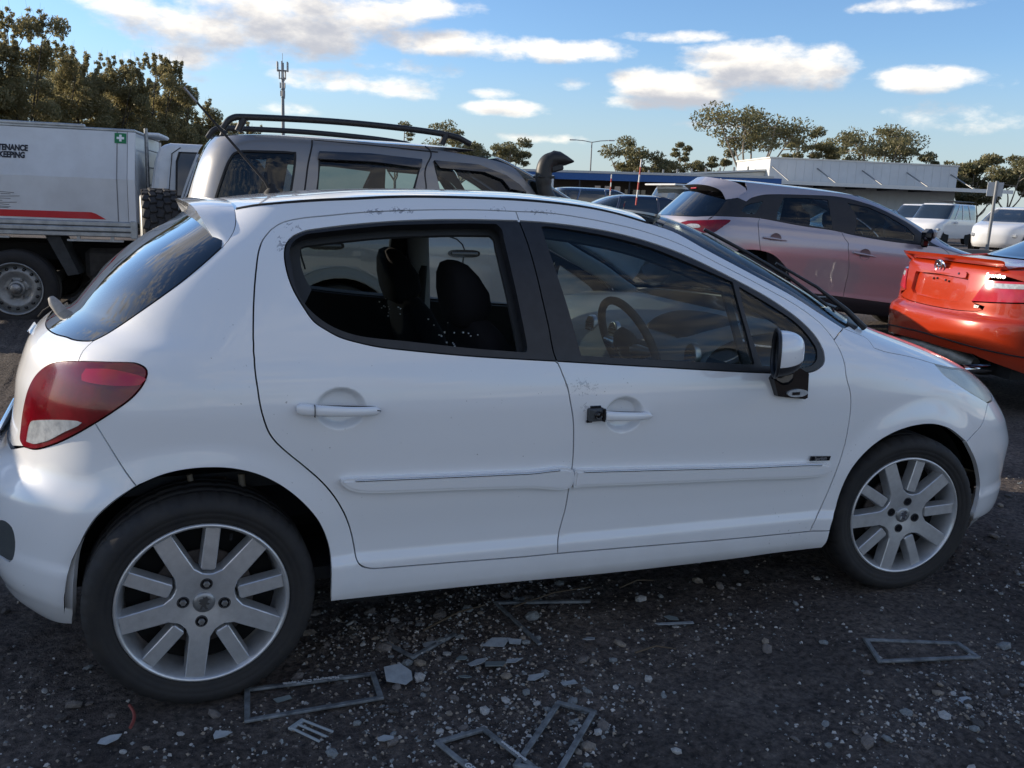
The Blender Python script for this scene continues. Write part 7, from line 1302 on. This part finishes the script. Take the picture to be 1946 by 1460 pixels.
# ------------------------------------------------------------------ ground
def gz(x, y):
    x = np.asarray(x, float); y = np.asarray(y, float)
    z = .20 * sstep((y - 1.0) / 9.) + .06 * sstep((y - 4) / 3) * sstep((7.5 - x) / 3.) * sstep((x - 4.2) / 1.5) * 0
    return z
def vnoise(x, y, seed=0):
    xi = np.floor(x).astype(int); yi = np.floor(y).astype(int); fx = sstep(x - xi); fy = sstep(y - yi)
    def h(a, b): n = (a * 374761393 + b * 668265263 + seed * 1442695) & 0x7fffffff; n = ((n ^ (n >> 13)) * 1274126177) & 0x7fffffff; return ((n ^ (n >> 16)) & 0xffff) / 65535.
    return (h(xi, yi) * (1 - fx) + h(xi + 1, yi) * fx) * (1 - fy) + (h(xi, yi + 1) * (1 - fx) + h(xi + 1, yi + 1) * fx) * fy
def ground_height(x, y):
    x = np.asarray(x, float); y = np.asarray(y, float); z = gz(x, y)
    near = 1 - sstep((np.hypot(x - 1.2, y + .6) - 5) / 12)
    b = (vnoise(x * 3, y * 3, 1) - .5) * .022 + (vnoise(x * 9, y * 9, 2) - .5) * .012 + (vnoise(x * 22, y * 22, 3) - .5) * .013 + (vnoise(x * 44, y * 44, 4) - .5) * .009
    flat = 1.
    for wx, wy in ((0, -.75), (2.54, -.76), (0, .75), (2.54, .75)): flat = flat * (1 - .8 * (1 - sstep((np.hypot(x - wx, (y - wy)) - .12) / .25)))
    return z + b * (.25 + .75 * near) * flat - .004
def grade(lo, hi, c0, c1, fine):
    a = list(np.arange(c0, c1, fine)); s = fine; x = c1
    while x < hi: a.append(x); s *= 1.09; x += s
    a.append(hi); s = fine; x = c0 - s; b = []
    while x > lo: b.append(x); s *= 1.09; x -= s
    b.append(lo); return np.array(b[::-1] + a)
gx_ = grade(-600, 900, -1.9, 4.6, .022); gy_ = grade(-300, 1500, -2.1, .6, .022)
XX, YY = np.meshgrid(gx_, gy_, indexing='ij'); G = np.stack([XX, YY, ground_height(XX, YY)], -1)
def dirt_mat():
    m = bpy.data.materials.new('packed_dirt'); m.use_nodes = True; nt = m.node_tree; N = nt.nodes.new; L = nt.links.new; b = nt.nodes['Principled BSDF']; b.inputs['Roughness'].default_value = .95; b.inputs['Specular IOR Level'].default_value = .25
    tc = N('ShaderNodeTexCoord')
    def noise(s, d=6): n = N('ShaderNodeTexNoise'); n.inputs['Scale'].default_value = s; n.inputs['Detail'].default_value = d; n.inputs['Roughness'].default_value = .65; L(tc.outputs['Object'], n.inputs['Vector']); return n.outputs[0]
    r = N('ShaderNodeValToRGB'); e = r.color_ramp.elements; e[0].position = .30; e[0].color = (.058, .050, .046, 1); e[1].position = .72; e[1].color = (.20, .172, .152, 1); k = e.new(.5); k.color = (.112, .097, .088, 1); L(noise(1.1, 8), r.inputs[0])
    r2 = N('ShaderNodeValToRGB'); e = r2.color_ramp.elements; e[0].position = .35; e[0].color = (.38, .38, .40, 1); e[1].position = .72; e[1].color = (1.6, 1.55, 1.5, 1); L(noise(45, 5), r2.inputs[0])
    mx = N('ShaderNodeMix'); mx.data_type = 'RGBA'; mx.blend_type = 'MULTIPLY'; mx.inputs[0].default_value = 1; L(r.outputs[0], mx.inputs[6]); L(r2.outputs[0], mx.inputs[7])
    # tiny pale grit
    v = N('ShaderNodeTexVoronoi'); v.inputs['Scale'].default_value = 130; L(tc.outputs['Object'], v.inputs['Vector']); mp = N('ShaderNodeMapRange'); mp.inputs[1].default_value = .30; mp.inputs[2].default_value = .18; L(v.outputs['Distance'], mp.inputs[0])
    sp = N('ShaderNodeSeparateColor'); L(v.outputs['Color'], sp.inputs[0]); gt = N('ShaderNodeMath'); gt.operation = 'GREATER_THAN'; gt.inputs[1].default_value = .975; L(sp.outputs[0], gt.inputs[0]); ml = N('ShaderNodeMath'); ml.operation = 'MULTIPLY'; L(mp.outputs[0], ml.inputs[0]); L(gt.outputs[0], ml.inputs[1])
    m2 = N('ShaderNodeMix'); m2.data_type = 'RGBA'; L(ml.outputs[0], m2.inputs[0]); L(mx.outputs[2], m2.inputs[6]); m2.inputs[7].default_value = (.26, .24, .22, 1); L(m2.outputs[2], b.inputs['Base Color'])
    bp = N('ShaderNodeBump'); bp.inputs['Strength'].default_value = 1.; bp.inputs['Distance'].default_value = .035; L(noise(38, 9), bp.inputs['Height']); L(bp.outputs[0], b.inputs['Normal']); return m
ground = grid_mesh('ground', G, dirt_mat()); tag(ground, kind='structure')
# stones: the biggest as single pieces of the ground, the fine gravel as stuff
def stone_mesh(seed, flat):
    rs = np.random.default_rng(seed); bm = bmesh.new(); bmesh.ops.create_icosphere(bm, subdivisions=1, radius=1.); 
    for v in bm.verts: v.co *= 1 + .28 * (rs.random() - .5); v.co.z *= flat; v.co.x *= 1.25
    me = bpy.data.meshes.new('stone'); bm.to_mesh(me); bm.free(); me.shade_flat(); return me
SC = [mat(f'stone_{n}', c, .85, var=.25, vscale=2, bump=.4, bscale=6, bdist=.1) for n, c in (('pale_grey', (.42, .41, .39)), ('warm_grey', (.17, .15, .135)), ('blue_grey', (.22, .235, .235)), ('dark', (.075, .067, .062)), ('sandy', (.26, .22, .175)))]
sm = []
for i in range(10):
    me = stone_mesh(i, .45 + .3 * (i % 3) / 2); me.materials.append(SC[i % 5]); sm.append(me)
patches = [(.85, -.85, .38, .30), (.75, -.72, .3, .2), (1.0, -.45, .5, .15), (.45, -.6, .3, .2), (2.25, -1.55, .55, .18), (2.6, -1.45, .5, .2), (1.9, -1.6, .4, .15), (.1, -1.05, .6, .25), (.95, -1.25, .3, .2), (-.6, -.7, .35, .25), (3.2, -1.0, .6, .4), (1.6, -.9, .7, .3), (.65, -1.15, .4, .2)]
srs = np.random.default_rng(21)
def scatter(n):
    out = []
    while len(out) < n:
        if srs.random() < .82: c = patches[srs.integers(len(patches))]; x, y = c[0] + srs.normal() * c[2] * .6, c[1] + srs.normal() * c[3] * .6
        else: x, y = srs.uniform(-1.2, 4.5), srs.uniform(-1.9, .4)
        if min(math.hypot(x, (y + .76) * 1.6), math.hypot(x - 2.54, (y + .76) * 1.6)) < .17: continue
        out.append((x, y))
    return out
for x, y in scatter(270):
    s = .009 + .015 * srs.random() ** 2.2; o = shared('stone', sm[srs.integers(10)], ground, (x, y, float(ground_height(x, y)) + s * .25), (srs.normal() * .2, srs.normal() * .2, srs.random() * 6.3), (s, s, s))
pts = scatter(9000); xs = np.array(pts); hz_ = ground_height(xs[:, 0], xs[:, 1]); V = []; Fg = []; mi = []
tet = np.array([(1, 0, -.3), (-.5, .87, -.3), (-.5, -.87, -.3), (.15, .1, .75), (-.55, .2, .5), (.3, -.5, .45)]); tf = [(0, 1, 4), (0, 4, 3), (1, 2, 4), (2, 5, 4), (4, 5, 3), (0, 3, 5), (2, 0, 5)]
for (x, y), h in zip(pts, hz_):
    s = .0026 + .0065 * srs.random() ** 2; a = srs.random() * 6.3; c, q = math.cos(a), math.sin(a); k = len(V); w = tet * (s * (.7 + .6 * srs.random()), s, s * .8); V += [(x + c * p[0] - q * p[1], y + q * p[0] + c * p[1], h + p[2] + s * .2) for p in w]; Fg += [tuple(i + k for i in f) for f in tf]; mi += [int(srs.integers(5))] * len(tf)
me = bpy.data.meshes.new('gravel'); me.from_pydata(V, [], Fg)
for m_ in SC: me.materials.append(m_)
me.polygons.foreach_set('material_index', mi); me.update(); tag(link('gravel', me, None, ground), kind='stuff')

# ------------------------------------------------------------------ rubbish on the dirt
FRM = mat('scuffed_black_plastic', (.035, .040, .045), .45, var2=(.24, .26, .27), vscale=22); PALEP = mat('pale_torn_plastic', (.36, .39, .41), .5, var2=(.24, .26, .27), vscale=30); INKW = mat('frame_white_ink', (.55, .56, .56), .5)
def on(x, y, dz=.008): return (x, y, float(gz(x, y)) + dz)
def bar(mb, a, b, w=.016, h=.008):
    a, b = Vector(a), Vector(b); d = b - a; ang = math.atan2(d.y, d.x); el = math.asin(d.z / d.length); mb.box((a + b) / 2, (d.length + w * .9, w, h), Matrix.Rotation(ang, 3, 'Z') @ Matrix.Rotation(-el, 3, 'Y'), bev=.002); return mb
def frame_thing(corners, label, closed=True, text=None, broken=None):
    c = [Vector(on(*p)) if len(p) == 2 else Vector(p) for p in corners]; o = c[0]; e = empty('number_plate_frame', tuple(o), 0, label, 'plate frame', 'number plate frames on the dirt')
    n = len(c); 
    for i in range(n if closed else n - 1): bar(MB(), c[i] - o, c[(i + 1) % n] - o, .016, .008 + .0016 * (i % 2)).build('frame_bar', FRM, e)
    if text:
        i, tx, sz, fl = text; a, b = c[i] - o, c[(i + 1) % n] - o; me = text_mesh(tx, sz, .0006, .0005); t_ = link('frame_lettering', me, INKW, e); m_ = (a + b) / 2; t_.location = (m_.x, m_.y, m_.z + .0052); d = b - a; t_.rotation_euler = (0, 0, math.atan2(d.y, d.x) + (math.pi if fl else 0))
    return e
frame_thing([(.094, -.976), (.463, -.981), (.473, -.844), (.112, -.817)], 'whole black number plate frame beside the rear wheel', text=(2, 'Melbourne City Toyota', .017, False))
frame_thing([(.92, -1.62), (.715, -1.396), (.686, -1.224), (.549, -1.241), (.60, -1.42), (.66, -1.60)], 'broken black plate frame with white capital lettering', closed=False, text=(3, 'GEELONG', .022, False)) if False else None
f2 = frame_thing([(.760, -1.47), (.686, -1.224), (.549, -1.241), (.655, -1.58)], 'broken black plate frame with white capital lettering', closed=False, text=(2, 'GEELONG', .024, False))
a, b = Vector((0, 0, 0)), Vector((.686 - .76, -1.224 + 1.47, 0)); t_ = link('frame_lettering', text_mesh('www.bloodtoyota', .014, .0006, .0004), INKW, f2); t_.location = ((a + b) / 2 + Vector((0, 0, .0052))); t_.rotation_euler = (0, 0, math.atan2((a - b).y, (a - b).x))
frame_thing([(.707, -1.40), (.936, -1.171), (1.01, -1.245), (.79, -1.47)], 'whole black plate frame standing against the lettered broken frame')
frame_thing([(2.097, -1.15), (2.384, -1.272), (2.368, -1.365), (2.03, -1.282)], 'bent black plate frame lying in front of the front wheel')
frame_thing([(.562, -.672), (.616, -.784), (.785, -.681)], 'snapped black frame corner among the gravel under the rear door', closed=False)
frame_thing([(1.03, -.826), (1.005, -.50), (1.331, -.591)], 'long snapped black frame under the sill', closed=False)
def shard(poly, z, label, m, name='plastic_shard', tilt=(0, 0), th=.002, group='broken pieces on the dirt'):
    c = np.mean(poly, 0); o = MB().prism([(p[0] - c[0], p[1] - c[1]) for p in poly], 'Z', 0, th).build(name, m); o.location = on(c[0], c[1], z); o.rotation_euler = (*tilt, 0); tag(o, label, 'debris', group); return o
shard([(.505, -.845), (.560, -.835), (.585, -.870), (.580, -.905), (.555, -.925), (.500, -.905)], .012, 'square torn scrap of whitish plastic sheet with scuff marks', PALEP, 'plastic_scrap', (.25, .1))
lab = 'pale grey broken plastic shard on the gravel'
for (x, y, s, k) in ((.905, -.775, .045, 1), (.96, -.79, .03, 2), (.84, -.905, .045, 3), (.90, -.905, .028, 4), (.80, -.88, .03, 5), (.76, -.84, .022, 6), (.93, -1.02, .03, 7), (1.01, -1.08, .032, 8), (.73, -.95, .02, 9), (.69, -.72, .03, 10), (1.20, -.85, .022, 11), (1.55, -.80, .03, 12), (2.1, -1.55, .022, 13), (2.35, -1.60, .026, 14), (2.65, -1.52, .024, 15), (2.48, -1.45, .02, 16), (.42, -1.18, .022, 17), (.20, -.90, .026, 18), (-.25, -.95, .024, 19), (.02, -1.02, .022, 20)):
    q = random.Random(k); n = q.randint(4, 6); a0 = q.random() * 6; poly = [(x + s * (.55 + .6 * q.random()) * 1.3 * math.cos(a0 + 6.283 * i / n), y + s * (.5 + .6 * q.random()) * .7 * math.sin(a0 + 6.283 * i / n)) for i in range(n)]
    shard(poly, .008, lab, PALEP if k % 3 else mat('green_grey_plastic', (.16, .19, .19), .4), tilt=(q.uniform(-.25, .25), q.uniform(-.2, .2)))
shard([(1.47, -.82), (1.475, -.835), (1.60, -.865), (1.605, -.85)], .008, 'thin pale plastic strip lying ahead of the broken frames', PALEP, 'plastic_strip')
# plastic clip with three prongs
e = empty('plastic_clip', on(.215, -1.045), R(-52), 'grey three-pronged plastic clip beside the whole plate frame', 'clip'); CL = mat('clip_grey', (.30, .33, .34), .45)
MB().box((0, 0, .004), (.015, .055, .008), bev=.002).build('clip_base', CL, e)
for k in (-1, 0, 1): bar(MB(), (.005, k * .022, .006), (.10, k * .026, .004), .008, .006).build('prong', CL, e)
# red wire
w = MB().tube([on(-.20 + .012 * math.sin(t * 3), -.80 - t * .115, .010) for t in np.linspace(0, 1, 12)], .0045, 6).build('red_wire', mat('faded_red_plastic', (.24, .06, .05), .6)); tag(w, 'short curved piece of faded red cable beside the rear tyre', 'cable')
tw = mat('dry_twig', (.10, .075, .05), .9)
for i, (a, b, l) in enumerate((((1.05, -.55), (1.40, -.48), 'long dry twig under the sill by the snapped frame'), ((1.5, -.52), (1.66, -.50), 'short curved twig under the front door'), ((.70, -.62), (.98, -.50), 'bundle of dry straw stems under the rear door'), ((3.05, -.98), (3.22, -1.06), 'dark twig ahead of the front bumper'), ((1.30, -.98), (1.44, -1.0), 'thin twig on bare dirt below the front door'))):
    m_ = Vector(((a[0] + b[0]) / 2, (a[1] + b[1]) / 2)); o = MB().tube([on(*a, .008), on(m_.x + .01, m_.y + .015, .016), on(*b, .008)], [.0035, .003, .002], 6).build('twig', tw); tag(o, l, 'twig', 'twigs and straw on the dirt')
